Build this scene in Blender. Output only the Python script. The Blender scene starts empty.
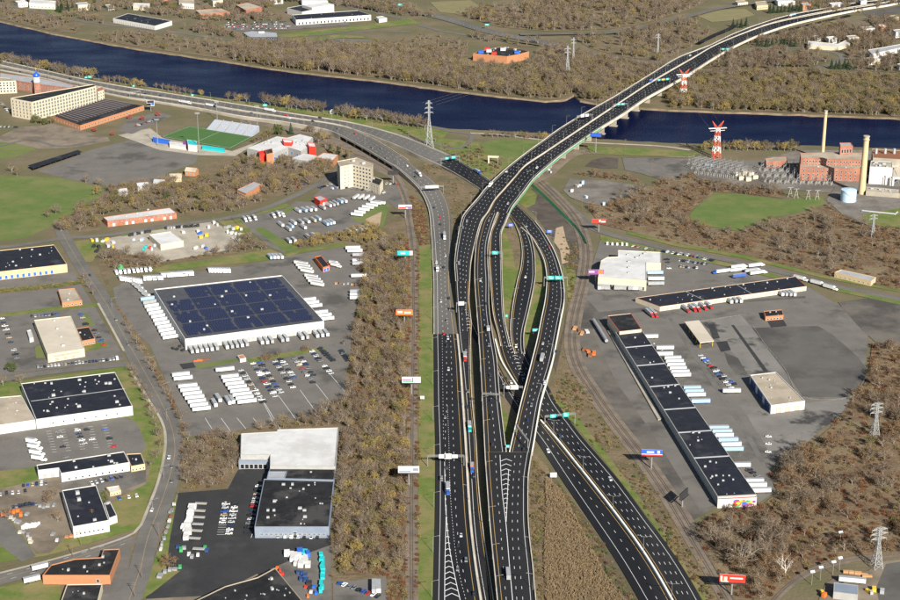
import bpy, bmesh, math, random
import numpy as np
from mathutils import Vector, Matrix

# ------------------------------------------------------------------ camera
scn = bpy.context.scene
COL = scn.collection
CAM_H, CAM_PITCH, CAM_F = 503.0, math.radians(19.97), 1623.0     # F in pixels of a 900 px wide frame
cam_d = bpy.data.cameras.new('camera'); cam = bpy.data.objects.new('camera', cam_d); COL.objects.link(cam)
cam.location = (0, 0, CAM_H); cam.rotation_euler = (math.pi/2 - CAM_PITCH, 0, 0)
cam_d.sensor_width = 36.0; cam_d.lens = CAM_F/900*36; cam_d.clip_start = 1.0; cam_d.clip_end = 30000
scn.camera = cam
# ------------------------------------------------------------------ sky and sun
SUN_AZ = (0.40, -0.917)            # horizontal direction towards the sun
SUN_EL = math.radians(30)
world = bpy.data.worlds.new('World'); scn.world = world; world.use_nodes = True
wn = world.node_tree.nodes; wl = world.node_tree.links
sky = wn.new('ShaderNodeTexSky'); sky.sky_type = 'NISHITA'; sky.sun_disc = False
sky.sun_elevation = SUN_EL; sky.sun_rotation = math.atan2(SUN_AZ[0], SUN_AZ[1])
sky.air_density = 1.0; sky.dust_density = 0.6; sky.altitude = 0
wl.new(sky.outputs[0], wn['Background'].inputs[0]); wn['Background'].inputs[1].default_value = 0.05
sun_d = bpy.data.lights.new('sun', 'SUN'); sun_d.energy = 5.0; sun_d.angle = math.radians(0.53); sun_d.color = (1.0, 0.94, 0.84)
sun = bpy.data.objects.new('sun', sun_d); COL.objects.link(sun)
sv = Vector((SUN_AZ[0]*math.cos(SUN_EL), SUN_AZ[1]*math.cos(SUN_EL), math.sin(SUN_EL)))
sun.rotation_euler = sv.to_track_quat('Z', 'Y').to_euler(); sun.location = (0, 0, 900)
vs = scn.view_settings; vs.view_transform = 'Standard'; vs.look = 'None'; vs.gamma = 1.0; vs.use_curve_mapping = False
vs.exposure = 0.9
scn.cycles.max_bounces = 5; scn.cycles.diffuse_bounces = 2; scn.cycles.glossy_bounces = 2; scn.cycles.transparent_max_bounces = 4
scn.cycles.use_denoising = False

random.seed(7); RNG = np.random.default_rng(11)
# ------------------------------------------------------------------ pixel -> place
_F = Vector((0, math.cos(CAM_PITCH), -math.sin(CAM_PITCH))); _U = Vector((0, math.sin(CAM_PITCH), math.cos(CAM_PITCH)))
def P(px, py, z=0.0):
    d = _F + Vector((1, 0, 0))*((px-450)/CAM_F) - _U*((py-300)/CAM_F)
    t = (z-CAM_H)/d.z
    return Vector((d.x*t, d.y*t, z))
def PA(pts, z=0.0): return [P(x, y, z) for x, y in pts]
def mpp(py): return CAM_H/((py+289.7)*math.cos(CAM_PITCH))      # metres per pixel across, on the ground

# ------------------------------------------------------------------ materials
MAT = {}
def _nn(nt, t, **kw):
    n = nt.nodes.new(t)
    for k, v in kw.items(): setattr(n, k, v)
    return n
def rgb(c): return (c[0], c[1], c[2], 1.0)
def M(name, c, c2=None, scale=0.2, c3=None, scale3=None, rough=0.85, metal=0.0, spec=0.3, bump=0.0, bscale=None, rnd=None, lo=0.35, hi=0.65, detail=6.0,
      lo3=0.45, hi3=0.62, coat=0.0, stretch=None, objco=False):
    """procedural surface: base colour, patches of a second colour, larger patches of a third"""
    if name in MAT: return MAT[name]
    m = bpy.data.materials.new(name); m.use_nodes = True; nt = m.node_tree; L = nt.links
    b = nt.nodes['Principled BSDF']; b.inputs['Roughness'].default_value = rough; b.inputs['Metallic'].default_value = metal
    b.inputs['Specular IOR Level'].default_value = spec; b.inputs['Base Color'].default_value = rgb(c)
    if coat: b.inputs['Coat Weight'].default_value = coat
    src = None; vec = None
    if c2 or bump:
        if objco: vec = _nn(nt, 'ShaderNodeTexCoord').outputs['Object']
        else: vec = _nn(nt, 'ShaderNodeNewGeometry').outputs['Position']
        if stretch:
            mp = _nn(nt, 'ShaderNodeMapping'); mp.inputs['Rotation'].default_value = (0, 0, stretch[0]); mp.inputs['Scale'].default_value = (stretch[1], stretch[2], 1)
            L.new(vec, mp.inputs[0]); vec = mp.outputs[0]
    def layer(prev, col, sc, lo, hi, det):
        n = _nn(nt, 'ShaderNodeTexNoise'); n.inputs['Scale'].default_value = sc; n.inputs['Detail'].default_value = det; n.inputs['Roughness'].default_value = 0.62
        L.new(vec, n.inputs['Vector'])
        r = _nn(nt, 'ShaderNodeMapRange'); r.inputs[1].default_value = lo; r.inputs[2].default_value = hi; L.new(n.outputs['Fac'], r.inputs[0])
        x = _nn(nt, 'ShaderNodeMix', data_type='RGBA'); L.new(r.outputs[0], x.inputs['Factor'])
        if prev is None: x.inputs['A'].default_value = rgb(c)
        else: L.new(prev, x.inputs['A'])
        x.inputs['B'].default_value = rgb(col); return x.outputs['Result']
    if c2: src = layer(None, c2, scale, lo, hi, detail)
    if c3: src = layer(src, c3, scale3 or scale*0.12, lo3, hi3, 5.0)
    if rnd:      # per-object tint: list of colours
        oi = _nn(nt, 'ShaderNodeObjectInfo'); cr = _nn(nt, 'ShaderNodeValToRGB'); cr.color_ramp.interpolation = 'LINEAR'
        e = cr.color_ramp.elements
        while len(e) < len(rnd): e.new(0.5)
        for i, cc in enumerate(rnd): e[i].position = i/(len(rnd)-1); e[i].color = rgb(cc)
        L.new(oi.outputs['Random'], cr.inputs[0])
        if src is not None:
            x = _nn(nt, 'ShaderNodeMix', data_type='RGBA', blend_type='MULTIPLY'); x.inputs['Factor'].default_value = 1.0
            L.new(cr.outputs[0], x.inputs['A']); L.new(src, x.inputs['B']); src = x.outputs['Result']
        else: src = cr.outputs[0]
    if src is not None: L.new(src, b.inputs['Base Color'])
    if bump:
        n = _nn(nt, 'ShaderNodeTexNoise'); n.inputs['Scale'].default_value = bscale or scale*3; n.inputs['Detail'].default_value = 4
        L.new(vec, n.inputs['Vector']); bp = _nn(nt, 'ShaderNodeBump'); bp.inputs['Strength'].default_value = 1.0; bp.inputs['Distance'].default_value = bump
        L.new(n.outputs['Fac'], bp.inputs['Height']); L.new(bp.outputs[0], b.inputs['Normal'])
    MAT[name] = m; return m

M('asphalt_new', (.017,.018,.021), (.030,.030,.032), .08, (.012,.013,.016), .02, rough=.9, spec=.12, stretch=(0,1,.08))
M('asphalt_worn', (.108,.102,.093), (.128,.121,.111), .06, (.092,.088,.081), .015, rough=.9, stretch=(0,1,.2))
M('asphalt_street', (.122,.115,.105), (.142,.134,.122), .15, (.104,.098,.090), .03, rough=.9)
M('asphalt_lot', (.120,.112,.101), (.148,.138,.123), .05, (.074,.070,.064), .022, rough=.92, detail=10, lo3=.54, hi3=.66)
M('asphalt_dark', (.026,.026,.028), (.036,.036,.037), .05, (.060,.058,.055), .022, rough=.85, lo3=.56, hi3=.75)
M('asphalt_patchy', (.14,.134,.124), (.185,.175,.16), .04, (.045,.044,.043), .03, rough=.95, lo3=.52, hi3=.60, detail=9)
M('concrete', (.50,.455,.38), (.58,.53,.45), .25, (.42,.38,.315), .05, rough=.9)
M('concrete_white', (.70,.68,.60), (.78,.76,.69), .3, rough=.85)
M('concrete_pale', (.33,.295,.24), (.39,.35,.285), .1, (.27,.245,.20), .04, rough=.92)
M('grass', (.082,.128,.022), (.122,.150,.036), .12, (.185,.158,.066), .03, rough=.95, detail=9, bump=.15, bscale=.8)
M('grass_rich', (.080,.124,.028), (.104,.142,.036), .06, (.140,.150,.052), .02, rough=.95, detail=9)
M('turf', (.050,.120,.030), (.060,.130,.036), .05, rough=.9)
M('brush', (.130,.098,.060), (.175,.132,.080), .12, (.105,.088,.046), .04, rough=1, detail=10, bump=.6, bscale=.5)
M('brush_dark', (.085,.062,.040), (.130,.100,.062), .15, (.075,.075,.035), .03, rough=1, detail=10, bump=.6, bscale=.5)
M('ground', (.118,.092,.056), (.098,.104,.042), .05, (.150,.120,.075), .012, rough=1, detail=10, bump=.4, bscale=.4)
M('reed', (.19,.138,.08), (.24,.175,.105), .35, (.155,.112,.065), .05, rough=1, detail=10, bump=1.2, bscale=.9)
M('dirt', (.17,.14,.105), (.22,.18,.135), .09, (.12,.098,.075), .03, rough=1, detail=9)
M('dirt_dark', (.055,.045,.036), (.075,.062,.05), .1, (.10,.085,.068), .03, rough=1, detail=9)
M('dirt_tan', (.33,.245,.16), (.38,.29,.195), .12, rough=1)
M('gravel', (.155,.125,.095), (.195,.160,.125), .3, (.12,.10,.08), .06, rough=1, detail=9)
M('bank', (.25,.185,.12), (.12,.09,.055), .06, rough=1)
M('paint_white', (.72,.72,.70), rough=.7); M('paint_yellow', (.62,.40,.12), (.5,.33,.12), .2, rough=.7)
M('track_rail', (.16,.12,.10), rough=.6, metal=.4)
def water_mat():
    m = bpy.data.materials.new('river_water'); m.use_nodes = True; nt = m.node_tree; L = nt.links; b = nt.nodes['Principled BSDF']
    b.inputs['Base Color'].default_value = (.0028,.0060,.028,1); b.inputs['Roughness'].default_value = .22; b.inputs['IOR'].default_value = 1.33
    b.inputs['Specular IOR Level'].default_value = .05
    g = _nn(nt, 'ShaderNodeNewGeometry'); mp = _nn(nt, 'ShaderNodeMapping'); mp.inputs['Rotation'].default_value = (0, 0, .5); mp.inputs['Scale'].default_value = (1, 2.2, 1)
    L.new(g.outputs['Position'], mp.inputs[0])
    n = _nn(nt, 'ShaderNodeTexNoise'); n.inputs['Scale'].default_value = .06; n.inputs['Detail'].default_value = 3; L.new(mp.outputs[0], n.inputs['Vector'])
    bp = _nn(nt, 'ShaderNodeBump'); bp.inputs['Distance'].default_value = .2; L.new(n.outputs['Fac'], bp.inputs['Height']); L.new(bp.outputs[0], b.inputs['Normal'])
    n2 = _nn(nt, 'ShaderNodeTexNoise'); n2.inputs['Scale'].default_value = .008; n2.inputs['Detail'].default_value = 5; L.new(mp.outputs[0], n2.inputs['Vector'])
    r = _nn(nt, 'ShaderNodeMapRange'); r.inputs[1].default_value = .35; r.inputs[2].default_value = .7; r.inputs[3].default_value = .25; r.inputs[4].default_value = .45
    L.new(n2.outputs['Fac'], r.inputs[0]); L.new(r.outputs[0], b.inputs['Roughness'])
    MAT['water'] = m
water_mat()

# ------------------------------------------------------------------ mesh building
class MB:
    """collects faces with material slots; build() links ONE mesh object"""
    def __init__(s): s.v = []; s.f = []; s.m = []
    def face(s, pts, m=0):
        i = len(s.v); s.v += [tuple(p) for p in pts]; s.f.append(tuple(range(i, i+len(pts)))); s.m.append(m); return s
    def prism(s, poly, z0, z1, ms=0, mt=None, bottom=False):
        """poly: list of xy, counter-clockwise or not; z0,z1 numbers"""
        a = sum(poly[i][0]*poly[(i+1) % len(poly)][1]-poly[(i+1) % len(poly)][0]*poly[i][1] for i in range(len(poly)))
        if a < 0: poly = poly[::-1]
        n = len(poly); i = len(s.v)
        s.v += [(p[0], p[1], z0) for p in poly] + [(p[0], p[1], z1) for p in poly]
        for k in range(n):
            s.f.append((i+k, i+(k+1) % n, i+n+(k+1) % n, i+n+k)); s.m.append(ms)
        s.f.append(tuple(i+n+k for k in range(n))); s.m.append(ms if mt is None else mt)
        if bottom: s.f.append(tuple(i+k for k in reversed(range(n)))); s.m.append(ms)
        return s
    def box(s, x0, x1, y0, y1, z0, z1, m=0, mt=None):
        return s.prism([(x0, y0), (x1, y0), (x1, y1), (x0, y1)], z0, z1, m, mt, True)
    def bar(s, a, b, w, h=None, m=0):
        """square bar from a to b"""
        a = Vector(a); b = Vector(b); d = (b-a)
        if d.length < 1e-6: return s
        d.normalize(); up = Vector((0, 0, 1)) if abs(d.z) < .95 else Vector((1, 0, 0))
        x = d.cross(up).normalized()*(w/2); y = x.cross(d).normalized()*((h or w)/2)
        c = [a-x-y, a+x-y, a+x+y, a-x+y, b-x-y, b+x-y, b+x+y, b-x+y]; i = len(s.v); s.v += [tuple(p) for p in c]
        for f in ((0,1,5,4), (1,2,6,5), (2,3,7,6), (3,0,4,7), (3,2,1,0), (4,5,6,7)): s.f.append(tuple(i+k for k in f)); s.m.append(m)
        return s
    def cone(s, a, b, r0, r1, n=10, m=0, cap=True):
        a = Vector(a); b = Vector(b); d = (b-a).normalized(); up = Vector((0, 0, 1)) if abs(d.z) < .95 else Vector((1, 0, 0))
        x = d.cross(up).normalized(); y = x.cross(d); i = len(s.v)
        for p, r in ((a, r0), (b, r1)):
            for k in range(n):
                t = 2*math.pi*k/n; s.v.append(tuple(p+x*(r*math.cos(t))+y*(r*math.sin(t))))
        for k in range(n): s.f.append((i+k, i+(k+1) % n, i+n+(k+1) % n, i+n+k)); s.m.append(m)
        if cap: s.f.append(tuple(i+n+k for k in range(n))); s.m.append(m); s.f.append(tuple(i+k for k in reversed(range(n)))); s.m.append(m)
        return s
    def mesh(s, name, mats):
        me = bpy.data.meshes.new(name); me.from_pydata(s.v, [], s.f)
        for m in mats: me.materials.append(MAT[m] if isinstance(m, str) else m)
        if len(mats) > 1: me.polygons.foreach_set('material_index', s.m)
        me.update(); return me
    def build(s, name, mats, parent=None, loc=None, **tags):
        return link(name, s.mesh(name, mats if isinstance(mats, (list, tuple)) else [mats]), parent, loc, **tags)
def link(name, me, parent=None, loc=None, rz=0.0, scale=None, **tags):
    o = bpy.data.objects.new(name, me); COL.objects.link(o)
    if parent is not None: o.parent = parent
    if loc is not None: o.location = loc
    if rz: o.rotation_euler = (0, 0, rz)
    if scale is not None: o.scale = scale
    for k, v in tags.items(): o[k] = v
    return o
def thing(name, label, cat, loc=(0, 0, 0), rz=0.0, group=None):
    o = link(name, None, None, loc, rz, label=label, category=cat)
    if group: o['group'] = group
    return o
ORD = ['first','second','third','fourth','fifth','sixth','seventh','eighth','ninth','tenth','eleventh','twelfth','thirteenth','fourteenth','fifteenth',
       'sixteenth','seventeenth','eighteenth','nineteenth','twentieth','twenty-first','twenty-second','twenty-third','twenty-fourth','twenty-fifth','twenty-sixth',
       'twenty-seventh','twenty-eighth','twenty-ninth','thirtieth'] + ['%d-th' % i for i in range(31, 99)]
_layer = [0.02]
def sheet(name, px, mat, z=None, **tags):
    """a flat piece of the setting drawn over the ground from its outline"""
    _layer[0] += 0.004; zz = _layer[0] if z is None else z
    mb = MB(); pts = PA(px, zz); a = sum(pts[i].x*pts[(i+1) % len(pts)].y-pts[(i+1) % len(pts)].x*pts[i].y for i in range(len(pts)))
    mb.face(pts if a > 0 else pts[::-1])
    tags.setdefault('kind', 'structure'); return mb.build(name, mat, None, **tags)
def catmull(pts, step):
    """pts: (n,k) array, first 3 columns decide the spacing"""
    pts = np.array(pts, float); out = []; n = len(pts)
    for i in range(n-1):
        p0 = pts[max(i-1, 0)]; p1 = pts[i]; p2 = pts[i+1]; p3 = pts[min(i+2, n-1)]
        if i == 0: p0 = 2*p1-p2
        if i == n-2: p3 = 2*p2-p1
        m = max(1, int(round(np.linalg.norm(p2[:3]-p1[:3])/step)))
        t = (np.arange(m)/m)[:, None]
        out.append(.5*((2*p1)+(-p0+p2)*t+(2*p0-5*p1+4*p2-p3)*t*t+(-p0+3*p1-3*p2+p3)*t**3))
    return np.vstack(out+[pts[-1:]])
# ------------------------------------------------------------------ ground, river
FAR = [(-900,-120),(-400,-45),(-150,-8),(0,21),(50,32.5),(95,41),(140,49),(225,61),(275,69),(325,75),(375,80),(412,85),(450,90.3),(500,96),(545,101),(566,99.5),(574,95),(580,100.5),(600,104),(637,107.5),(675,110),(750,112.5),(825,115),(900,118),(1100,124),(1500,135),(1900,150)]
NEAR = [(-900,-70),(-400,-5),(-150,33),(0,59),(50,69),(100,78.5),(140,86),(225,98.5),(275,105),(325,110),(375,116),(412,122),(450,128.5),(500,131),(545,133.2),(566,134),(574,135),(580,136),(600,139),(637,141),(675,143),(750,144.5),(825,146),(900,148.5),(1100,154),(1500,166),(1900,182)]
def build_ground():
    xs = np.unique(np.concatenate([np.linspace(-900, 1900, 281), np.array([p[0] for p in FAR], float)]))
    fy = np.interp(xs, [p[0] for p in FAR], [p[1] for p in FAR]); ny = np.interp(xs, [p[0] for p in NEAR], [p[1] for p in NEAR])
    rr = random.Random(3); mb = MB(); rows = []
    wat = []
    for i, x in enumerate(xs):
        n = P(x, ny[i]+rr.uniform(-.35, .35)); f = P(x, fy[i]+rr.uniform(-.3, .3)); d = (f-n).normalized()
        n2 = n+d*(4+rr.random()*4); n2.z = -2.7; n3 = n+d*16; n3.z = -5; f2 = f-d*(5+rr.random()*5); f2.z = -2.7; f3 = f-d*20; f3.z = -5
        rows.append([Vector((n.x*.8, -600, 0)), Vector((n.x*.9, n.y*.45, 0)), n, n2, n3, f3, f2, f, Vector((f.x*1.2, f.y*1.1+150, 0)), Vector((f.x*1.6, max(f.y*1.2+400, 6200), 0))])
        a = n+d*1.0; a.z = -1.6; b = f-d*1.0; b.z = -1.6; wat.append((a, b))
    k = len(rows[0]); mb.v = [tuple(p) for r in rows for p in r]
    for i in range(len(rows)-1):
        for j in range(k-1):
            mb.f.append((i*k+j, (i+1)*k+j, (i+1)*k+j+1, i*k+j+1)); mb.m.append(1 if j in (2, 3, 4, 5, 6) else 0)
    mb.build('ground', ['ground', 'bank'], kind='structure', label='brown and olive open ground with sandy river banks')
    w = MB(); w.v = [tuple(p) for ab in wat for p in ab]
    for i in range(len(wat)-1): w.f.append((2*i, 2*i+2, 2*i+3, 2*i+1)); w.m.append(0)
    w.build('river_water', 'water', kind='structure', label='dark blue river crossing the top of the view')
build_ground()

# ------------------------------------------------------------------ roads
def road_line(secs, step=4.0):
    rows = []
    for xl, yl, xr, yr, z in secs:
        a = P(xl, yl, z); b = P(xr, yr, z); c = (a+b)/2; rows.append([*c, *a, *b])
    r = catmull(rows, step); return r[:, 3:6], r[:, 6:9]
def ribbon(mb, A, B, dz=0.0, m=0, i0=0, i1=None):
    i1 = len(A) if i1 is None else i1; s = len(mb.v)
    for i in range(i0, i1): mb.v.append((A[i][0], A[i][1], A[i][2]+dz)); mb.v.append((B[i][0], B[i][1], B[i][2]+dz))
    for i in range(i1-i0-1): mb.f.append((s+2*i, s+2*i+1, s+2*i+3, s+2*i+2)); mb.m.append(m)
def across(A, B):
    d = B-A; w = np.linalg.norm(d[:, :2], axis=1); return d/w[:, None], w
def mark(mb, A, B, off0, off1, width, m=0, dash=None, phase=0.0, dz=.03):
    """line following A (offset off in metres towards B); off arrays"""
    u, w = across(A, B); o = np.asarray(off0)*np.ones(len(A)); C = A+u*o[:, None]
    p = C-u*width/2; q = C+u*width/2
    if dash is None: ribbon(mb, p, q, dz, m); return
    seg = np.linalg.norm(np.diff(C[:, :2], axis=0), axis=1); s = np.concatenate([[0], np.cumsum(seg)]); per, ln = dash; t = phase
    while t+ln < s[-1]:
        e = [t, t+ln]
        pp = np.array([[np.interp(x, s, p[:, k]) for k in range(3)] for x in e]); qq = np.array([[np.interp(x, s, q[:, k]) for k in range(3)] for x in e])
        ribbon(mb, pp, qq, dz, m); t += per
def wall_along(mb, A, B, off, wid, h, down, m=0):
    """parapet on edge A, reaching inwards to B; down: depth below the deck"""
    u, w = across(A, B); a = A+u*off; b = A+u*(off+wid); n = len(A); s = len(mb.v)
    for i in range(n):
        for (p, z) in ((a, -down), (a, h), (b, h), (b, 0.0)): mb.v.append((p[i][0], p[i][1], p[i][2]+z))
    for i in range(n-1):
        for k in range(3): mb.f.append((s+4*i+k, s+4*i+k+1, s+4*i+5+k, s+4*i+4+k)); mb.m.append(m)
    for e in (0, n-1): mb.f.append(tuple(s+4*e+k for k in range(4))); mb.m.append(m)
ROADS = {}
def road(name, secs, mat='asphalt_new', lanes=0, sl=1.5, sr=1.5, lcol=1, rcol=0, label=None, cat=None, thick=0, par=(0, 0), parmat='concrete', edge=True,
         piers=None, pier_w=.62, fill=False, lw=.24, key=None, extra=(), step=4.0, wedge=None):
    A, B = road_line(secs, step); ROADS[key or name] = (A, B); u, w = across(A, B)
    if cat: root = thing(name, label, cat); par_ = root; nm = 'deck'
    else: root = None
    mb = MB(); ribbon(mb, A, B)
    if thick or fill:
        bot = lambda p: -.3 if fill else p[2]-thick
        n = len(A); s = len(mb.v)
        for i in range(n):
            mb.v += [tuple(A[i]), (A[i][0], A[i][1], bot(A[i])), (B[i][0], B[i][1], bot(B[i])), tuple(B[i])]
        for i in range(n-1):
            for k in range(3): mb.f.append((s+4*i+k, s+4*i+k+1, s+4*i+5+k, s+4*i+4+k)); mb.m.append(1)
        for e in (0, n-1): mb.f.append(tuple(s+4*e+k for k in range(4))); mb.m.append(1)
    if root is None:
        root = mb.build(name, [mat, 'concrete_pale'], kind='structure')
        if label: root['label'] = label
    else: mb.build('deck', [mat, 'concrete_pale'], root)
    for side, on in ((0, par[0]), (1, par[1])):
        if on:
            mb = MB(); wall_along(mb, A if side == 0 else B, B if side == 0 else A, -.02, .55, 1.0, on if on > 1 else .05); mb.build('parapet', parmat, root)
    mb = MB()
    if edge:
        mark(mb, A, B, sl, 0, lw, lcol); mark(mb, A, B, w-sr, 0, lw, rcol)
    if lanes > 1:
        for k in range(1, lanes): mark(mb, A, B, sl+(w-sl-sr)*k/lanes, 0, .26, 0, (12.2, 3.4), 2.0)
    for off, width, col, dash in extra: mark(mb, A, B, off if off >= 0 else w+off, 0, width, col, dash, 1.0)
    if mb.f: mb.build('lane_marking', ['paint_white', 'paint_yellow'], root, kind='stuff')
    if piers:
        C = (A+B)/2; s = np.concatenate([[0], np.cumsum(np.linalg.norm(np.diff(C[:, :2], axis=0), axis=1))])
        x = piers[0]
        while x < s[-1]-4 and (len(piers) < 3 or x < piers[2]):
            i = int(np.searchsorted(s, x)); c = C[i]; top = c[2]-thick-.02
            if top > 2.0:
                d = C[min(i+1, len(C)-1)]-C[max(i-1, 0)]; rz = math.atan2(d[1], d[0]); hw = w[i]*pier_w/2; pb = MB()
                zb = -6.0 if top > 10 else -.5
                pb.prism([(-1.1, -hw*.55), (1.1, -hw*.55), (1.1, hw*.55), (-1.1, hw*.55)], zb, top-2.4)
                i0 = len(pb.v); pb.v += [(-1.1, -hw*.55, top-2.4), (1.1, -hw*.55, top-2.4), (1.1, hw*.55, top-2.4), (-1.1, hw*.55, top-2.4), (-1.1, -hw*1.35, top), (1.1, -hw*1.35, top), (1.1, hw*1.35, top), (-1.1, hw*1.35, top)]
                for f in ((0,1,5,4), (1,2,6,5), (2,3,7,6), (3,0,4,7), (4,5,6,7)): pb.f.append(tuple(i0+k for k in f)); pb.m.append(0)
                if zb < -1: pb.box(-2.6, 2.6, -hw*.75, hw*.75, zb, -.4)
                o = pb.build('pier', 'concrete_pale', root, (c[0], c[1], 0)); o.rotation_euler = (0, 0, rz)
            x += piers[1]
    return root
def at_y(lst, ys):
    """lst of (y, xl, xr, z) -> sections with both edges on the same row"""
    return [(xl, y, xr, y, z) for y, xl, xr, z in lst]
def pol(px, t): return np.interp(t, [p[1] for p in px], [p[0] for p in px])
bL = [(892,-.5),(850,4.5),(791,15.5),(762,23.5),(733,34.3),(711,45),(678.7,58),(653,73.3),(613,98),(586.7,113),(560,129.3),(550.7,136),(526.7,153.3),(504,170.7),(486.7,188),(477,200)]
bM = [(897,.8),(853,7),(800,16.7),(773,23),(746.7,32),(713,46.5),(680,65.5),(653,81),(613,107),(580,129),(553,147),(524,166.7),(494.7,200)]
bR = [(905,1.5),(860,8.5),(805,19.5),(775,28),(752,37),(725,50),(697,68),(680,78.7),(653,93.3),(638.7,102),(620,115.3),(596,130),(580,141),(556,158),(534.7,177),(517,200)]
bys = [0.5,4,9,15.5,23.5,34,46,58,73,85,98,113,129,141,153,166,178,189,200]
bzs = [3,3.5,4,5,6,8,11,13,15,15.5,15.5,15.5,15,14.5,14,13,12.2,11.5,11]
W1 = []; E1 = []
for y, z in zip(bys, bzs):
    xl, xm, xr = pol(bL, y), pol(bM, y), pol(bR, y); k = .10
    W1.append((xl, y-k*(xm-xl)/2, xm-.3, y+k*(xm-xl)/2, z)); E1.append((xm+.4, y-k*(xr-xm)/2+.3, xr, y+k*(xr-xm)/2, z))
W2 = at_y([(213,465,487.5,10.3),(222,461,481,9.8),(242,457,475.3,9),(262,454.5,471.2,8),(281,455.5,470,6.6),(300,456.5,469.2,4.2),(313,457.2,470.5,2.6),(325,457.8,471.5,1.5)], 0)
road('river_bridge', W1+W2[:5], lanes=4, sl=2.2, sr=1.2, lcol=0, rcol=1, cat='bridge', label='far westbound half of the long bridge curving over the river', thick=2.6, par=(2.7, 1), piers=(30, 46), pier_w=.55, key='WB')
M('girder_green', (.10,.30,.17), rough=.6)
E2 = at_y([(207,490.8,512.5,10.6),(213,487.3,509.5,10.3)], 0)
road('river_bridge', E1+E2, lanes=4, sl=1.2, sr=3.2, lcol=1, rcol=0, cat='bridge', label='near eastbound half of the long bridge curving over the river', thick=2.6, par=(1, 2.7), piers=(30, 46), pier_w=.55, key='EB')
def girder():
    A, B = ROADS['EB']; k = int(len(A)*.76); A, B = A[k:], B[k:]; mb = MB(); wall_along(mb, B, A, -.12, .05, -.9, 2.3); mb.build('girder', 'girder_green', [o for o in COL.objects if o.get('label', '').startswith('near eastbound')][0])
girder()
# collector that comes down from the bridge and runs beside the main line to the bottom of the view
G = at_y([(281,455.5,470,6.6),(300,456.5,469.2,4.2),(313,457.2,470.5,2.6),(325,457.8,471.5,1.5),(338,459,471,.75),(360,461.5,470.5,.5),(400,465,472.3,.5),(440,467.5,476.2,.5),(480,469.7,478.3,.5),(520,472,482,.5),(560,476.5,487.7,.5),(602,483.6,494,.5)], 0)
road('collector_road', G, lanes=1, sl=1.5, sr=1.5, lcol=0, rcol=1, thick=.6, par=(0, 1), key='G', fill=True)
A_ = at_y([(213,487.3,497.5,10.3),(222,481.8,494.2,9.8),(242,476.5,488.6,9),(262,474.6,488,8.2),(281,474.5,489,7.6),(307,476.3,489.3,7.4),(333,478.3,492.5,7.4),(360,480,497,7.4),(393,481.8,499.6,7.2),(440,484,505,6.6),(452,484.6,506.5,6.34)], 0)
road('viaduct', A_, lanes=2, sl=3.2, sr=2.8, cat='viaduct', label='straight dark viaduct rising beside the main line, left of the forked ramps', thick=1.8, par=(1.9, 1.9), piers=(18, 28), key='A')
C_ = at_y([(213,498,509.5,10.3),(222,495,506,9.7),(233,490.6,501.6,9),(250,489.2,501.8,8),(262,489,502,7.4),(281,490.3,502.5,6.2),(307,492.2,503.6,3.8),(320,494.2,504.8,2.4),(333,497.7,507.5,1.3),(346,500.5,510.5,.6)], 0)
road('ramp', C_, lanes=2, sl=1.5, sr=1.5, thick=1.5, par=(1.6, 1.6), cat='ramp', label='narrow ramp splitting from the bridge beside the viaduct', piers=(20, 26), key='C')
U_ = [(0,65,2.5,61.3,3.5),(40,73.5,43,70,3.5),(80,82.8,83.5,79.2,3.5),(120,91,124,86.6,3.5),(160,97.3,164.5,92.8,3.5),(200,103.7,205,99.2,4),(240,110.2,245.5,105.6,5),(285,117,291,113.4,5.5),(325,122.8,331,119.3,6),(350,128.5,357,124,6),(375,137,383,130.5,6),(400,147,407,138,5),(420,156.5,428,146.5,4),(441,166,448,155,2.5),(460,176.5,467.5,166,1.2),(480,189.5,488,179.5,.5),(498,203.5,505,194,.4),(511,216,519,206.5,.4)]
road('highway', U_, mat='asphalt_worn', lanes=4, sl=2.0, sr=2.0, lcol=1, rcol=0, fill=True, par=(1, 1), key='U', label='upper carriageway of the highway along the river bank')
U2 = [(441,166,448,155,2.54),(460,176.5,467.5,166,1.24),(480,189.5,488,179.5,.54),(498,203.5,505,194,.44),(511,216,519,206.5,.44),(523,230,537,223.5,.7)]
road('highway', U2, lanes=4, sl=2.0, sr=2.0, lcol=1, rcol=0, key='U2', label='dark highway passing under the curved bridge')
B_ = [(521,228,535,221.5,.8),(531,237,544,233.3,1.2)] + at_y([(247,537.5,552.3,1.8),(258,543,557.3,2.5),(268,545.5,560.5,3.2),(281,546.7,563.5,4.4),(300,545,564.5,6.6),(320,541,560.8,8.4),(340,537,557,9.2),(360,532,553,9.4),(380,526.8,547.3,9.2),(400,521.5,541.5,8.8),(420,516.7,537.8,8),(440,512,534.5,7.1),(452,509.3,532.3,6.36)], 0)
road('ramp', B_, lanes=3, sl=2.2, sr=3.0, cat='ramp', label='wide ramp curving over the crossing roads on a side wall coloured sunlit white', thick=2.0, par=(2.1, 3.2), piers=(95, 30), key='B', parmat='concrete_white')  # white parapet concrete paints in sunlight falling on the ramp side
D_ = [(510,217,520,223,.5),(515,225,524.5,226.5,.5)] + at_y([(238,520,531,.7),(253,522,534.6,.9),(268,520.7,535.5,1),(281,517.3,535,1),(307,512.4,530,1),(330.5,510.4,524.6,.9),(345,512,524,.7),(354,514.5,525,.5)], 0)
road('ramp_road', D_, lanes=2, sl=1.8, sr=2.6, key='D', label='inner loop ramp on the ground between the viaduct and the wide ramp', fill=True, par=(1, 1))
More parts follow.
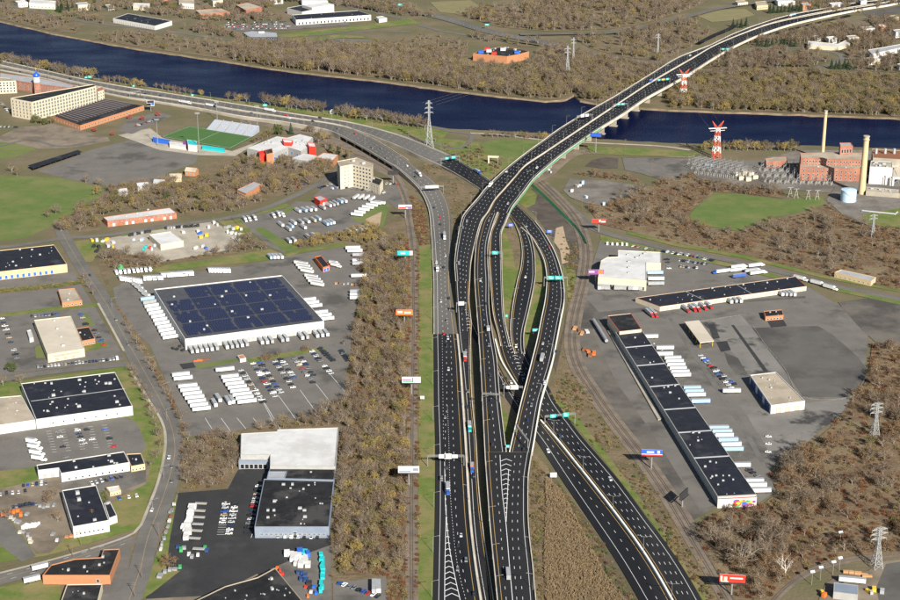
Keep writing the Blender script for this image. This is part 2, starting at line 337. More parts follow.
CD = at_y([(345,499.8,524,.52),(354,502,527.5,.52),(366,507,534,.52),(387,519,548.5,.52),(400,527.5,555,.52),(409,534,561,.5),(425,546.5,573,.5),(440,558.8,584.6,.5),(460,574.8,602,.5),(480,590.8,618.7,.5),(500,606.5,634,.5),(520,621.8,648.7,.5),(540,636.6,664,.5),(560,650.1,678,.5),(580,662.3,690.5,.5),(602,674.6,703,.5)], 0)
road('highway', CD, lanes=4, sl=1.6, sr=3.4, key='ER', label='right carriageway of the highway leaving at the lower right')
F_ = at_y([(316,463.8,470.4,2.2),(325,467,474,1.0),(335,471.5,480,.6),(345,478,487.5,.5),(360,486.5,496.5,.5),(375,493,504,.5),(390,501,512.5,.5),(407,512,528.5,.5),(420,521,539.5,.5),(440,536,555.2,.5),(460,549,571.2,.5),(480,562,587.2,.5),(500,575.5,602.9,.5),(520,589,618.2,.5),(540,602.5,633.0,.5),(560,615.5,646.5,.5),(580,627.5,658.7,.5),(602,640,671.0,.5)], 0)
road('highway', F_, lanes=2, sl=5.2, sr=1.4, lcol=0, rcol=1, key='F', label='left carriageway of the highway leaving at the lower right')
R1 = at_y([(450,484.5,532.6,6.3),(460,485,530.8,6.3),(470,485.7,529.3,6.3),(480,486.4,528.3,6.3),(500,487.8,528.2,6.3),(520,489.2,528.5,6.3),(540,491,530,6.3),(560,493,532.4,6.3),(580,495,534.4,6.3),(603,497.3,536.4,6.3)], 0)
road('viaduct', R1, lanes=0, sl=2.8, sr=3.2, cat='viaduct', label='broad viaduct where the two ramps have merged, running out at the bottom', thick=1.8, par=(1.9, 1.9), piers=(20, 28), key='R1')
Mx = [(0,70,3,65.5,1.2),(40,77.5,43.5,73.8,1.2),(80,87,84,83,1.4),(120,96,124.5,91.3,1.8),(160,102,165,97.7,2.4),(200,108.5,205.5,104.1,3),(240,116,246,110.7,3.6),(285,122,291,117.6,4.6),(325,129.5,332,123.6,5.6),(340,135,349,127.5,6)]
road('highway', Mx, mat='asphalt_worn', lanes=4, sl=2, sr=2, lcol=0, rcol=1, fill=True, par=(1, 1), key='M0', label='lower carriageway of the highway along the river bank')
road('overpass', [(340,135,349,127.5,6),(362.7,147.3,376,140.5,6.2),(384,160,399,154.5,6),(392,165,408,160,5.6)], mat='asphalt_worn', lanes=4, sl=2, sr=2, lcol=0, rcol=1, cat='overpass',
     label='highway overpass on short piers above the railway cutting', thick=1.4, par=(1.5, 1), key='M1')
def overpass_piers():
    A, B = ROADS['M1']; root = [o for o in COL.objects if o.get('category') == 'overpass'][0]; n = len(A)
    for k in range(1, 7):
        i = int(k*(n-1)/7); a = A[i]; b = B[i]; mb = MB()
        for t in (.06, .5, .94): p = a+(b-a)*t; mb.cone((p[0], p[1], -.5), (p[0], p[1], a[2]-2.2), .8, .8, 8)
        p, q = a+(b-a)*.02, a+(b-a)*.98; mb.bar((p[0], p[1], a[2]-1.85), (q[0], q[1], a[2]-1.85), 1.6, .8); mb.build('pier', 'concrete_pale', root)
overpass_piers()
Mr = [(392,165,408,160,5.6),(398.7,170,415,166.5,5),(412,182,432,179.5,3.4),(421.3,193,442.7,192,2),(428.5,210,450,210,1)] + at_y([(233,431,451.4,.6),(255,432.3,451.2,.5),(281,433.5,450.7,.5),(300,433.6,452,.5),(318,433.7,454,.5),(334,433.7,456,.5)], 0)
road('highway', Mr, mat='asphalt_worn', lanes=3, sl=3.6, sr=2, lcol=0, rcol=1, fill=True, key='M2', label='grey worn stretch of the main line curving past the billboards', par=(1, 0))
Md = at_y([(334,433.7,456,.5),(360,434,458.8,.5),(400,434.3,461,.5),(440,435.4,463.6,.5),(480,435.5,466,.5),(520,435,468.6,.5),(560,434,473,.5),(603,433,479,.5)], 0)
road('highway', Md, lanes=0, sl=3.4, sr=2.2, lcol=0, rcol=1, key='M3', label='dark new stretch of the main line running out at the bottom left')

# lane lines of the many-lane stretches, drawn from rows of the photograph
def px_lines(parent, z, specs, name='lane_marking'):
    mb = MB()
    for pts, width, col, dash in specs:
        C = catmull([list(P(x, y, z)) for x, y in pts], 5.0); t = np.gradient(C[:, :2], axis=0); t /= np.linalg.norm(t, axis=1)[:, None]
        n = np.stack([-t[:, 1], t[:, 0], 0*t[:, 0]], 1); mark(mb, C-n*width/2, C+n*width/2, width/2, 0, width, col, dash, 1.0, .03)
    return mb.build(name, ['paint_white', 'paint_yellow'], parent, kind='stuff')
_d = (12.2, 3.4)
road_objs = {o.get('label', ''): o for o in COL.objects if o.parent is None}
m3 = [o for l, o in road_objs.items() if l.startswith('dark new stretch')][0]; r1 = [o for l, o in road_objs.items() if l.startswith('broad viaduct')][0]
px_lines(m3, .5, [([(446.3,335),(446.8,400),(445.2,440),(446,520)], .26, 0, _d), ([(450.5,335),(451.3,360),(452.3,400),(453.4,440),(456.5,520),(463,570),(470.5,602)], .26, 0, _d),
    ([(442.2,335),(442.7,380),(443.5,440)], .22, 0, (6.1, 2.0)), ([(447.4,405),(448.8,440),(449.8,480),(452.2,520),(457.5,565),(466.3,602)], .22, 0, (4.0, 1.6)),
    ([(444.6,462),(445.3,500),(446,520),(445,560),(444.6,602)], .35, 0, None), ([(446.1,505),(446.6,520),(449.5,548),(455,577),(460.6,602)], .35, 0, None)])
px_lines(r1, 6.31, [([(500,455),(502,490),(505.8,522),(509,560),(512.8,602)], .36, 0, None), ([(508.6,470),(506.2,522)], .36, 0, None),
    ([(495.5,455),(497.3,490),(500.3,525),(503.5,570),(506.5,602)], .26, 0, _d), ([(515,455),(512.9,490),(512.3,530),(513.9,560),(517,602)], .26, 0, _d), ([(521,455),(518.8,480),(517.5,520),(519.5,560),(523,602)], .26, 0, _d),])
def gore(name_parent, z, left, right, n):
    """chevrons between two painted lines (outer rows in pixels)"""
    mb = MB()
    for k in range(n):
        t = (k+.5)/n
        def at(pl, t):
            s = np.linspace(0, 1, len(pl)); return np.interp(t, s, [p[0] for p in pl]), np.interp(t, s, [p[1] for p in pl])
        a = P(*at(left, t), z+.035); b = P(*at(right, t), z+.035); c = (a+b)/2; t2 = min(1, max(0, t-.9/n)); c2 = (P(*at(left, t2), z+.035)+P(*at(right, t2), z+.035))/2
        up = (c2-c); c = c+up*min(1, .9*(a-b).length/2/max(up.length, .01)); w = up.normalized()*.75
        for p in (a, b): mb.face([p, p+w, c+w, c]) if (p is a) == (a.x > b.x) else mb.face([c, c+w, p+w, p])
    return mb.build('gore_chevron', 'paint_white', name_parent, kind='stuff')
gore(m3, .5, [(446.2,515),(445,560),(444.7,600)], [(446.9,515),(452,560),(460,600)], 14)
gore(r1, 6.31, [(500.4,459),(503,490),(505.9,520)], [(512.2,459),(508.8,490),(506.4,520)], 13)
er = [o for l, o in road_objs.items() if l.startswith('right carriageway')][0]; g_ = [o for o in COL.objects if o.name.startswith('collector_road')][0]
dr = [o for l, o in road_objs.items() if l.startswith('inner loop')][0]
gore(er, .52, [(505,337),(510,350),(517,366),(523,380)], [(511.2,337),(516,350),(521,366),(525,380)], 14)
gore(g_, 3.0, [(464.3,306),(466,317),(467,330)], [(465.3,306),(469,317),(471.5,330)], 8)

def collector_dashes():
    A, B = ROADS['G']; k = int(np.argmin(np.abs(A[:, 2]-.9)))+1; A = A[:k]; B = B[:k]; u, w = across(A, B); mb = MB()
    for t in (.36, .68): mark(mb, A, B, w*t, 0, .26, 0, (12.2, 3.4), 1.0)
    mb.build('lane_marking', ['paint_white', 'paint_yellow'], g_, kind='stuff')
collector_dashes()
# median barriers
def barrier(label, pts, w, h, mat, z=.5):
    C = catmull([list(P(x, y, z)) for x, y in pts], 5.0); t = np.gradient(C[:, :2], axis=0); t /= np.linalg.norm(t, axis=1)[:, None]; n = np.stack([-t[:, 1], t[:, 0], 0*t[:, 0]], 1)
    mb = MB(); a = C-n*w/2; b = C+n*w/2; s = len(mb.v)
    for i in range(len(C)):
        for p, q, zz in ((a, b, -.2), (a*.85+b*.15, b, h), (a*.15+b*.85, b, h), (b, b, -.2)): mb.v.append((p[i][0], p[i][1], z+zz))
    for i in range(len(C)-1):
        for k in range(3): mb.f.append((4*i+k, 4*i+k+1, 4*i+5+k, 4*i+4+k)); mb.m.append(0)
    o = mb.build('median_barrier', mat, None, kind='thing', label=label, category='barrier'); return o
barrier('bright white concrete median barrier between the lower right highway carriageways', [(540.5,421),(557,440),(573,460),(589,480),(604.7,500),(620,520),(634.8,540),(648.3,560),(660.5,580),(672.8,602)], 1.7, 1.2, 'concrete_white')
barrier('beige concrete barrier between the main line and the collector road', [(457.3,335),(459.8,360),(462.6,400),(465.3,440),(467.6,480),(470.3,520),(474.7,560),(481,602)], 1.9, 1.1, 'concrete')
barrier('white concrete barrier beside the ramp running under the wide ramp', [(495.2,340),(501,360),(509,374),(518,388)], 1.6, 1.2, 'concrete_white')

# ------------------------------------------------------------------ streets, rails, far roads
def street(pts, w, mat='asphalt_street', name='street', label=None, z=.30, lanes=2, line=1, dashes=False, step=8.0):
    C = catmull([list(P(x, y, z)) for x, y in pts], step); t = np.gradient(C[:, :2], axis=0); t /= np.linalg.norm(t, axis=1)[:, None]; n = np.stack([-t[:, 1], t[:, 0], 0*t[:, 0]], 1)
    ww = np.interp(np.linspace(0, 1, len(C)), np.linspace(0, 1, len(w)), w)[:, None] if isinstance(w, (list, tuple)) else w
    A = C-n*ww/2; B = C+n*ww/2; ROADS['street%d' % len(ROADS)] = (A, B); mb = MB(); ribbon(mb, A, B); o = mb.build(name, mat, kind='structure')
    # the right way up
    me = o.data
    if me.polygons and me.polygons[0].normal.z < 0: me.flip_normals()
    if label: o['label'] = label
    mb = MB()
    if line is not None: mark(mb, A, B, np.linalg.norm((B-A)[:, :2], axis=1)/2, 0, .13, line, (12.2, 4) if dashes else None)
    if lanes >= 4:
        for k in (.27, .73): mark(mb, A, B, np.linalg.norm((B-A)[:, :2], axis=1)*k, 0, .2, 0, (12.2, 3.4))
    if mb.f: mb.build('lane_marking', ['paint_white', 'paint_yellow'], o, kind='stuff')
    return A, B, o
_layer[0] = .30
S1 = street([(60,228),(66,240),(82,267),(104,300),(121,330),(139,362),(160,400),(171,425),(175,450),(170,475),(161,503),(148,537),(140,570),(128,603)], [13,13,13,13.5,14,14.5,14.5,14,13,13,14,15,14,15], label='long grey street bending down the left side past the warehouses', z=.31)
S3 = street([(-30,250),(0,247.2),(40,242),(64,238),(105,235.3),(165,226),(225,218.3),(262,209),(290,198),(318,184),(340,170),(352,158)], 10, label='street passing the long brick building and the office tower', z=.32)
S2 = street([(-30,588),(0,579),(50,565.5),(95,551.5),(133,538)], 13.5, label='street meeting the long street at the lower left', z=.33, lanes=4)
S4 = street([(-30,384.5),(0,380),(40,373.5),(80,368.5),(127,364)], 9.5, label='side street between the pale building and the dark-roofed building', z=.34, line=None)
S5 = street([(531,172),(545,184),(565,203),(580,217),(593,228),(620,237),(650,244.5),(675,250.5),(710,256.5),(745,263.5),(785,273),(825,283.5),(870,293),(930,305)], 11, label='curving street past the truck terminals towards the power station', z=.31)
S6 = street([(-40,-4),(0,3.5),(50,14.5),(90,22.5),(150,29),(210,37),(235,40),(275,37.5),(320,34.5),(365,31),(410,31.5)], 10, label='road behind the trees on the far river bank', z=.31, line=None)
H1 = street([(330,-12),(370,-1),(405,9),(450,19.5),(492,32),(545,42.5),(590,53.5),(640,61.5),(690,66)], 26, mat='asphalt_worn', label='highway crossing the far woods beyond the river', z=.9, line=0, lanes=4)
H1b = street([(520,34),(560,33.5),(610,32.5),(650,25.5),(690,15.5),(720,8),(760,2),(800,-4)], 16, mat='asphalt_worn', label='curving connector road in the far woods', z=2.2, line=None)
street([(300,-6),(345,6),(395,17),(430,28),(455,33),(490,39)], 9, label='service road beside the far highway', z=.33, line=None)
street([(715,52),(735,51),(760,48),(800,48.2),(830,52),(842,57),(834,64),(815,68.5)], 9, label='loop ramp in the woods right of the far bridge end', z=.33, line=None)
street([(690,70),(730,71),(780,72.5),(830,73),(900,76)], 8, label='narrow road along the far bank right of the bridge', z=.34, line=None)
street([(700,42),(716,34),(729,28.5),(736,25)], 9, mat='asphalt_new', label='short exit ramp beside the far bridge end', z=6, line=None)
street([(740,43),(765,36),(790,29),(815,23),(850,15)], 10, mat='asphalt_new', label='entry ramp beside the far bridge approach', z=2, line=None)
street([(380,130),(420,140),(455,148),(470,141),(470,134),(450,131),(432,127),(395,122)], 6.5, label='small park drive looping at the river bank', z=.33, line=None)
street([(470,133),(500,134.5),(545,140),(600,143),(660,146),(690,150)], 5.5, mat='concrete_pale', name='path', label='pale riverside path', z=.33, line=None)
street([(537,178),(552,168),(567,158),(583,153.5),(596,153),(640,155),(690,157)], 6.5, mat='dirt', name='track', label='dirt track climbing beside the bridge piers', z=.35, line=None)
street([(0,146),(30,139.5),(60,146),(95,141.5)], 5, label='park road beside the stadium car park', z=.33, line=None)

for nm, px in (('pavement along the left side of the long street', [(98,303),(115,334),(124,351)]), ('pavement beside the lawn of the corner block', [(131,371),(147,397),(162,422),(165.5,440),(163,462),(157,485),(150,503),(141,525),(134,533),(115,541),(90,549)]), ('pavement along the lower left street', [(88,549.5),(60,557.5),(30,565.5),(0,573)])):
    street(px, 2.0, mat='concrete_pale', name='sidewalk', label='pale '+nm, z=.36, line=None)
def railway(label, pts, n=1, w=4.6, gap=4.6, z=.33, ties=True):
    C = catmull([list(P(x, y, z)) for x, y in pts], 4.0); t = np.gradient(C[:, :2], axis=0); t /= np.linalg.norm(t, axis=1)[:, None]; nn = np.stack([-t[:, 1], t[:, 0], 0*t[:, 0]], 1)
    W = w+gap*(n-1); ROADS['rail%d' % len(ROADS)] = (C-nn*W/2, C+nn*W/2); mb = MB(); ribbon(mb, C-nn*W/2, C+nn*W/2); o = mb.build('railway', 'gravel', kind='structure', label=label)
    if o.data.polygons[0].normal.z < 0: o.data.flip_normals()
    for k in range(n):
        c = C+nn*((k-(n-1)/2)*gap)
        for s in (-.75, .75):
            mb = MB(); a = c+nn*(s-.09); b = c+nn*(s+.09); wall_along(mb, a, b, 0, .18, .22, 0); mb.build('rail', 'track_rail', o)
        s = np.concatenate([[0], np.cumsum(np.linalg.norm(np.diff(c[:, :2], axis=0), axis=1))]); mb = MB()
        for d in np.arange(0, s[-1], 1.5):
            p = Vector([np.interp(d, s, c[:, q]) for q in range(3)]); q = Vector([np.interp(d+.3, s, c[:, q]) for q in range(3)]); dd = (q-p)
            if dd.length < .01: continue
            dd.normalize(); e = Vector((-dd.y, dd.x, 0))*1.3; v = dd*.14; up = Vector((0, 0, .09))
            mb.face([p-e-v+up, p+e-v+up, p+e+v+up, p-e+v+up][::-1] if False else [p-e-v+up, p-e+v+up, p+e+v+up, p+e-v+up][::-1])
        mb.build('sleepers', 'sleeper', o, kind='stuff')
M('sleeper', (.075,.060,.048), (.10,.082,.066), .5, rough=1)
railway('single railway track in a brown strip beside the main line', [(300,132),(340,148),(370,160),(392,174),(404,195),(409,220),(412.5,250),(413.5,300),(413.2,350),(412.5,400),(412,450),(411.5,500),(411.5,550),(412,603)], w=8)
railway('twin railway tracks sweeping past the long dark warehouse', [(540,181),(556,196),(574,216),(583,236),(586,255),(583,280),(576,310),(572,340),(577,365),(592,390),(613,420),(641,456),(668,495),(692,535),(713,570),(733,604)], n=2, w=9, gap=4.6)
railway('single railway track curving through the brush at the lower right', [(770,604),(783,590),(800,577),(822,567),(850,560),(880,556),(915,553)], w=6)
# ------------------------------------------------------------------ lawns, lots, yards
_layer[0] = .02
G_, L_, Lw = 'grass', 'asphalt_lot', 'asphalt_worn'
LAND = [
 ('lawn', G_, [(0,59.5),(100,79),(225,99),(325,111),(412,123),(450,130.5),(440,141),(400,134),(325,117),(240,103),(120,84),(0,60.5)]),
 ('verge', G_, [(419,246),(431,244),(433,300),(433.5,400),(435,450),(434.5,520),(432.5,604),(417,604),(418,500),(419,400),(419,300)]),
 ('scrub', 'brush_dark', [(411,195),(425,203),(431,244),(419,246),(414,225)]),
 ('scrub', 'brush', [(362,245),(385,226),(398,210),(404,196),(410,240),(411,604),(322,604),(332,560),(330,530),(338,470),(340,428),(330,412),(345,398),(345,345),(358,310),(361,270)]),
 ('park_lawn', 'grass_rich', [(-40,176),(28,176),(60,178),(95,186),(104,190),(98,199),(85,203),(75,212),(60,222),(48,228),(25,238),(0,241),(-40,246)]),
 ('park_lawn', 'grass_rich', [(-40,139),(0,141),(20,144),(37,149),(15,157),(-40,164)]),
 ('parking_lot', 'dirt', [(-40,140),(0,136),(20,127),(55,124),(108,137),(110,141),(75,147),(40,149),(15,143)]),
 ('parking_lot', L_, [(37,171),(75,157),(90,150),(130,140),(160,146),(200,152),(195,163),(170,172),(150,182),(110,186),(75,180)]),
 ('plaza', 'concrete_pale', [(118,135),(150,128),(163,138),(232,151),(262,140),(262,146),(235,156),(200,155),(160,150)]),
 ('parking_lot', L_, [(118,131),(128,118),(160,112),(172,116),(150,126),(132,134)]),
 ('school_yard', 'brush', [(262,140),(270,125),(300,128),(340,152),(336,175),(300,190),(250,205),(215,214),(180,212),(180,190),(205,165),(235,156)]),
 ('park_edge', 'brush', [(98,199),(104,190),(110,187),(150,183),(185,178),(210,180),(215,214),(180,216),(170,206),(103,214),(100,230),(66,234),(48,230),(60,222)]),
 ('cutting', 'gravel', [(240,117),(285,123),(335,137),(395,168),(408,190),(400,196),(388,176),(340,154),(300,134),(262,125),(240,122)]),
 ('lawn', G_, [(410,135),(440,138),(480,142),(530,141),(550,139),(530,152),(505,168),(488,180),(465,164),(450,153)]),
 ('lawn', 'grass_rich', [(478,143),(500,139),(545,140),(548,143),(525,156),(505,158),(482,150)]),
 ('embankment_verge', 'brush', [(412,166),(440,160),(470,180),(500,208),(480,206),(462,222),(456,245),(452,232),(450.5,210),(442,192),(432,180)]),
 ('infield', G_, [(502,222),(509,219),(520,240),(521.5,260),(517,283),(510,310),(505,328),(503,300),(502,260)]),
 ('infield', 'brush', [(504,222),(509,219),(519,240),(521,258),(516,270),(512,250),(506,232)]),
 ('infield', G_, [(536,258),(543,262),(546,285),(543,310),(538,325),(526,347),(524.5,330),(531,305),(536,280)]),
 ('infield', G_, [(500,398),(503,408),(512,425),(513,438),(509,452),(504,440)]),
 ('construction_ground', 'dirt_dark', [(517,200),(535,186),(560,213),(580,236),(582,258),(574,300),(568,340),(558,378),(553,365),(563,330),(568,300),(564,268),(553,240),(534,214)]),
 ('bare_strip', 'dirt_tan', [(556,228),(563,226),(566,240),(570,250),(568,262),(562,264),(560,250),(554,242)]),
 ('verge', G_, [(564,268),(574,262),(577,288),(572,302),(568,298)]),
 ('verge', 'brush', [(568,302),(575,298),(570,340),(574,365),(612,428),(664,500),(708,570),(728,604),(705,604),(690,579),(650,520),(600,455),(562,411),(546,393),(556,372),(564,335)]),
 ('verge', G_, [(548,396),(556,394),(580,420),(600,445),(640,498),(685,566),(712,604),(705,604),(690,579),(650,520),(600,455),(562,411)]),
 ('lawn', 'grass', [(518,193),(530,188),(537,195),(535,204),(526,208),(519,203)]),
 ('reed_marsh', 'reed', [(533,452),(548,467),(562,487),(589,522),(616,562),(640,604),(536,604),(533,560),(529,520),(528.5,485)]),
 ('marsh_edge', 'brush', [(529,480),(534,455),(545,475),(546,500),(543,540),(545,604),(536,604),(533,560)]),
 ('marsh_edge', 'brush_dark', [(548,467),(562,487),(589,522),(616,562),(640,604),(630,604),(606,580),(594,550),(575,525),(560,505)]),
 ('warehouse_lot', L_, [(116,304),(113,288),(125,282),(155,276),(190,273),(233,267),(270,261),(285,256),(345,247),(360,262),(361,300),(358,315),(350,335),(358,350),(345,372),(345,398),(328,415),(215,436),(186,436),(183,425),(172,395),(150,345),(138,335)]),
 ('grass_belt', G_, [(148,270),(165,264),(200,261),(270,249),(283,254),(270,260),(195,267.5),(158,273)]),
 ('grass_belt', G_, [(283,254),(300,249.5),(345,242.5),(348,245.5),(300,252.5),(288,257)]),
 ('grass_strip', 'grass_rich', [(195,364.5),(236,358.5),(238,361.5),(205,367.5),(197,369)]),
 ('grass_strip', G_, [(246,358.5),(325,346.5),(326,350.5),(250,363)]),
 ('tar_patch', 'asphalt_dark', [(179,364),(193,362.3),(196,367.5),(183,369.3)]),
 ('brush_strip', 'brush', [(114,305),(118,306),(140,340),(152,358),(172,395),(183,425),(186,450),(180,456),(182,440),(178,424),(164,396),(148,364),(128,330)]),
 ('brush_strip', 'brush', [(215,436),(240,430),(330,412),(345,400),(350,412),(340,428),(241,433),(238,470),(225,488),(180,492),(183,470),(190,440)]),
 ('bus_lot', L_, [(234,222),(245,217),(285,209),(296,201),(320,203),(350,192),(385,196),(390,206),(380,216),(362,224),(345,232),(305,240),(292,247),(284,253),(268,246),(255,234)]),
 ('grass_wedge', 'grass_rich', [(254.5,229),(263,227),(280,238),(300,247.5),(290,252),(283,251),(270,241)]),
 ('lawn', 'grass_rich', [(279,211.5),(293,206.5),(297,209),(283,214)]),
 ('lawn', 'grass_rich', [(351,218),(363,214),(378,203.5),(387,200),(387.5,212),(383,228),(375,226),(366,222),(357,222)]),
 ('bare_patch', 'dirt_tan', [(365.5,219),(382,211.5),(379.5,225.5),(368,226)]),
 ('office_lot', L_, [(312,197),(335,178),(350,186),(384,190),(397,176),(404,190),(405,206),(396,209),(386,199),(340,195),(318,203)]),
 ('lawn', G_, [(210,216),(225,221),(236,220),(258,213),(285,203),(292,206),(262,213.5),(240,219),(252,232),(240,243),(232,232),(222,224)]),
 ('gravel_yard', 'concrete_pale', [(100,240),(112,237.5),(150,230),(200,222.5),(213,221.5),(225,228),(240,240),(235,249),(200,256),(160,262),(140,256),(118,252)]),
 ('lawn', G_, [(68,242),(108,237),(106,242),(100,250),(92,262),(85,262)]),
 ('brush_strip', 'brush', [(96,258),(118,252),(140,256),(160,262),(235,249),(238,253),(165,265),(145,271),(110,272),(108,288),(104,280)]),
 ('grass_belt', G_, [(120,233.5),(165,226.5),(200,221),(202,223),(150,231),(122,236.5)]),
 ('block_lot', L_, [(-40,276),(70,263),(80,283),(98,312),(121,352),(124,360),(60,368),(0,376),(-40,383)]),
 ('hedge_bed', 'brush', [(0,289.5),(60,284),(84,279),(86,283),(60,288),(0,294)]),
 ('lawn', G_, [(83,345.5),(105,340),(110,346),(85,352)]),
 ('lawn', 'grass_rich', [(77,312),(86,313),(95,324),(90,327),(82,318)]),
 ('lawn', 'grass_rich', [(82,346),(96,344),(95,340),(85,342)]),
 ('lawn', G_, [(0,313.5),(60,306),(98,303.5),(97,306.5),(60,310),(0,317)]),
 ('lawn', 'grass_rich', [(35,347),(46,344),(49,358),(36,358)]),
 ('lawn', G_, [(-40,388),(0,384),(128,366),(140,385),(155,412),(166,438),(168,452),(160,472),(150,495),(140,528),(60,552),(45,556),(0,562),(-40,572)]),
 ('block_lot', L_, [(-40,436),(0,432),(128,417),(138,425),(146,445),(141,455),(36,467),(0,471),(-40,475)]),
 ('block_lot', 'dirt', [(-40,494),(0,489),(38,480),(60,474),(145,458),(150,470),(146,484),(118,498),(110,506),(112,520),(70,534),(50,553),(36,554),(10,518),(-40,524)]),
 ('block_lot', L_, [(60,476),(146,462),(146,482),(124,490),(98,492),(96,484),(62,490)]),
 ('side_street', 'asphalt_street', [(-40,517),(0,513),(8,517),(36,556),(22,562),(0,545),(-40,540)]),
 ('lawn', G_, [(-40,592),(0,587),(40,579),(60,585),(62,604),(-40,604)]),
 ('kerb_lot', 'asphalt_street', [(108,577),(121,549),(131,546),(128,575),(116,604),(98,604)]),
 ('dark_lot', 'asphalt_dark', [(177,493),(228,489),(238,470),(268,464),(270,480),(257,530),(330,533),(331,545),(300,556),(280,565),(258,575),(205,596),(146,599),(150,582),(170,540)]),
 ('verge', G_, [(141,600),(163,535),(176,493),(178,495),(170,538),(166,570),(180,571),(152,593)]),
 ('storage_yard', L_, [(262,573),(300,556),(331,545),(331,604),(300,604)]),
 ('dirt_yard', 'dirt', [(146,599),(205,596),(245,580),(257,574),(262,578),(225,587),(195,604),(146,604)]),
 ('small_lot', L_, [(333,583),(386,577),(388,604),(333,604)]),
 ('terminal_lot', L_, [(589,275),(600,240),(625,244),(680,256),(745,272),(810,288),(830,300),(850,312),(868,335),(866,360),(850,396),(800,430),(770,470),(775,492),(760,502),(720,507),(700,512),(690,500),(640,440),(605,400),(585,360),(580,330)]),
 ('rail_yard', 'dirt_gray', [(577,312),(588,300),(606,320),(650,390),(700,470),(718,506),(690,522),(655,462),(620,417),(590,382),(577,352)]),
 ('truck_lane', L_, [(592,330),(600,325),(608,330),(640,385),(690,460),(715,505),(700,510),(650,430),(615,380)]),
 ('dark_lot', 'asphalt_worn2', [(752,328),(785,326.5),(818,326),(832,334),(847,347),(859,358),(866,368),(867,377),(861,388),(850,397),(803,397),(783,368)]),
 ('broken_pavement', 'asphalt_patchy', [(700,321),(742,316),(752,328),(785,372),(750,377),(735,355)]),
 ('broken_pavement', 'asphalt_patchy', [(740,405),(770,408),(805,403),(850,398),(845,415),(820,430),(800,450),(780,470),(765,445)]),
 ('tar_stripe', 'asphalt_dark', [(708,325),(714,324),(720,338),(713,339)]),
 ('tar_stripe', 'asphalt_dark', [(731,325),(734,325),(768,371),(764,372)]),
 ('tar_stripe', 'asphalt_dark', [(716,342),(727,341),(731,350),(721,352)]),
 ('tar_stripe', 'asphalt_worn2', [(724,352),(738,358),(746,372),(736,374),(728,364)]),
 ('tyre_track', 'asphalt_worn2', [(592,318),(600,312),(640,308),(720,301),(805,296),(806,298),(720,304),(642,312),(604,316),(596,322)]),
 ('tyre_track', 'asphalt_street', [(668,318),(672,318),(745,425),(765,462),(760,462),(740,427)]),
 ('lumber_yard', 'dirt', [(816,606),(826,583),(840,575),(868,571),(880,562),(930,556),(930,606)]),
 ('lumber_yard', 'asphalt_worn2', [(886,564),(930,557),(930,606),(880,606),(876,588)]),
 ('far_lot', 'asphalt_worn2', [(862,12),(905,5),(905,12),(868,17)]),
 ('far_lot', L_, [(858,53),(905,46),(905,56),(870,59)]),
 ('bare_lot', 'dirt_gray', [(838,302),(870,298),(940,308),(940,348),(880,346),(862,330),(846,312)]),
 ('verge', G_, [(600,234.5),(660,249.5),(720,261.5),(780,275.5),(776,278.5),(720,265),(660,253),(601,241)]),
 ('verge', G_, [(830,286.5),(900,301),(900,304.5),(828,289.5)]),
 ('verge', G_, [(626,233.5),(675,246),(745,258.5),(825,278.5),(900,292),(900,289),(825,275),(745,255),(675,243),(628,231)]),
 ('field', 'grass_rich', [(687,218),(695,208),(715,193),(740,194),(785,200),(822,196),(825,204),(800,212),(775,217),(752,225),(738,231),(705,226)]),
 ('plough_land', 'brush_dark', [(675,190),(700,190),(712,192),(690,212),(670,222),(640,215)]),
 ('substation_yard', 'gravel_gray', [(683,163),(700,156),(760,165),(800,168),(828,172),(836,186),(830,193),(780,189),(730,186),(698,178)]),
 ('parking_lot', L_, [(622,157),(660,158),(760,161),(768,156),(800,160),(760,166),(700,164),(690,173),(665,181),(640,173),(625,170)]),
 ('earth_mound', 'dirt_dark', [(585,166),(592,160),(605,157),(618,158),(618,168),(600,168)]),
 ('gravel_yard', 'gravel_gray', [(563,190),(570,178),(600,180),(630,184),(640,186),(625,196),(600,205),(585,203),(570,197)]),
 ('riverside_lawn', G_, [(587,146),(660,149),(700,153),(690,156),(620,155),(590,152)]),
 ('bridge_yard', 'dirt', [(527,176),(548,163),(575,150),(588,150),(570,160),(552,176),(535,184)]),
 ('station_yard', 'gravel_gray', [(766,158),(800,150),(940,150),(940,218),(870,226),(842,214),(826,200),(836,186),(828,172)]),
 ('lawn', G_, [(864,214),(905,207),(905,227),(880,227),(860,221)]),
 ('lawn', G_, [(270,36),(300,31.5),(350,26.5),(410,18.5),(422,23),(370,29),(330,33),(290,37.5)]),
 ('lawn', G_, [(292,41),(335,34.5),(362,36),(366,38),(340,38),(305,42)]),
 ('parking_lot', L_, [(300,43),(340,38.5),(368,39.5),(374,45),(340,48.5),(305,48)]),
 ('car_park', 'asphalt_lot', [(222,24),(290,22),(345,21),(350,25),(290,29.5),(225,31)]),
 ('lawn', 'field_dry', [(698,16),(715,9.5),(745,8.5),(755,15),(735,20),(712,22)]),
 ('lawn', 'field_dry', [(750,30),(790,20),(830,16),(840,22),(800,30),(770,36)]),
 ('lawn', 'field_dry', [(430,2),(470,0),(485,9),(460,14),(440,12)]),
 ('lawn', G_, [(45,9),(80,9),(80,15),(52,16)]),
]
M('asphalt_worn2', (.088,.083,.076), (.108,.101,.092), .04, (.058,.056,.053), .018, rough=.92, detail=8)
M('dirt_gray', (.105,.095,.082), (.135,.122,.104), .05, (.06,.055,.05), .02, rough=1, detail=9)
M('gravel_gray', (.145,.132,.115), (.19,.174,.152), .15, (.105,.095,.083), .03, rough=1, detail=9)
M('field_dry', (.20,.17,.085), (.16,.15,.07), .05, rough=1)
for nm, mt, px in LAND: sheet(nm, px, mt)
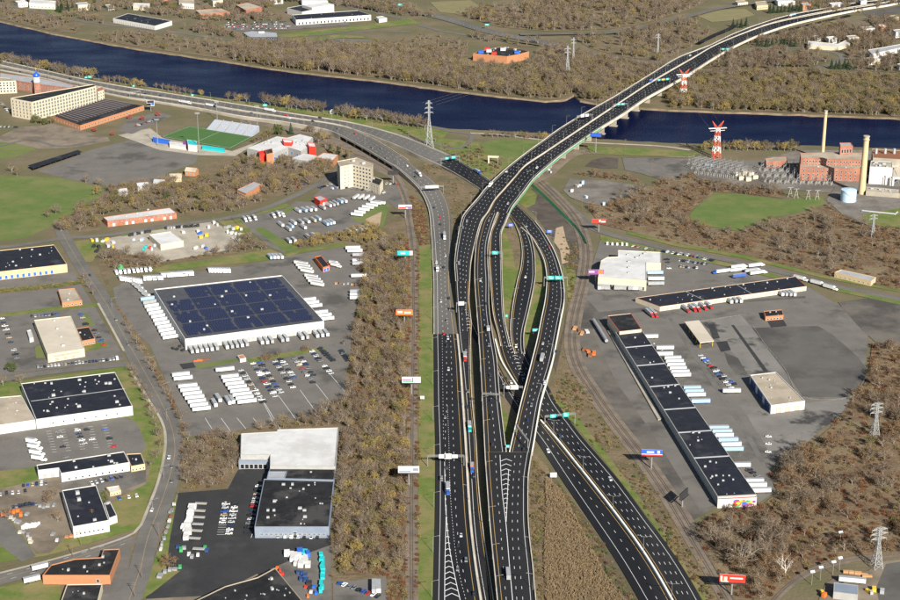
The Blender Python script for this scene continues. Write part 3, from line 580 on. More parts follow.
sheet('football_pitch', [(161,136.5),(189,125.8),(254,136),(231,148.7)], 'turf', .34)
def pitch_lines():
    q = [P(x, y, .36) for x, y in [(163,136.4),(189.5,126.4),(252,136.1),(230,148)]]; mb = MB()
    def seg(a, b): d = (b-a).normalized()*.14; n = Vector((-d.y, d.x, 0)); mb.face([a-n, b-n, b+n, a+n])
    for i in range(4): seg(q[i], q[(i+1) % 4])
    seg((q[0]+q[3])/2, (q[1]+q[2])/2)
    mb.build('pitch_line', 'paint_white', bpy.data.objects['football_pitch'], kind='stuff')
pitch_lines()
def stall_lines(name, rows):
    mb = MB()
    for a, b in rows:
        p = P(*a, .345); q = P(*b, .345); d = (q-p).normalized()*.14; n = Vector((-d.y, d.x, 0)); mb.face([p-n, q-n, q+n, p+n])
    mb.build(name, 'paint_white', kind='structure')
stall_lines('parking_line', [((246,372),(282,432)),((262,400),(275,425)),((278,395),(300,425)),((300,390),(316,412)),((316,384),(335,408)),((330,374),(345,392))] + [((205+i*16,418),(214+i*16,432-i*1.5)) for i in range(5)] + [((252.5+i*5.6,533.6),(251+i*5.6,538)) for i in range(14)] + [((218.5-i*.4,525+i*2.4),(226.5-i*.4,525+i*2.4)) for i in range(5)] + [((46+k*14+i*.75,431.5-k*1.5+i*2.6),(51+k*14+i*.75,431-k*1.5+i*2.6)) for k in range(5) for i in range(9)])
# ------------------------------------------------------------------ buildings
M('white_wall', (.56,.55,.525), (.50,.49,.465), .3, rough=.7); M('cream_wall', (.54,.48,.355), (.49,.435,.325), .3, rough=.85); M('tan_wall', (.52,.40,.24), (.47,.36,.22), .3, rough=.85)
M('brick_red', (.31,.125,.078), (.25,.10,.066), .6, (.36,.16,.10), .1, rough=.9); M('brick_orange', (.42,.19,.09), (.37,.165,.085), .5, rough=.9)
M('roof_navy', (.012,.014,.021), (.020,.022,.030), .15, (.042,.043,.050), .05, rough=.75, spec=.2, lo3=.56, hi3=.66); M('roof_black', (.012,.012,.013), (.024,.024,.025), .12, (.052,.050,.049), .045, rough=.75, spec=.2, lo3=.52, hi3=.62)
M('roof_white', (.58,.58,.575), (.53,.53,.525), .12, (.46,.455,.44), .03, rough=.7); M('roof_tan', (.34,.29,.22), (.40,.345,.27), .1, (.27,.23,.175), .04, rough=.9); M('roof_grey', (.28,.29,.31), (.34,.35,.37), .1, rough=.7)
M('roof_cream', (.48,.43,.35), (.52,.47,.39), .08, (.44,.395,.32), .03, rough=.85); M('wall_blue', (.17,.205,.26), (.20,.235,.29), .2, rough=.7); M('wall_navy', (.03,.06,.16), rough=.6); M('wall_grey', (.30,.30,.29), (.35,.35,.33), .2, rough=.8)
M('roof_solar', (.055,.057,.064), (.07,.072,.08), .2, rough=.7); M('window_pale', (.16,.18,.175), rough=.25, spec=.5); M('trim_red', (.42,.05,.03), rough=.6); M('glass', (.02,.03,.04), rough=.15, spec=.6); M('glass_teal', (.03,.11,.10), rough=.2, spec=.6); M('dark_void', (.012,.012,.013), rough=.9); M('metal_light', (.40,.41,.41), rough=.45, metal=.2)
M('metal_grey', (.30,.31,.32), (.36,.37,.38), .5, rough=.5, metal=.3); M('panel_blue', (.016,.019,.046), (.026,.030,.062), .8, rough=.3, spec=.5); M('accent_red', (.55,.035,.02), rough=.6); M('accent_blue', (.03,.12,.50), rough=.5)
M('dome_blue', (.015,.09,.55), rough=.35, spec=.5); M('accent_teal', (.02,.45,.46), rough=.5); M('accent_orange', (.62,.15,.03), rough=.6); M('accent_yellow', (.65,.42,.04), rough=.6); M('tower_grey', (.42,.43,.43), rough=.5, metal=.3); M('tank_blue', (.40,.54,.66), (.44,.57,.68), .3, rough=.5)
M('wood_lumber', (.40,.22,.10), (.48,.28,.14), 1.0, rough=.9); M('rust', (.24,.10,.05), (.18,.08,.045), .6, rough=.9); M('purple', (.20,.06,.24), rough=.6); M('accent_green', (.05,.30,.10), (.06,.34,.12), .4, rough=.6)

def inset(poly, d):
    n = len(poly); a = sum(poly[i].x*poly[(i+1) % n].y-poly[(i+1) % n].x*poly[i].y for i in range(n)); s = 1 if a > 0 else -1; out = []
    for i in range(n):
        p0, p1, p2 = poly[i-1], poly[i], poly[(i+1) % n]; e1 = (p1-p0).normalized(); e2 = (p2-p1).normalized(); n1 = Vector((-e1.y, e1.x))*s; n2 = Vector((-e2.y, e2.x))*s
        k = 1+n1.dot(n2); out.append(p1+(n1+n2)*(d/max(k, .3)))
    return out
class Bld: pass
FOOT = []
def building(name, label, roof_px, h, wall, roof, cat='building', par=.5, z0=0.0, parent=None, world=None, band=None):
    """roof outline in pixels at roof height h -> walls to the ground, parapet, recessed roof"""
    b = Bld(); pts = world or [P(x, y, h) for x, y in roof_px]; poly = [Vector((p.x, p.y)) for p in pts]; n = len(poly)
    a = sum(poly[i].x*poly[(i+1) % n].y-poly[(i+1) % n].x*poly[i].y for i in range(n)); b.src = poly[:]
    if a < 0: poly = poly[::-1]
    c = sum(poly, Vector((0, 0)))/n; loc = Vector((c.x, c.y, z0))
    if parent is None: root = thing(name, label, cat, loc)
    else: root = parent; loc = root.location.copy()
    FOOT.append(poly); b.root = root; b.loc = loc; b.h = h; b.poly = poly; inn = inset(poly, .45); mb = MB(); top = h+par
    w3 = lambda p, z: (p.x-loc.x, p.y-loc.y, z-loc.z)
    for i in range(n):
        p, q = poly[i], poly[(i+1) % n]; r, s = inn[i], inn[(i+1) % n]
        mb.face([w3(p, z0-.2), w3(q, z0-.2), w3(q, top), w3(p, top)]); mb.face([w3(p, top), w3(q, top), w3(s, top), w3(r, top)], 1); mb.face([w3(r, top), w3(s, top), w3(s, h-.05), w3(r, h-.05)])
    mb.build('wall', [wall, band or wall], root)
    mb = MB(); mb.face([w3(p, h) for p in inn]); mb.build('roof', roof, root)
    return b
_wm = {}
def winmesh(w, h, glass='glass', frame='white_wall', d=.14):
    k = (round(w, 1), round(h, 1), glass, frame)
    if k not in _wm:
        mb = MB(); t = min(.16, w*.14)
        mb.box(-w/2+t, w/2-t, -.02, .05, t, h-t, 0)
        for x0, x1, z0, z1 in ((-w/2, w/2, 0, t), (-w/2, w/2, h-t, h), (-w/2, -w/2+t, t, h-t), (w/2-t, w/2, t, h-t)): mb.box(x0, x1, -.02, d, z0, z1, 1)
        _wm[k] = mb.mesh('window_mesh', [glass, frame])
    return _wm[k]
def windows(b, ie, zs, n, w, h, m0=.0, m1=.0, name='window', glass='glass', frame='white_wall', skip=()):
    """n openings per storey on wall edge ie (index into the pixel outline)"""
    p, q = b.src[ie], b.src[(ie+1) % len(b.src)]; c = sum(b.src, Vector((0, 0)))/len(b.src)
    d = (q-p); L = d.length; d = d/L; nrm = Vector((d.y, -d.x))
    if nrm.dot((p+q)/2-c) < 0: nrm = -nrm; p, q = q, p; d = -d
    me = winmesh(w, h, glass, frame); rz = math.atan2(nrm.y, nrm.x)-math.pi/2
    for z in zs:
        for i in range(n):
            if i in skip: continue
            t = m0+(L-m0-m1)*(i+.5)/n; x = p+d*t+nrm*.01
            link(name, me, b.root, (x.x-b.loc.x, x.y-b.loc.y, z-b.loc.z), rz)
_vm = {}
def unit_mesh(kind):
    if kind not in _vm:
        mb = MB()
        if kind == 'vent': mb.box(-.5, .5, -.5, .5, 0, .8, 0); mb.box(-.62, .62, -.62, .62, .8, 1.0, 0)
        else: mb.box(-.5, .5, -.5, .5, .1, 1, 0); mb.box(-.3, .1, -.3, .3, 1, 1.08, 1); mb.box(-.55, .55, -.55, .55, 0, .1, 1)
        _vm[kind] = mb.mesh(kind+'_mesh', ['metal_light', 'metal_grey'])
    return _vm[kind]
def vents(b, px=(), rand=0, seed=1, size=1.5, name='roof_vent', kind='unit'):
    rr = random.Random(seed); rz = math.atan2((b.poly[1]-b.poly[0]).y, (b.poly[1]-b.poly[0]).x); sp = [(P(x, y, b.h), 1) for x, y in px]
    lo = Vector((min(p.x for p in b.poly), min(p.y for p in b.poly))); hi = Vector((max(p.x for p in b.poly), max(p.y for p in b.poly))); k = 0
    inn = inset(b.poly, 2.5)
    while rand and k < 400 and len(sp) < len(px)+rand:
        k += 1; p = Vector((rr.uniform(lo.x, hi.x), rr.uniform(lo.y, hi.y)))
        if inside(p, inn): sp.append((Vector((p.x, p.y, b.h)), 0))
    for p, big in sp:
        s = size*(rr.uniform(.55, .8) if big else rr.uniform(.22, .45)); link(name, unit_mesh(kind), b.root, (p.x-b.loc.x, p.y-b.loc.y, b.h+.02-b.loc.z), rz, (s*rr.uniform(.9, 1.5), s, s*.8))
def inside(p, poly):
    c = False; n = len(poly); j = n-1
    for i in range(n):
        a, b = poly[i], poly[j]
        if (a.y > p.y) != (b.y > p.y) and p.x < (b.x-a.x)*(p.y-a.y)/(b.y-a.y)+a.x: c = not c
        j = i
    return c
def lerp_quad(q, u, v): return (q[0]*(1-u)+q[1]*u)*(1-v)+(q[3]*(1-u)+q[2]*u)*v

# 1. the solar-roofed warehouse
b = building('warehouse', 'large white warehouse with rows of dark solar panels covering its roof', [(154,290),(282,276),(324,322),(185,340)], 9, 'white_wall', 'roof_solar', 'warehouse', .9)
def solar(b, nx, ny, rows):
    q = [Vector((p.x-b.loc.x, p.y-b.loc.y, b.h)) for p in b.src]; rr = random.Random(5); mb = MB()
    for r in range(rows):
        pass
    for i in range(nx):
        for j in range(ny):
            if (i, j) in ((0, 0),): continue
            u0 = .035+i*(.93/nx); u1 = u0+.93/nx-.010; v0 = .04+j*(.92/ny); v1 = v0+.92/ny-.02
            for r in range(rows):
                va = v0+(v1-v0)*r/rows; vb = v0+(v1-v0)*(r+.85)/rows
                a0 = u0+(.012 if rr.random() < .15 else 0); a1 = u1-(.012 if rr.random() < .15 else 0); mb = MB(); cells = 9; z = Vector((0, 0, 1))
                for c in range(cells):
                    s0 = a0+(a1-a0)*c/cells; s1 = a0+(a1-a0)*(c+.9)/cells
                    if rr.random() < .03: continue
                    p = [lerp_quad(q, s0, va)+z*.75, lerp_quad(q, s1, va)+z*.75, lerp_quad(q, s1, vb)+z*.25, lerp_quad(q, s0, vb)+z*.25]
                    mb.face(p if (p[1]-p[0]).cross(p[2]-p[1]).z > 0 else p[::-1])
                mb.build('solar_panel_row', 'panel_blue', b.root)
solar(b, 5, 4, 5)
vents(b, [(174,297),(172,305),(204,330),(207,326),(215,305),(222,297),(232,312),(246,296),(262,310),(248,318),(190,322),(270,296),(250,283),(226,292)], 0, 3, 2.4)
windows(b, 2, [.6], 26, 2.9, 3.4, 3, 3, 'dock_door', 'wall_grey', 'metal_light'); windows(b, 3, [.6], 16, 2.9, 3.4, 3, 3, 'dock_door', 'wall_grey', 'metal_light'); windows(b, 1, [.6], 12, 2.9, 3.4, 3, 3, 'dock_door', 'wall_grey', 'metal_light')
# 2. left block
b = building('warehouse', 'navy-roofed warehouse with tan front and blue dock doors at the left edge', [(-30,254),(54,245),(67,264.5),(-30,275.5)], 8, 'tan_wall', 'roof_navy', 'warehouse'); vents(b, [(20,250),(32,250),(13,262),(16,266),(40,255)], 10, 2, 2)
windows(b, 2, [.5], 12, 2.6, 3.6, 14, 12, 'dock_door', 'accent_blue', 'white_wall')
b = building('building', 'pale flat-roofed building with a cream lower roof half beside the parked cars', [(34,320.5),(71,316.5),(84.5,349),(47.5,355)], 7, 'cream_wall', 'roof_cream'); vents(b, [(54,321),(57,329),(61,337),(63,346)], 0, 4, 2.6)
windows(b, 2, [.4], 3, 3.4, 3.2, 4, 6, 'dock_door', 'roof_tan', 'white_wall'); windows(b, 2, [4.2], 1, 22, 1.6, .5, .5, 'brown_band', 'roof_tan', 'roof_tan')
b2 = building('annex', 'small dark-roofed annex with brick front beside the pale flat-roofed building', [(76,329),(89,327),(95,339),(82,341.5)], 4.5, 'brick_orange', 'roof_black'); vents(b2, [(80,333)], 2, 1, 1.6); windows(b2, 2, [1], 5, 1.3, 1.6)
b = building('shop', 'low grey-roofed shop with brick walls above the pale flat-roofed building', [(58,290),(75,288.5),(82,300.5),(62,303)], 4.5, 'brick_orange', 'roof_tan'); vents(b, [(69,294),(68,300)], 3, 7, 1.8); windows(b, 2, [1], 5, 1.4, 1.6)
b = building('shed', 'small white shed with a tan lean-to left of the pale flat-roofed building', [(27,331),(31,330),(33.5,338),(29.5,339)], 3.5, 'white_wall', 'roof_white')
b = building('warehouse', 'wide navy-roofed warehouse with bright white walls below the side street', [(21,384),(115,372.5),(132.5,406.5),(36,420)], 7.5, 'white_wall', 'roof_navy', 'warehouse')
vents(b, [(51.5,384),(79.5,380.5),(53.5,396),(84.5,392),(47.5,411.5),(79,407),(106,384),(110,384),(117,402.5)], 26, 5, 2.6); windows(b, 2, [2.5], 7, 1.2, 1.6, 8, 8)
mbr = MB(); q0, q1 = [P(x, y, 7.55) for x, y in ((31,401.3),(124.5,388.8))]; mbr.bar(q0-b.loc, q1-b.loc, .5, .5); mbr.build('roof_ridge', 'metal_grey', b.root)
b = building('wing', 'flat tan-roofed building with white walls adjoining the wide navy-roofed warehouse', [(-30,400),(21.3,396),(35.3,420.4),(-30,430)], 7.2, 'white_wall', 'roof_tan'); vents(b, [(17,411),(16,403)], 5, 9, 1.6)
b = building('workshop', 'long white building with a navy roof beside the box trucks', [(36.5,465.5),(124,452),(129.5,463),(61,474),(58.5,468.5),(38,471)], 6.5, 'white_wall', 'roof_navy', 'building'); vents(b, [(74,461.5),(76,468),(109,456),(111.5,462)], 4, 3, 2.2); windows(b, 2, [1.0], 9, 1.3, 1.6, 3, 3); windows(b, 4, [.4], 2, 3, 3, 2, 2, 'garage_door', 'wall_grey', 'metal_light')
b = building('annex', 'small navy-roofed annex with tan walls at the end of the long white building', [(126,454.5),(141,453.8),(145,464.5),(131,467)], 4.2, 'tan_wall', 'roof_navy'); vents(b, [(136,460)], 1, 3, 1.8); windows(b, 2, [1], 4, 1.2, 1.4)
b = building('warehouse', 'navy-roofed white block with a large roof duct near the street corner', [(62,491),(96,485.5),(109,521),(73,527.5)], 8, 'white_wall', 'roof_navy', 'warehouse'); vents(b, [(77.5,494),(79,500.5)], 3, 5, 3.4); windows(b, 2, [2], 6, 1.2, 1.6, 3, 3); windows(b, 3, [.4], 4, 2.8, 3, 3, 3, 'garage_door', 'wall_grey', 'metal_light')
b = building('annex', 'narrow navy-roofed annex on the right side of the white block', [(104,504),(110,502),(117,516),(109,519)], 5, 'white_wall', 'roof_navy'); vents(b, [(107.5,504)], 0, 2, 2.0)
b = building('shed', 'small white low building with tan base between the parked cars', [(106,488),(119,486),(121,490.5),(110,493)], 3, 'tan_wall', 'roof_white'); windows(b, 2, [.8], 4, 1.0, 1.2)
b = building('brick_shop', 'black-roofed orange brick building in the fork of the two streets', [(42.5,576),(51,565.5),(75,559.5),(101,558),(103.5,550),(120,549.5),(110,576)], 6, 'brick_orange', 'roof_black'); vents(b, [(68.5,570.5),(84.5,567.5),(99.5,565.5),(103,557.5)], 3, 3, 2.0); windows(b, 6, [1.2], 1, 1.6, 2.6, 30, 4, 'door')
b = building('brick_shop', 'small black-roofed building below the orange brick building', [(61,602),(67,585),(102.5,584.5),(98,602)], 4.5, 'cream_wall', 'roof_black'); vents(b, [(84,594)], 2, 3, 1.8)
# 3. the yard below the car lot
b = building('warehouse', 'white-roofed warehouse at the foot of the car lot', [(241,434),(277,432),(277.2,430),(338.5,428),(335.5,467),(270,466.5),(270,455.5),(240.5,455.5)], 9, 'wall_grey', 'roof_white', 'warehouse'); vents(b, [], 3, 3, 1.2)
b2 = building('dock_canopy', 'pale blue metal canopy over the truck docks of the white-roofed warehouse', [(239.5,456),(269.5,456),(268.5,461.5),(238.5,461.5)], 6, 'wall_blue', 'roof_grey'); windows(b2, 2, [.3], 6, 2.8, 3.6, 1, 1, 'dock_door', 'dark_void', 'white_wall')
b = building('warehouse', 'black-roofed warehouse with a pale blue-grey front wall facing the dark lot', [(264,479.5),(334,481.5),(329,527.5),(254.5,527.5)], 8, 'wall_blue', 'roof_black', 'warehouse'); vents(b, [(283.5,485),(292.5,485),(303.5,489.5),(274.5,502),(268,511),(274,511),(268,518),(304.5,511),(305,517.5),(300,509)], 14, 3, 2.2)
windows(b, 2, [2.6], 14, 2.2, 1.1, 3, 2); windows(b, 2, [0.3], 1, 2.6, 4.5, 36, 32, 'entrance_door', 'glass', 'white_wall')
b2 = building('link_roof', 'dark connecting block between the white-roofed and black-roofed warehouses', [(270,468),(335.3,468),(334.2,480.5),(267.5,478.8)], 7, 'wall_blue', 'roof_black'); vents(b2, [(311,472.5)], 1, 3, 1.6)
b2 = building('porch', 'grey metal lean-to roof beside the dark connecting block', [(268.5,472),(287,472),(285,478.5),(267,478.5)], 7.6, 'wall_blue', 'roof_grey', z0=0)
b = building('workshop', 'black-roofed L-shaped building at the bottom edge of the dark lot', [(186,606),(225,587),(257.5,578),(275,568.5),(306,606)], 6, 'roof_tan', 'roof_black'); vents(b, [(271.5,579.5),(272,589.5)], 14, 6, 2.0)
# 4. brick, shed, office, school
b = building('brick_works', 'long low red brick building with a patchy white roof beside the street', [(103,217.5),(170,208),(176.5,213),(107.5,221.5)], 6, 'brick_red', 'roof_white'); vents(b, [(148,210),(137,213.5),(126,216.5)], 8, 4, 2.2)
windows(b, 2, [.3], 10, 2.8, 3.0, 3, 3, 'garage_door', 'white_wall', 'white_wall', (1, 4, 7)); windows(b, 2, [4], 14, 1.4, 1.2, 3, 3)
b = building('shed', 'white-roofed open shed in the middle of the equipment yard', [(149,235),(171,231.8),(183.5,241),(160.5,245)], 6, 'cream_wall', 'roof_white'); windows(b, 2, [.2], 2, 5, 3.6, 2, 2, 'garage_door', 'roof_cream', 'metal_light')
b = building('office_tower', 'six-storey cream office block with a teal entrance bay above the bus lot', [(337,161.5),(357,158),(373,164),(371.5,169),(352.5,164.5),(340,167)], 26, 'cream_wall', 'roof_tan'); 
zs = [2.2+4.2*k for k in range(6)]
windows(b, 5, zs, 4, 3.4, 2.0, .3, .3); windows(b, 3, zs, 6, 3.0, 2.0, .3, .3); windows(b, 4, zs, 2, 1.2, 1.8, 4, 4)
vents(b, [(353,161.5),(363,164)], 0, 3, 5.0, 'penthouse')
b2 = building('office_wing', 'three-storey cream office wing with a dark roof beside the office tower', [(362,179),(371,176),(383,180),(379.5,186)], 10.5, 'cream_wall', 'roof_black'); windows(b2, 3, [1.2,4.2,7.2], 6, 1.7, 1.6, .4, .4); windows(b2, 2, [1.2,4.2,7.2], 4, 1.7, 1.6); vents(b2, [(374,179)], 0, 3, 3)
def entrance_bay():
    p = P(347.5, 186.5); mb = MB(); mb.cone((0, 0, 0), (0, 0, 6.2), 5, 5, 14, 0); mb.cone((0, 0, 6.2), (0, 0, 8.6), 5.4, 3.8, 14, 1); o = mb.build('entrance_bay', ['glass', 'glass_teal'], None, p, label='round teal-roofed entrance bay at the foot of the office tower', category='entrance')
entrance_bay()
b = building('depot_shed', 'red metal shed with a pale roof between the bus rows', [(314,197.5),(321,196),(327,198.6),(320,201.4)], 7, 'accent_red', 'roof_grey'); windows(b, 2, [.3], 1, 3.6, 4, 1, 1, 'garage_door', 'white_wall', 'white_wall')
def school():
    hall = building('school', 'white-roofed school complex with brick base and red corner boxes', [(247,148.5),(277,136.5),(287,138),(300,134.5),(313,137.5),(307,143.5),(309,147),(301,151.5),(288,147.5),(272,155),(262,152)], 10, 'wall_grey', 'roof_white')
    windows(hall, 8, [3.5], 4, 3.4, 2.6, 1, 1, 'window', 'accent_blue'); windows(hall, 7, [3.5], 2, 3.4, 2.6, 2, 2, 'window', 'accent_blue'); windows(hall, 9, [1], 3, 2.6, 3.0, 2, 2, 'window', 'glass_teal')
    vents(hall, [(268,141),(272,143),(265,144),(297,143),(303,141)], 4, 3, 3)
    for nm, lb, px, h, w, r in (('pavilion', 'bright red corner box at the school entrance', [(258.5,151.5),(265,150.5),(266,154),(259.5,155)], 10.5, 'accent_red', 'accent_red'), ('pavilion', 'brick corner tower with a dark top at the school entrance', [(265,150),(272,148.5),(273,153),(266.5,154.5)], 13, 'brick_orange', 'roof_black'),
        ('pavilion', 'red and white clerestory box in the middle of the school roof', [(282,139),(293,140.5),(291.5,143),(284,142.6)], 14, 'accent_red', 'roof_white'), ('pavilion', 'bright red and grey box at the right end of the school roof', [(307,143),(315,143.5),(316,147),(309,146.5)], 13.5, 'accent_red', 'roof_white'),
        ('school_hall', 'lower white-roofed school hall on a brick base', [(292,158.5),(304,153.5),(317,156),(305.5,161.5)], 7, 'wall_grey', 'roof_white'), ('school_gym', 'white-roofed gymnasium on the right end of the school', [(316,157.5),(323.5,153),(338,155),(333,160.5)], 8, 'brick_orange', 'roof_white')):
        q = building(nm, lb, px, h, w, r); 
        if 'hall' in nm or 'gym' in nm: windows(q, 3, [2], 6, 1.6, 2, 1, 1); vents(q, [], 3, 2, 1.5)
school()
b = building('house', 'grey-roofed brick house half hidden by bare trees near the school', [(237,190),(254,182),(262,184.5),(246,194)], 7, 'brick_orange', 'roof_grey', 'house'); windows(b, 3, [1, 4], 6, 1.2, 1.5)
# houses among the trees by the park
def house(label, px, py, L, W, rz, wall, roofm, h=5.5):
    p = P(px, py); t = thing('house', label, 'house', p, rz); mb = MB(); mb.box(-L/2, L/2, -W/2, W/2, -.2, h); mb.build('wall', wall, t)
    mb = MB(); e = .5; r = h+W*.38; A = [(-L/2-e, -W/2-e, h-.3), (L/2+e, -W/2-e, h-.3), (L/2+e, 0, r), (-L/2-e, 0, r), (-L/2-e, W/2+e, h-.3), (L/2+e, W/2+e, h-.3)]
    mb.face([A[0], A[1], A[2], A[3]]); mb.face([A[3], A[2], A[5], A[4]]); mb.face([A[0], A[3], A[4]], 1); mb.face([A[1], A[5], A[2]], 1); mb.build('roof', [roofm, wall], t)
    me = winmesh(1.1, 1.5)
    for s, x in ((-1, -L/3), (-1, 0), (-1, L/3), (1, -L/3), (1, L/3)):
        for z in (1.0, 3.6): link('window', me, t, (x, s*(W/2+.01), z), math.pi if s < 0 else 0)
    mb = MB(); mb.box(L*.2, L*.2+.8, -.4, .4, h, r+1); mb.build('chimney', 'brick_red', t)
house('white house with grey gable roof among trees above the long brick building', 143, 190, 12, 9, .3, 'white_wall', 'roof_grey')
house('brick house with grey gable roof nearest the stadium car park trees', 160, 187, 12, 9, -.2, 'brick_red', 'roof_grey')
house('tan house with brown roof right of the white house among the trees', 176, 181, 13, 9, .1, 'tan_wall', 'roof_tan')
house('brick house with white trim beside the lane in the trees', 192, 175, 13, 9, -.3, 'brick_orange', 'roof_tan')
house('white house closest to the green park lawn', 122, 196, 11, 8, .5, 'white_wall', 'roof_grey')
# 5. the armoury works at the far left
b = building('factory', 'long five-storey cream factory block with rows of windows near the highway', [(10.5,98.5),(93,84.5),(96,86.5),(32,102.5)], 24, 'cream_wall', 'roof_black', 'factory', .8)
windows(b, 2, [2+4.4*k for k in range(5)], 22, 3.6, 3.5, 1, 1, 'window', 'window_pale', 'cream_wall'); windows(b, 3, [2+4.4*k for k in range(5)], 6, 2.8, 3.2, 1, 1, 'window', 'window_pale', 'cream_wall')
b2 = building('factory_end', 'cream stair block with brick top at the right end of the cream factory', [(96,88.5),(102.5,86.5),(104,90),(97.5,92)], 18, 'cream_wall', 'brick_red'); windows(b2, 2, [2,6,10,14], 3, 1.8, 2.4)
b = building('brick_factory', 'red brick factory range with grey roof below the blue dome', [(0,73),(38,78),(75,85.5),(70,88),(36,84),(15,80.5),(0,80)], 13, 'brick_red', 'roof_grey', 'factory'); windows(b, 3, [2,5.4,8.8], 14, 1.7, 2.2, 1, 1); windows(b, 4, [2,5.4,8.8], 9, 1.7, 2.2, 1, 1)
vents(b, [], 8, 2, 2)
def dome():
    b = building('dome_tower', 'brick tower with white lantern and bright blue onion dome', [(33.5,80),(39.5,80),(40,83.5),(34,83.5)], 17, 'brick_red', 'roof_grey', 'tower'); windows(b, 2, [3,7,11], 2, 1.4, 2.4)
    c = sum(b.poly, Vector((0, 0)))/4; x, y = c.x-b.loc.x, c.y-b.loc.y; mb = MB(); mb.cone((x, y, 17), (x, y, 19), 4.6, 4.6, 12); mb.cone((x, y, 19), (x, y, 23), 3.6, 3.6, 12); mb.cone((x, y, 23), (x, y, 23.8), 4.4, 4.0, 12)
    for k in range(8): a = k*math.pi/4; mb.cone((x+4*math.cos(a), y+4*math.sin(a), 19), (x+4*math.cos(a), y+4*math.sin(a), 23), .3, .3, 6)
    mb.build('lantern', 'white_wall', b.root)
    mb = MB(); prof = [(3.2, 23.8), (4.3, 25), (4.6, 26.5), (4.0, 28), (2.6, 29.4), (1.3, 30.5), (.5, 31.6), (.12, 33)]
    for (r0, z0), (r1, z1) in zip(prof, prof[1:]): mb.cone((x, y, z0), (x, y, z1), r0, r1, 16, cap=False)
    o = mb.build('onion_dome', 'dome_blue', b.root); o.data.polygons.foreach_set('use_smooth', [True]*len(o.data.polygons))
    mb = MB(); mb.cone((x, y, 33), (x, y, 34.5), .12, .1, 6); mb.cone((x, y, 34.5), (x, y, 35.5), .5, .5, 8); mb.build('finial', 'accent_yellow', b.root)
dome()
b = building('mill', 'cream mill building with large windows at the left edge behind the factory', [(-12,76.5),(10,78.5),(16,81),(-12,82)], 17, 'cream_wall', 'roof_tan', 'factory'); windows(b, 2, [2,6,10,13.4], 8, 2.2, 2.6, 1, 1)
def sawtooth():
    px = [(53.5,116),(105,99),(144,105.5),(80,125.5)]; b = building('sawtooth_factory', 'low brick factory with a dark saw-tooth roof beside the cream factory', px, 6.5, 'brick_orange', 'roof_black', 'factory', .2)
    q = [Vector((p.x-b.loc.x, p.y-b.loc.y, 6.6)) for p in b.src]; n = 17; up = Vector((0, 0, 1))
    for k in range(n):
        u0 = .02+.96*k/n; u1 = .02+.96*(k+1)/n; um = u0+(u1-u0)*.62
        a, bb, c, d = [lerp_quad(q, u0, v) for v in (.02, .80)] + [lerp_quad(q, u1, v) for v in (.80, .02)]; e, f = lerp_quad(q, um, .02)+up*1.5, lerp_quad(q, um, .80)+up*1.5
        mb = MB(); mb.face([a, bb, f, e][::-1]); mb.face([e, f, c, d][::-1], 1); mb.face([a, e, d]); mb.face([bb, c, f]); mb.bar(e+up*.1, f+up*.1, .9, .25, 1); o = mb.build('roof_tooth', ['roof_tooth_shaded', 'roof_tooth_lit'], b.root)  # pale ridge bar paints in the highlight along each tooth
    windows(b, 2, [1.6], 20, 2.0, 2.6, 1, 1); windows(b, 3, [1.6], 9, 2.0, 2.4, 1, 1)
M('roof_tooth_shaded', (.028,.022,.026), (.036,.03,.032), .2, rough=.8); M('roof_tooth_lit', (.24,.21,.21), (.28,.25,.25), .2, rough=.7)  # shaded and lit tones painted onto the two faces of each tooth
sawtooth()
def carport():
    q = [P(x, y, 4) for x, y in [(28,165.5),(78,150),(82,152),(33,168.5)]]; c = sum(q, Vector())/4; c.z = 0; t = thing('carport', 'long black solar carport roof beside the stadium car park', 'carport', c); mb = MB(); mb.prism([(p.x-c.x, p.y-c.y) for p in q], 3.9, 4.2, 0, 0, True); mb.build('roof', 'roof_navy', t)
    for k in range(9):
        u = (k+.5)/9; p = lerp_quad(q, u, .5)-c; mb = MB(); mb.cone((p.x, p.y, 0), (p.x, p.y, 3.9), .3, .3, 6); mb.build('post', 'metal_grey', t)
carport()
def grandstand():
    q = [P(x, y, 0) for x, y in [(206.5,129.5),(252,137),(259.5,131.5),(215.5,125)]]; c = sum(q, Vector())/4; t = thing('grandstand', 'pale grey sloping grandstand on the far side of the green pitch', 'grandstand', c); n = 12; up = Vector((0, 0, 1))
    for k in range(n):
        v0, v1 = k/n, (k+1)/n; a, b_, cc, d = lerp_quad(q, 0, v0)-c, lerp_quad(q, 1, v0)-c, lerp_quad(q, 1, v1)-c, lerp_quad(q, 0, v1)-c; h = .9+k*.62; mb = MB(); mb.prism([(p.x, p.y) for p in (a, b_, cc, d)], 0, h); mb.build('seating_row', 'stand_grey', t)
    for u in (.2, .4, .6, .8):
        a, b_ = lerp_quad(q, u, 0)-c+up*1.1, lerp_quad(q, u, 1)-c+up*8.6; mb = MB(); mb.bar(a, b_, 1.3, .15); mb.build('aisle', 'concrete_pale', t)
M('stand_grey', (.40,.43,.48), (.45,.48,.53), .3, rough=.5, metal=.2)
grandstand()
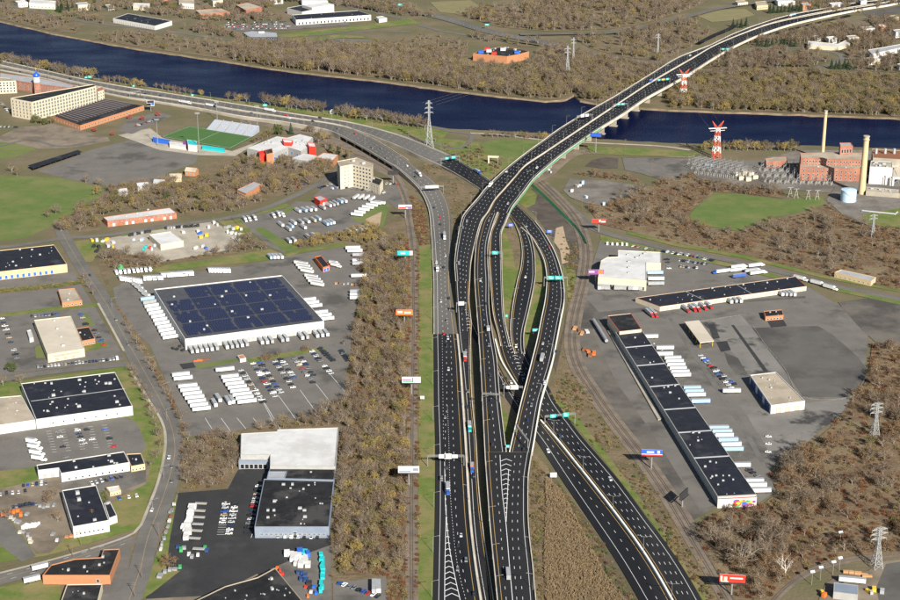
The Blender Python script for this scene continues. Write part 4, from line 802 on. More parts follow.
for lb, px, h, w, r in (('low white stand building along the near side of the pitch', [(169,141.5),(186,144),(186,147),(169.5,144.5)], 4, 'white_wall', 'roof_white'), ('blue and white gate building at the near side of the pitch', [(187,139.5),(196.5,141),(197,145.5),(188,144.5)], 8, 'white_wall', 'accent_teal'), ('long blue screen building at the left end of the pitch', [(152.5,137),(170,140),(170,142),(153,139.5)], 3.5, 'accent_blue', 'accent_blue'),
    ('teal low screen building at the right end of the pitch', [(202,145),(225,148.5),(224,150.5),(202,147.5)], 2.5, 'accent_teal', 'accent_teal'), ('purple kiosk beside the gate building of the pitch', [(183,141),(187,141.5),(187,144.5),(183,144)], 4.5, 'purple', 'purple')):
    building('stadium_building', lb, px, h, w, r, 'building', .2)
# 6. truck terminals on the right
b = building('terminal', 'white truck terminal with tall cream front and rows of docked trailers', [(601,261),(607,257.5),(618,257),(618,250.5),(661,252.5),(661,263.5),(646.5,263),(646.5,281),(598,277.5)], 10, 'cream_wall', 'roof_white', 'terminal'); vents(b, [(628,255),(629,262),(629,268),(629,273),(641,256),(645,254),(637,258)], 0, 3, 3.0); 
windows(b, 7, [.5], 18, 2.8, 3.6, 2, 2, 'dock_door', 'dark_void', 'white_wall'); windows(b, 4, [1.5], 5, 2.0, 2.6, 1, 1)
b = building('terminal', 'long dark-roofed freight dock with red roof edge below the white terminal', [(635.5,298),(795,276.5),(806.5,286.5),(660,307)], 4.4, 'cream_wall', 'roof_navy', 'terminal', .3, band='trim_red'); vents(b, [(693,291),(712,288.5),(725,287),(743,285),(767,283),(777,282),(787,279),(650,300)], 16, 3, 1.8); windows(b, 2, [.5], 34, 2.6, 3.2, 1, 1, 'dock_door', 'wall_grey', 'white_wall')
for i, u in enumerate((.3, .62)):
    q = [Vector((p.x, p.y, 4.5)) for p in b.src]; mb = MB(); mb.bar(lerp_quad(q, u, 0)-b.loc, lerp_quad(q, u, 1)-b.loc, .6, .5); mb.build('fire_wall', 'roof_grey', b.root)
b = building('terminal', 'very long dark-roofed freight warehouse beside the twin railway tracks', [(615.5,332.5),(641.5,330),(756.5,495),(717.5,497)], 6.5, 'wall_grey', 'roof_navy', 'warehouse', .4); q = [Vector((p.x, p.y, 6.6)) for p in b.src]
for v in (.115, .245, .385, .53, .665, .805): mb = MB(); mb.bar(lerp_quad(q, 0, v)-b.loc, lerp_quad(q, 1, v)-b.loc, .9, .9); mb.build('fire_wall', 'roof_grey', b.root)
vents(b, [(635,338),(650,363),(652,378),(664,388),(668,387),(675,386),(670,393),(693,433),(699,433),(698,441),(710,462),(716,463),(712,477),(716,476),(723,476),(729,476),(733,480),(723,481),(718,485),(705,467),(679,399),(654,344),(662,350)], 10, 6, 1.7)
windows(b, 1, [.5], 44, 2.6, 3.2, 2, 2, 'dock_door', 'wall_grey', 'white_wall')
b2 = building('terminal_office', 'dark-roofed office head of the very long freight warehouse', [(607.5,316),(631,313.5),(641.5,329.5),(619.5,332)], 9, 'cream_wall', 'roof_black', 'building', .4, band='trim_red'); windows(b2, 2, [4], 10, 1.5, 1.6)
b3 = building('mural_front', 'white end wall with a bright coloured mural on the freight warehouse', [(717.5,498.2),(756.5,496.2),(756.8,498),(717.8,500)], 6.2, 'white_wall', 'trim_red', 'wall', .3)
def mural(b, ie):
    p, q = b.src[ie], b.src[(ie+1) % 4]; d = (q-p); L = d.length; d /= L; n = Vector((d.y, -d.x)); c = sum(b.src, Vector((0, 0)))/4
    if n.dot((p+q)/2-c) < 0: n = -n
    rr = random.Random(4); mats = ['accent_red', 'accent_yellow', 'accent_green', 'accent_orange', 'purple', 'accent_blue']
    for k in range(22):
        t = (.45+.5*rr.random()) if (p.x < q.x) else (.05+.5*rr.random()); x = p+d*L*t+n*(.03+.004*k); z = 1+rr.random()*4; r = .7+rr.random()*1.3; mb = MB(); u = Vector((d.x, d.y, 0)); o = Vector((x.x, x.y, z))-Vector(b.loc)
        mb.face([o+u*(r*math.cos(a)*1.4)+Vector((0, 0, r*math.sin(a)*.9)) for a in np.linspace(0, 2*math.pi, 9)[:-1]]); mb.build('mural_patch', mats[k % 6], b.root)
mural(b3, 2)
b = building('flat_building', 'flat tan-roofed building with navy side wall beside the broken pavement', [(750,375.5),(776,372.5),(805,401.5),(771,406)], 7, 'white_wall', 'roof_tan'); vents(b, [(762,378),(771,388),(790,398),(769,380)], 5, 3, 1.6); windows(b, 2, [.4], 3, 4, 4, 3, 3, 'garage_door', 'cream_wall', 'trim_red'); windows(b, 3, [.3], 3, 14, 6, .3, .3, 'blue_panel', 'wall_navy', 'accent_blue')
def canopy():
    q = [P(x, y, 5.5) for x, y in [(684.5,322),(699,320.5),(714,341),(700,343)]]; c = sum(q, Vector())/4; c.z = 0; t = thing('canopy', 'cream open-sided truck canopy on posts beside the broken pavement', 'canopy', c); mb = MB(); mb.prism([(p.x-c.x, p.y-c.y) for p in q], 5.1, 5.8, 0, 0, True); mb.build('roof', 'roof_cream', t)
    for u in (.06, .94):
        for v in (.03, .27, .5, .73, .97): p = lerp_quad(q, u, v)-c; mb = MB(); mb.cone((p.x, p.y, 0), (p.x, p.y, 5.1), .25, .25, 6); mb.build('post', 'accent_yellow', t)
canopy()
b = building('diner', 'small black-roofed brick and white diner on the terminal road', [(763.5,311.5),(782,310),(783.5,315.5),(765.5,317)], 4, 'brick_orange', 'roof_black', 'building'); windows(b, 2, [.8], 5, 1.6, 1.8, 1, 1); vents(b, [(770,312.5),(776,312)], 1, 2, 1.4)
sheet('diner_lot', [(767,320.5),(783,319),(787,326),(771,327.5)], 'asphalt_dark', .34)
b = building('shed', 'long tan metal shed beside the street below the power line tower', [(834.5,272.5),(841,270),(876,277.5),(871,281.5)], 5, 'tan_wall', 'roof_grey'); windows(b, 3, [1.6], 8, 1.4, 1.2); windows(b, 2, [.2], 1, 3, 3.4, .5, .5, 'garage_door', 'wall_grey', 'metal_light')
b = building('shed', 'blue-roofed open shed among lumber at the lower right corner', [(834,582.5),(858,585.5),(858,595),(833.5,592)], 5, 'wall_grey', 'wall_blue', par=.1)
# 7. power station
def station():
    b = building('power_station', 'red brick power station with flat roofs on the river bank', [(800,153.5),(824,152.5),(866,153),(866,160),(801,158.5)], 22, 'brick_red', 'roof_tan', 'power station'); windows(b, 3, [14,18], 20, 1.8, 2.2, 2, 2)
    b = building('power_station', 'lower red brick front range of the power station with square windows', [(800,160.5),(866,161.5),(860,169),(800,167.5)], 15, 'brick_red', 'roof_tan', 'power station'); windows(b, 2, [2,6,10], 12, 1.7, 2.2, 2, 2); vents(b, [(804,162),(808,163)], 6, 3, 4); windows(b, 2, [13], 10, 2.2, 1.2, 2, 2)
    b = building('boiler_house', 'tall brick boiler house with a glazed top on the power station roof', [(839.5,143),(851,143),(853,146),(840.5,146.5)], 32, 'brick_red', 'roof_grey', 'building'); windows(b, 2, [17,24], 4, 2.2, 4.5, 1, 1)
    b = building('gas_house', 'small red brick switch house beside the substation', [(765,159),(775,157.5),(787,157),(787.5,160.5),(778,161),(766,161.5)], 8, 'brick_red', 'roof_tan'); windows(b, 4, [2], 4, 1.6, 2.4)
    b = building('turbine_hall', 'rust-red roofed turbine hall at the right end of the power station', [(872,149),(905,151),(905,160),(873,158)], 22, 'concrete_pale', 'rust', 'building')
    for k, x in enumerate((876, 885, 894)): p = P(x, 153.5, 22); mb = MB(); mb.cone((0, 0, 0), (0, 0, 6), 1.6, 1.4, 10); mb.build('roof_stack', 'metal_light', b.root, p-b.loc)
    b = building('filter_house', 'white equipment house with round vessels beside the tall chimney', [(871,161),(892,162),(892.5,168),(870,167)], 20, 'white_wall', 'concrete_pale', 'building'); vents(b, [(876,163),(884,164.5),(880,166)], 4, 3, 4)
    for i, (x, y) in enumerate(((876,183.5),(884,184.5),(891,185.5))):
        p = P(x, y); t = thing('vessel', ['leftmost','middle','rightmost'][i]+' of three upright white vessels in front of the white equipment house', 'vessel', p); mb = MB(); mb.cone((0, 0, 0), (0, 0, 9), 3, 3, 14); mb.cone((0, 0, 9), (0, 0, 10.6), 3, 1, 14); mb.build('shell', 'white_wall', t); mb = MB(); mb.cone((0, -3.6, 0), (0, -3.6, 11), .4, .4, 8); mb.bar((0, -3.6, 10.6), (0, 0, 10.6), .7); mb.build('pipe', 'metal_grey', t)
    b = building('pump_house', 'low grey equipment block at the right edge of the power station yard', [(866,187),(900,190),(900,194),(866,191.5)], 5, 'concrete_pale', 'concrete_pale'); vents(b, [(872,189),(880,190),(890,191)], 8, 2, 3)
    def stack(lb, px, py, h, r0, r1, lean=0): 
        p = P(px, py); t = thing('chimney', lb, 'chimney', p); mb = MB(); mb.cone((0, 0, 0), (0, 0, h), r0, r1, 18); o = mb.build('shaft', 'chimney_tan', t); mb = MB()
        for k in (.93, .985): mb.cone((0, 0, h*k), (0, 0, h*k+1.2), r1*1.2+.2, r1*1.2+.2, 18)
        mb.build('platform', 'concrete_pale', t)
    M('chimney_tan', (.56,.43,.25), (.50,.38,.22), .15, rough=.9)
    stack('tall tan chimney standing in front of the power station', 861.5, 194, 66, 3.8, 2.8); stack('slimmer tan chimney rising behind the power station roof', 822, 160, 60, 2.3, 1.7)
    p = P(848, 201); t = thing('storage_tank', 'pale blue round storage tank beside the chimney', 'tank', p); mb = MB(); mb.cone((0, 0, 0), (0, 0, 13), 8.4, 8.4, 32); mb.cone((0, 0, 13), (0, 0, 14), 8.4, .3, 32); mb.build('shell', 'tank_blue', t); mb = MB()
    for k in range(14): a = -2.4+k*.16; q = (8.8*math.cos(a), 8.8*math.sin(a), 13-k*.92); mb.box(q[0]-.5, q[0]+.5, q[1]-.5, q[1]+.5, q[2], q[2]+.25)
    mb.build('stair', 'metal_grey', t)
station()
def fuel_pipe():
    p = [P(x, y, 1.6) for x, y in ((862,210.5),(870,211.5),(880,212.5),(895,214),(897.5,212))]; mb = MB()
    for a, b in zip(p, p[1:]): mb.cone(a, b, .9, .9, 8)
    for a in p: mb.box(a.x-.3, a.x+.3, a.y-.3, a.y+.3, 0, 1.2)
    mb.build('pipe_run', 'metal_light', None, label='pale raised pipe run on the grass below the storage tank', category='pipe')
fuel_pipe()
# 8. beyond the river
b = building('distribution_centre', 'wide far warehouse with blue-black roof and white front beyond the river', [(292,15),(358,10.5),(371,15),(296,20)], 9, 'white_wall', 'roof_navy', 'warehouse'); windows(b, 2, [1], 20, 2.6, 4, 2, 2, 'dock_door', 'glass', 'white_wall'); vents(b, [], 6, 3, 2)
b = building('distribution_centre', 'stepped white and navy building behind the wide far warehouse', [(287,8),(318,2.5),(332,6),(302,12)], 10, 'white_wall', 'roof_navy', 'warehouse'); b = building('distribution_centre', 'white-roofed block behind the wide far warehouse', [(302,5),(325,2),(334,4.5),(312,8)], 14, 'white_wall', 'roof_white', 'warehouse')
b = building('tent', 'small white gabled tent building right of the wide far warehouse', [(376,17),(383,16),(387,18),(379,19.5)], 6, 'white_wall', 'roof_white')
b = building('warehouse', 'low far warehouse with dark roof and white dock front above the river', [(113,18.5),(128,13.5),(172,21),(155,26)], 7, 'white_wall', 'roof_navy', 'warehouse'); windows(b, 3, [.5], 18, 2.8, 3.6, 2, 2, 'dock_door', 'wall_grey', 'white_wall'); vents(b, [], 8, 3, 2)
b = building('glass_office', 'dark glass office block with white roof plant on the far river bank', [(242.5,32.5),(252,30.8),(277,32.5),(278,37),(250,37.5)], 17, 'glass', 'roof_grey', 'building'); vents(b, [(260,33),(263,33)], 0, 3, 6); windows(b, 3, [2+4*k for k in range(4)], 9, 3.4, 2.6, 1, 1); windows(b, 4, [2+4*k for k in range(4)], 4, 3.2, 2.6, 1, 1)
for lb, px, h, w, r in (('far brick office with tan roof at the top left', [(236,5),(248,2.5),(262,7),(246,10.5)], 12, 'brick_red', 'roof_tan'), ('far low brick building at the top left woods', [(195,10),(222,8.5),(230,12),(200,14)], 8, 'brick_red', 'roof_tan'), ('white far building at the top left corner', [(30,-.5),(56,1),(55,4.5),(29,3)], 9, 'white_wall', 'roof_white'), ('white far house block near the top left', [(179,-1),(194,0),(194,4),(179,3)], 9, 'white_wall', 'roof_tan'),
    ('far pale building at the top edge with cream walls', [(133,3),(150,3.5),(150,7),(133,6)], 7, 'cream_wall', 'roof_white'), ('white building complex at the top edge left of centre', [(300,-3),(325,-3),(328,1),(302,1)], 9, 'white_wall', 'roof_white'), ('white far building at the upper right woods', [(808,41),(838,44),(846,40),(850,43.5),(838,47),(808,45)], 6, 'cream_wall', 'roof_white'), ('long pale far building at the right edge', [(868,50),(905,43.5),(905,47),(872,54)], 7, 'white_wall', 'roof_grey'), ('far tan building behind the dark pines', [(755,2),(766,1),(768,5),(757,6)], 7, 'tan_wall', 'roof_tan'),
    ('white far building at the top right', [(775,-1),(790,-2),(795,1),(778,2)], 7, 'white_wall', 'roof_white')):
    b = building('far_building', lb, px, h, w, r); windows(b, 2, [2], 7, 1.8, 2.0, 1, 1)
def mall():
    b = building('cinema', 'tan box building with a colourful roof in the woods beyond the river', [(473,53.5),(486,50),(502,46.5),(520,49),(529,51.5),(518,54.5),(507,56.5)], 11, 'brick_orange', 'roof_black', 'building'); vents(b, [(495,49),(505,48.5),(515,50)], 8, 3, 4)
    for m, px in (('accent_red', (487,49.5)), ('accent_blue', (481,52.5)), ('accent_red', (494,54)), ('white_wall', (503,50)), ('accent_blue', (517,53)), ('white_wall', (489,51.5))): p = P(*px, 11); mb = MB(); mb.box(-4, 4, -5, 5, 0, 3); mb.build('roof_box', m, b.root, p-b.loc)
mall()

# small far buildings and more of the station
FARB = [(812,36,'white'),(826,37,'white'),(846,36,'cream'),(860,27,'white'),(878,25,'brick_orange'),(893,30,'white'),(735,1,'cream'),(829,3,'white'),(858,-1,'white'),(888,16,'cream'),(15,1,'white'),(75,3,'cream'),(105,5,'white'),(160,-2,'brick_red'),(210,-1,'cream'),(268,-1,'white'),(345,-3,'white'),(800,3,'brick_orange'),(897,64,'white'),(866,58,'cream')]
for i, (x, y, w) in enumerate(FARB):
    w_ = w+'_wall' if w in ('white', 'cream') else w; b = building('far_building', 'small %s far building, %s from the left along the top edge' % (w.split('_')[0], ORD[[q[0] for q in sorted(FARB)].index(x)]), [(x,y),(x+6+i % 4*2,y-.8),(x+9+i % 4*2,y+1.2),(x+3,y+2.2)], 6+i % 3*2, w_, ('roof_tan', 'roof_white', 'roof_grey')[i % 3]); windows(b, 2, [2], 4, 1.8, 2.0, 1, 1)
for i, (x, y, h, l) in enumerate(((868,172,14,12),(875,176,9,14),(884,177,12,10),(893,178,16,12),(898,183,8,14),(870,180,6,10),(889,172,18,8))):
    p = P(x, y); t = thing('duct_frame', 'grey ductwork and steel frame, %s of seven right of the tall chimney' % ORD[i], 'ductwork', p, .15); mb = MB(); mb.box(-l/2, l/2, -2, 2, h-3, h); mb.build('duct', ('concrete_pale', 'metal_light', 'metal_grey')[i % 3], t); mb = MB()
    for sx in (-1, 0, 1):
        for sy in (-1.8, 1.8): mb.bar((sx*l*.45, sy, 0), (sx*l*.45, sy, h-3), .35)
    mb.bar((-l*.45, -1.8, 0), (0, -1.8, h-3), .25); mb.bar((l*.45, -1.8, 0), (0, -1.8, h-3), .25); mb.build('support', 'metal_grey', t)
# ------------------------------------------------------------------ what is already built on (2 m cells)
OX, OY, OC = -1100.0, 700.0, 2.0
OCC = np.zeros((1150, 1500), bool)
def occ_pts(x, y):
    i = ((np.asarray(x)-OX)/OC).astype(int); j = ((np.asarray(y)-OY)/OC).astype(int); k = (i >= 0) & (i < OCC.shape[0]) & (j >= 0) & (j < OCC.shape[1]); OCC[i[k], j[k]] = True
def poly_mask(poly):
    xs = np.arange(OCC.shape[0])*OC+OX+OC/2; ys = np.arange(OCC.shape[1])*OC+OY+OC/2; px = [p.x for p in poly]; py = [p.y for p in poly]
    i0 = max(0, int((min(px)-OX)/OC)); i1 = min(OCC.shape[0], int((max(px)-OX)/OC)+2); j0 = max(0, int((min(py)-OY)/OC)); j1 = min(OCC.shape[1], int((max(py)-OY)/OC)+2)
    if i1 <= i0 or j1 <= j0: return None
    X, Y = np.meshgrid(xs[i0:i1], ys[j0:j1], indexing='ij'); return (i0, i1, j0, j1), in_poly(X, Y, px, py)
def in_poly(X, Y, px, py):
    m = np.zeros(X.shape, bool); n = len(px); j = n-1
    for i in range(n):
        if py[i] != py[j]:
            c = ((py[i] > Y) != (py[j] > Y)) & (X < (px[j]-px[i])*(Y-py[i])/(py[j]-py[i])+px[i]); m ^= c
        j = i
    return m
for k_, (A, B) in ROADS.items():
    for t in np.linspace(-.06, 1.06, 14): C = A+(B-A)*t; occ_pts(C[:, 0], C[:, 1])
for poly in FOOT:
    r = poly_mask(inset(poly, -2.0))
    if r: (i0, i1, j0, j1), m = r; OCC[i0:i1, j0:j1] |= m
HARD = ('lot', 'yard', 'plaza', 'field', 'park_lawn', 'side_street', 'pavement', 'lane', 'patch', 'wedge')
for nm, mt, px in LAND:
    if any(h in nm for h in HARD) and nm != 'school_yard':
        r = poly_mask(PA(px))
        if r: (i0, i1, j0, j1), m = r; OCC[i0:i1, j0:j1] |= m
def free(X, Y):
    i = np.clip(((X-OX)/OC).astype(int), 0, OCC.shape[0]-1); j = np.clip(((Y-OY)/OC).astype(int), 0, OCC.shape[1]-1); return ~OCC[i, j]

# ------------------------------------------------------------------ plants
M('brush_rust', (.105,.070,.042), (.15,.105,.062), .1, (.175,.135,.08), .025, rough=1, detail=10, bump=.6, bscale=.5)
BARK = [(.26,.215,.165), (.31,.265,.21), (.21,.17,.13), (.28,.23,.175)]
M('bark', (1,1,1), rnd=BARK, rough=.95); M('bark_white', (.58,.54,.47), (.48,.44,.38), .6, rough=.9)
M('twig_grey', (1,1,1), rnd=[(.112,.083,.056), (.195,.152,.108), (.085,.061,.041), (.215,.170,.122), (.148,.108,.070), (.103,.077,.054)], rough=1)
M('twig_brown', (1,1,1), rnd=[(.13,.078,.044), (.18,.118,.064), (.085,.054,.034), (.21,.15,.085), (.10,.062,.038)], rough=1)
M('twig_red', (1,1,1), rnd=[(.165,.072,.036), (.13,.055,.03), (.19,.098,.048), (.10,.058,.036)], rough=1)
M('leaf_olive', (1,1,1), rnd=[(.15,.13,.052), (.19,.155,.055), (.115,.115,.042), (.225,.175,.06), (.145,.118,.06)], rough=.9)
M('leaf_yellow', (1,1,1), rnd=[(.27,.20,.065), (.32,.235,.07), (.22,.175,.065)], rough=.9)
M('leaf_green', (1,1,1), rnd=[(.05,.075,.022), (.075,.10,.03), (.09,.105,.034)], rough=.9)
M('leaf_orange', (1,1,1), rnd=[(.16,.088,.042), (.20,.115,.05), (.13,.072,.036)], rough=.9)
M('leaf_red', (.30,.07,.05), rough=.9)
M('needle', (1,1,1), rnd=[(.022,.042,.020), (.032,.055,.026), (.04,.058,.024)], rough=.9)
M('reed_stem', (1,1,1), rnd=[(.205,.148,.086), (.25,.185,.11), (.17,.122,.07)], rough=1)
def rvec(r): 
    while True:
        v = r.uniform(-1, 1, 3)
        if .05 < v@v < 1: return v/np.linalg.norm(v)
def make_tree(seed, H, spread, trunk_h, limbs, form, twigs=10, leaf=0, leaf_size=.5, wob=.25, twl=1.6, tww=.05):
    """returns trunk MB (prisms) and crown MB (slot 0 twigs, slot 1 leaves)"""
    r = np.random.default_rng(seed); tr = MB(); cr = MB(); ends = []; R = H*.019+.06
    def limb(a, d, L, rad, lev):
        n = 3 if lev == 0 else 2; p = a.copy()
        for k in range(n):
            q = p+d*(L/n); tr.cone(p, q, rad*(1-k/n*.5), rad*(1-(k+1)/n*.5), 5 if lev == 0 else 3, 0, False) if rad > .035 else None
            if lev < 3 and (k > 0 or lev > 0):
                for j in range(2 if lev < 2 else 2):
                    s = rvec(r); s = s-d*(s@d); s /= np.linalg.norm(s)+1e-6; nd = d*(.75 if form != 'round' else .55)+s*(.62)+np.array([0, 0, .18]); nd /= np.linalg.norm(nd)
                    limb(q, nd, L*(.62+.2*r.random()), rad*.55, lev+1)
            d = d+rvec(r)*wob*.4; d[2] += .08; d /= np.linalg.norm(d); p = q
        if lev >= 2: ends.append((p, d))
    top = np.array([0, 0, trunk_h*H]); tr.cone((0, 0, -.5), tuple(top), R*1.2, R*.8, 6, 0, False)
    for k in range(limbs):
        an = 2*math.pi*(k+r.random()*.6)/limbs; el = spread*(.5+.6*r.random()); d = np.array([math.cos(an)*math.sin(el), math.sin(an)*math.sin(el), math.cos(el)])
        limb(top*(.7+.3*r.random()), d, H*(.30+.1*r.random())*(1-trunk_h*.4), R*.6, 1)
    limb(top, np.array([r.uniform(-.1, .1), r.uniform(-.1, .1), 1.]), H*.36, R*.7, 1)
    for p, d in ends:
        for k in range(twigs):
            v = d*.7+rvec(r); v[2] += .25; v /= np.linalg.norm(v); L = twl*(.5+.9*r.random())*H/14; b = p+v*L; s = np.cross(v, rvec(r)); s = s/np.linalg.norm(s)*tww*(.7+.6*r.random()); o = p-d*r.random()*L*.8
            cr.face([o-s, o+s, b], 0)
        for k in range(leaf):
            c = p+rvec(r)*(.9*H/12)*r.random()**.5*1.3; u = rvec(r); w = np.cross(u, rvec(r)); w /= np.linalg.norm(w); s = leaf_size*(.6+.8*r.random()); cr.face([c-u*s, c+w*s*.7, c+u*s, c-w*s*.7], 1)
    z = max(v[2] for v in cr.v); k = H/z
    for mb in (tr, cr): mb.v = [(v[0]*k, v[1]*k, v[2]*k if v[2] > 0 else v[2]) for v in mb.v]
    return tr, cr
def make_conifer(seed, H):
    r = np.random.default_rng(seed); tr = MB(); cr = MB(); tr.cone((0, 0, -.5), (0, 0, H*.95), H*.018+.05, .03, 6, 0, False)
    for k in range(520):
        z = H*(.08+.92*r.random()**1.25); rad = (H-z)*.26*(.75+.4*r.random())+.15; a = r.random()*6.283; q = np.array([math.cos(a)*rad, math.sin(a)*rad, z-rad*.25]); p = np.array([math.cos(a)*rad*.25, math.sin(a)*rad*.25, z]); t = np.array([-math.sin(a), math.cos(a), 0])*(.25+.45*r.random())*H/12
        cr.face([p, q-t, q+(q-p)*.25, q+t], 0)
    return tr, cr
def make_shrub(seed, H, W, n=260, leaf=0):
    r = np.random.default_rng(seed); tr = MB(); cr = MB()
    for k in range(9):
        a = r.random()*6.283; q = (math.cos(a)*W*.3*r.random(), math.sin(a)*W*.3*r.random(), H*.6*(.5+.5*r.random())); tr.cone((q[0]*.3, q[1]*.3, -.3), q, .05, .02, 3, 0, False)
    for k in range(n):
        a = r.random()*6.283; rr = W*.5*r.random()**.5; z = H*(1-(rr/(W*.5))**2*.6)*r.random()**.6*.8; p = np.array([math.cos(a)*rr*.8, math.sin(a)*rr*.8, z*.6]); v = rvec(r)*.7+np.array([math.cos(a)*.3, math.sin(a)*.3, .8]); v /= np.linalg.norm(v); b = p+v*H*(.2+.3*r.random()); s = np.cross(v, rvec(r)); s = s/np.linalg.norm(s)*(.09+.06*r.random()); cr.face([p-s, p+s, b], 0)
    for k in range(leaf):
        a = r.random()*6.283; rr = W*.5*r.random()**.5; z = H*(.15+.8*r.random()*(1-(rr/(W*.5))**2*.5)); c = np.array([math.cos(a)*rr, math.sin(a)*rr, z]); u = rvec(r); w = np.cross(u, rvec(r)); w /= np.linalg.norm(w); s = .22+.25*r.random(); cr.face([c-u*s, c+w*s*.7, c+u*s, c-w*s*.7], 1)
    return tr, cr
def make_reed(seed):
    r = np.random.default_rng(seed); cr = MB()
    for k in range(16):
        a = r.random()*6.283; q = r.random()*.9; p = np.array([math.cos(a)*q, math.sin(a)*q, 0]); v = np.array([r.uniform(-.35, .35), r.uniform(-.35, .35), 1]); b = p+v*(1.7+1.2*r.random()); s = rvec(r)*.16; s[2] = 0; cr.face([p-s, p+s, b+s*1.2, b-s*.4], 0)
    return MB(), cr
PLANTS = {}      # kind -> (trunk mesh, crown mesh, whole mesh, height)
def plant(kind, gen, H, mats_t, mats_c):
    tr, cr = gen; t = tr.mesh('trunk_mesh', mats_t) if tr.f else None; c = cr.mesh('crown_mesh', mats_c)
    w = MB(); w.v = tr.v+cr.v; n = len(tr.v); w.f = tr.f+[tuple(i+n for i in f) for f in cr.f]; w.m = tr.m+[m+len(mats_t) for m in cr.m]
    PLANTS[kind] = (t, c, w.mesh(kind+'_mesh', mats_t+mats_c), H)
G1, G2, LO, LY, LG, LOr = ['twig_grey', 'leaf_olive'], ['twig_brown', 'leaf_olive'], ['twig_brown', 'leaf_olive'], ['twig_brown', 'leaf_yellow'], ['twig_brown', 'leaf_green'], ['twig_brown', 'leaf_orange']
plant('bare_a', make_tree(1, 14, .72, .24, 5, 'vase', 8), 14, ['bark'], G1); plant('bare_b', make_tree(2, 15, .42, .30, 4, 'vase', 8), 15, ['bark'], G1); plant('bare_c', make_tree(3, 13, 1.1, .2, 6, 'round', 8), 13, ['bark'], G1)
plant('bare_d', make_tree(9, 12, .9, .25, 5, 'round', 9), 12, ['bark'], G2)
plant('olive_a', make_tree(4, 13, .95, .22, 5, 'round', 5, 11, .28), 13, ['bark'], LO); plant('olive_b', make_tree(5, 12, .85, .22, 5, 'vase', 6, 8, .28), 12, ['bark'], LO)
plant('yellow_a', make_tree(6, 11, .95, .2, 5, 'round', 4, 14, .28), 11, ['bark'], LY); plant('green_a', make_tree(7, 11, 1.0, .18, 6, 'round', 3, 18, .30), 11, ['bark'], LG); plant('orange_a', make_tree(8, 11, 1.0, .2, 5, 'round', 6, 9, .26), 11, ['bark'], LOr)
plant('red_a', make_tree(12, 6, 1.0, .2, 5, 'round', 4, 8, .3), 6, ['bark'], ['twig_red', 'leaf_red'])
plant('big_bare', make_tree(21, 19, .9, .2, 6, 'vase', 12, 0, .5, .35, 1.3, .06), 19, ['bark'], G1); plant('big_bare_b', make_tree(22, 19, 1.05, .16, 6, 'round', 12, 0, .5, .4, 1.3, .06), 19, ['bark'], G1); plant('dead', make_tree(23, 16, .8, .3, 3, 'vase', 1, 0, .5, .5, 1.0, .05), 16, ['bark_white'], ['bark_white'])
plant('pine_a', make_conifer(1, 14), 14, ['bark'], ['needle']); plant('pine_b', make_conifer(2, 11), 11, ['bark'], ['needle'])
plant('shrub_a', make_shrub(1, 3.0, 4.2), 3, ['bark'], ['twig_brown']); plant('shrub_b', make_shrub(2, 3.4, 4.0), 3.4, ['bark'], ['twig_red']); plant('shrub_c', make_shrub(3, 3.0, 4.4, 160, 130), 3, ['bark'], ['twig_brown', 'leaf_olive']); plant('shrub_g', make_shrub(4, 2.4, 3.4, 60, 220), 2.4, ['bark'], ['twig_brown', 'leaf_green']); plant('shrub_t', make_shrub(5, 2.2, 4.0, 300), 2.2, ['bark'], ['reed_stem']); plant('shrub_d', make_shrub(6, 3.2, 4.4, 260), 3.2, ['bark'], ['twig_grey'])
plant('reed', make_reed(1), 2.4, [], ['reed_stem']); plant('reed_b', make_reed(2), 2.4, [], ['reed_stem'])
# ------------------------------------------------------------------ woods as one mass: points + geometry nodes
KINDS = list(PLANTS)
proto = bpy.data.collections.new('plant_kinds')
for i, k in enumerate(KINDS):
    o = bpy.data.objects.new('%02d_%s' % (i, k), PLANTS[k][2]); proto.objects.link(o)
def scatter_group():
    ng = bpy.data.node_groups.new('scatter_plants', 'GeometryNodeTree'); ng.interface.new_socket('Geometry', in_out='INPUT', socket_type='NodeSocketGeometry'); ng.interface.new_socket('Geometry', in_out='OUTPUT', socket_type='NodeSocketGeometry'); N = ng.nodes.new; L = ng.links.new
    gi, go = N('NodeGroupInput'), N('NodeGroupOutput'); ip = N('GeometryNodeInstanceOnPoints'); ci = N('GeometryNodeCollectionInfo'); ci.inputs[0].default_value = proto; ci.inputs[1].default_value = True; ci.inputs[2].default_value = True
    def attr(nm, t): a = N('GeometryNodeInputNamedAttribute'); a.data_type = t; a.inputs[0].default_value = nm; return a.outputs[0]
    L(gi.outputs[0], ip.inputs['Points']); L(ci.outputs[0], ip.inputs['Instance']); ip.inputs['Pick Instance'].default_value = True
    L(attr('kind', 'INT'), ip.inputs['Instance Index']); L(attr('scl', 'FLOAT_VECTOR'), ip.inputs['Scale'])
    er = N('FunctionNodeEulerToRotation'); L(attr('rot', 'FLOAT_VECTOR'), er.inputs[0]); L(er.outputs[0], ip.inputs['Rotation']); L(ip.outputs[0], go.inputs[0]); return ng
SCAT = scatter_group()
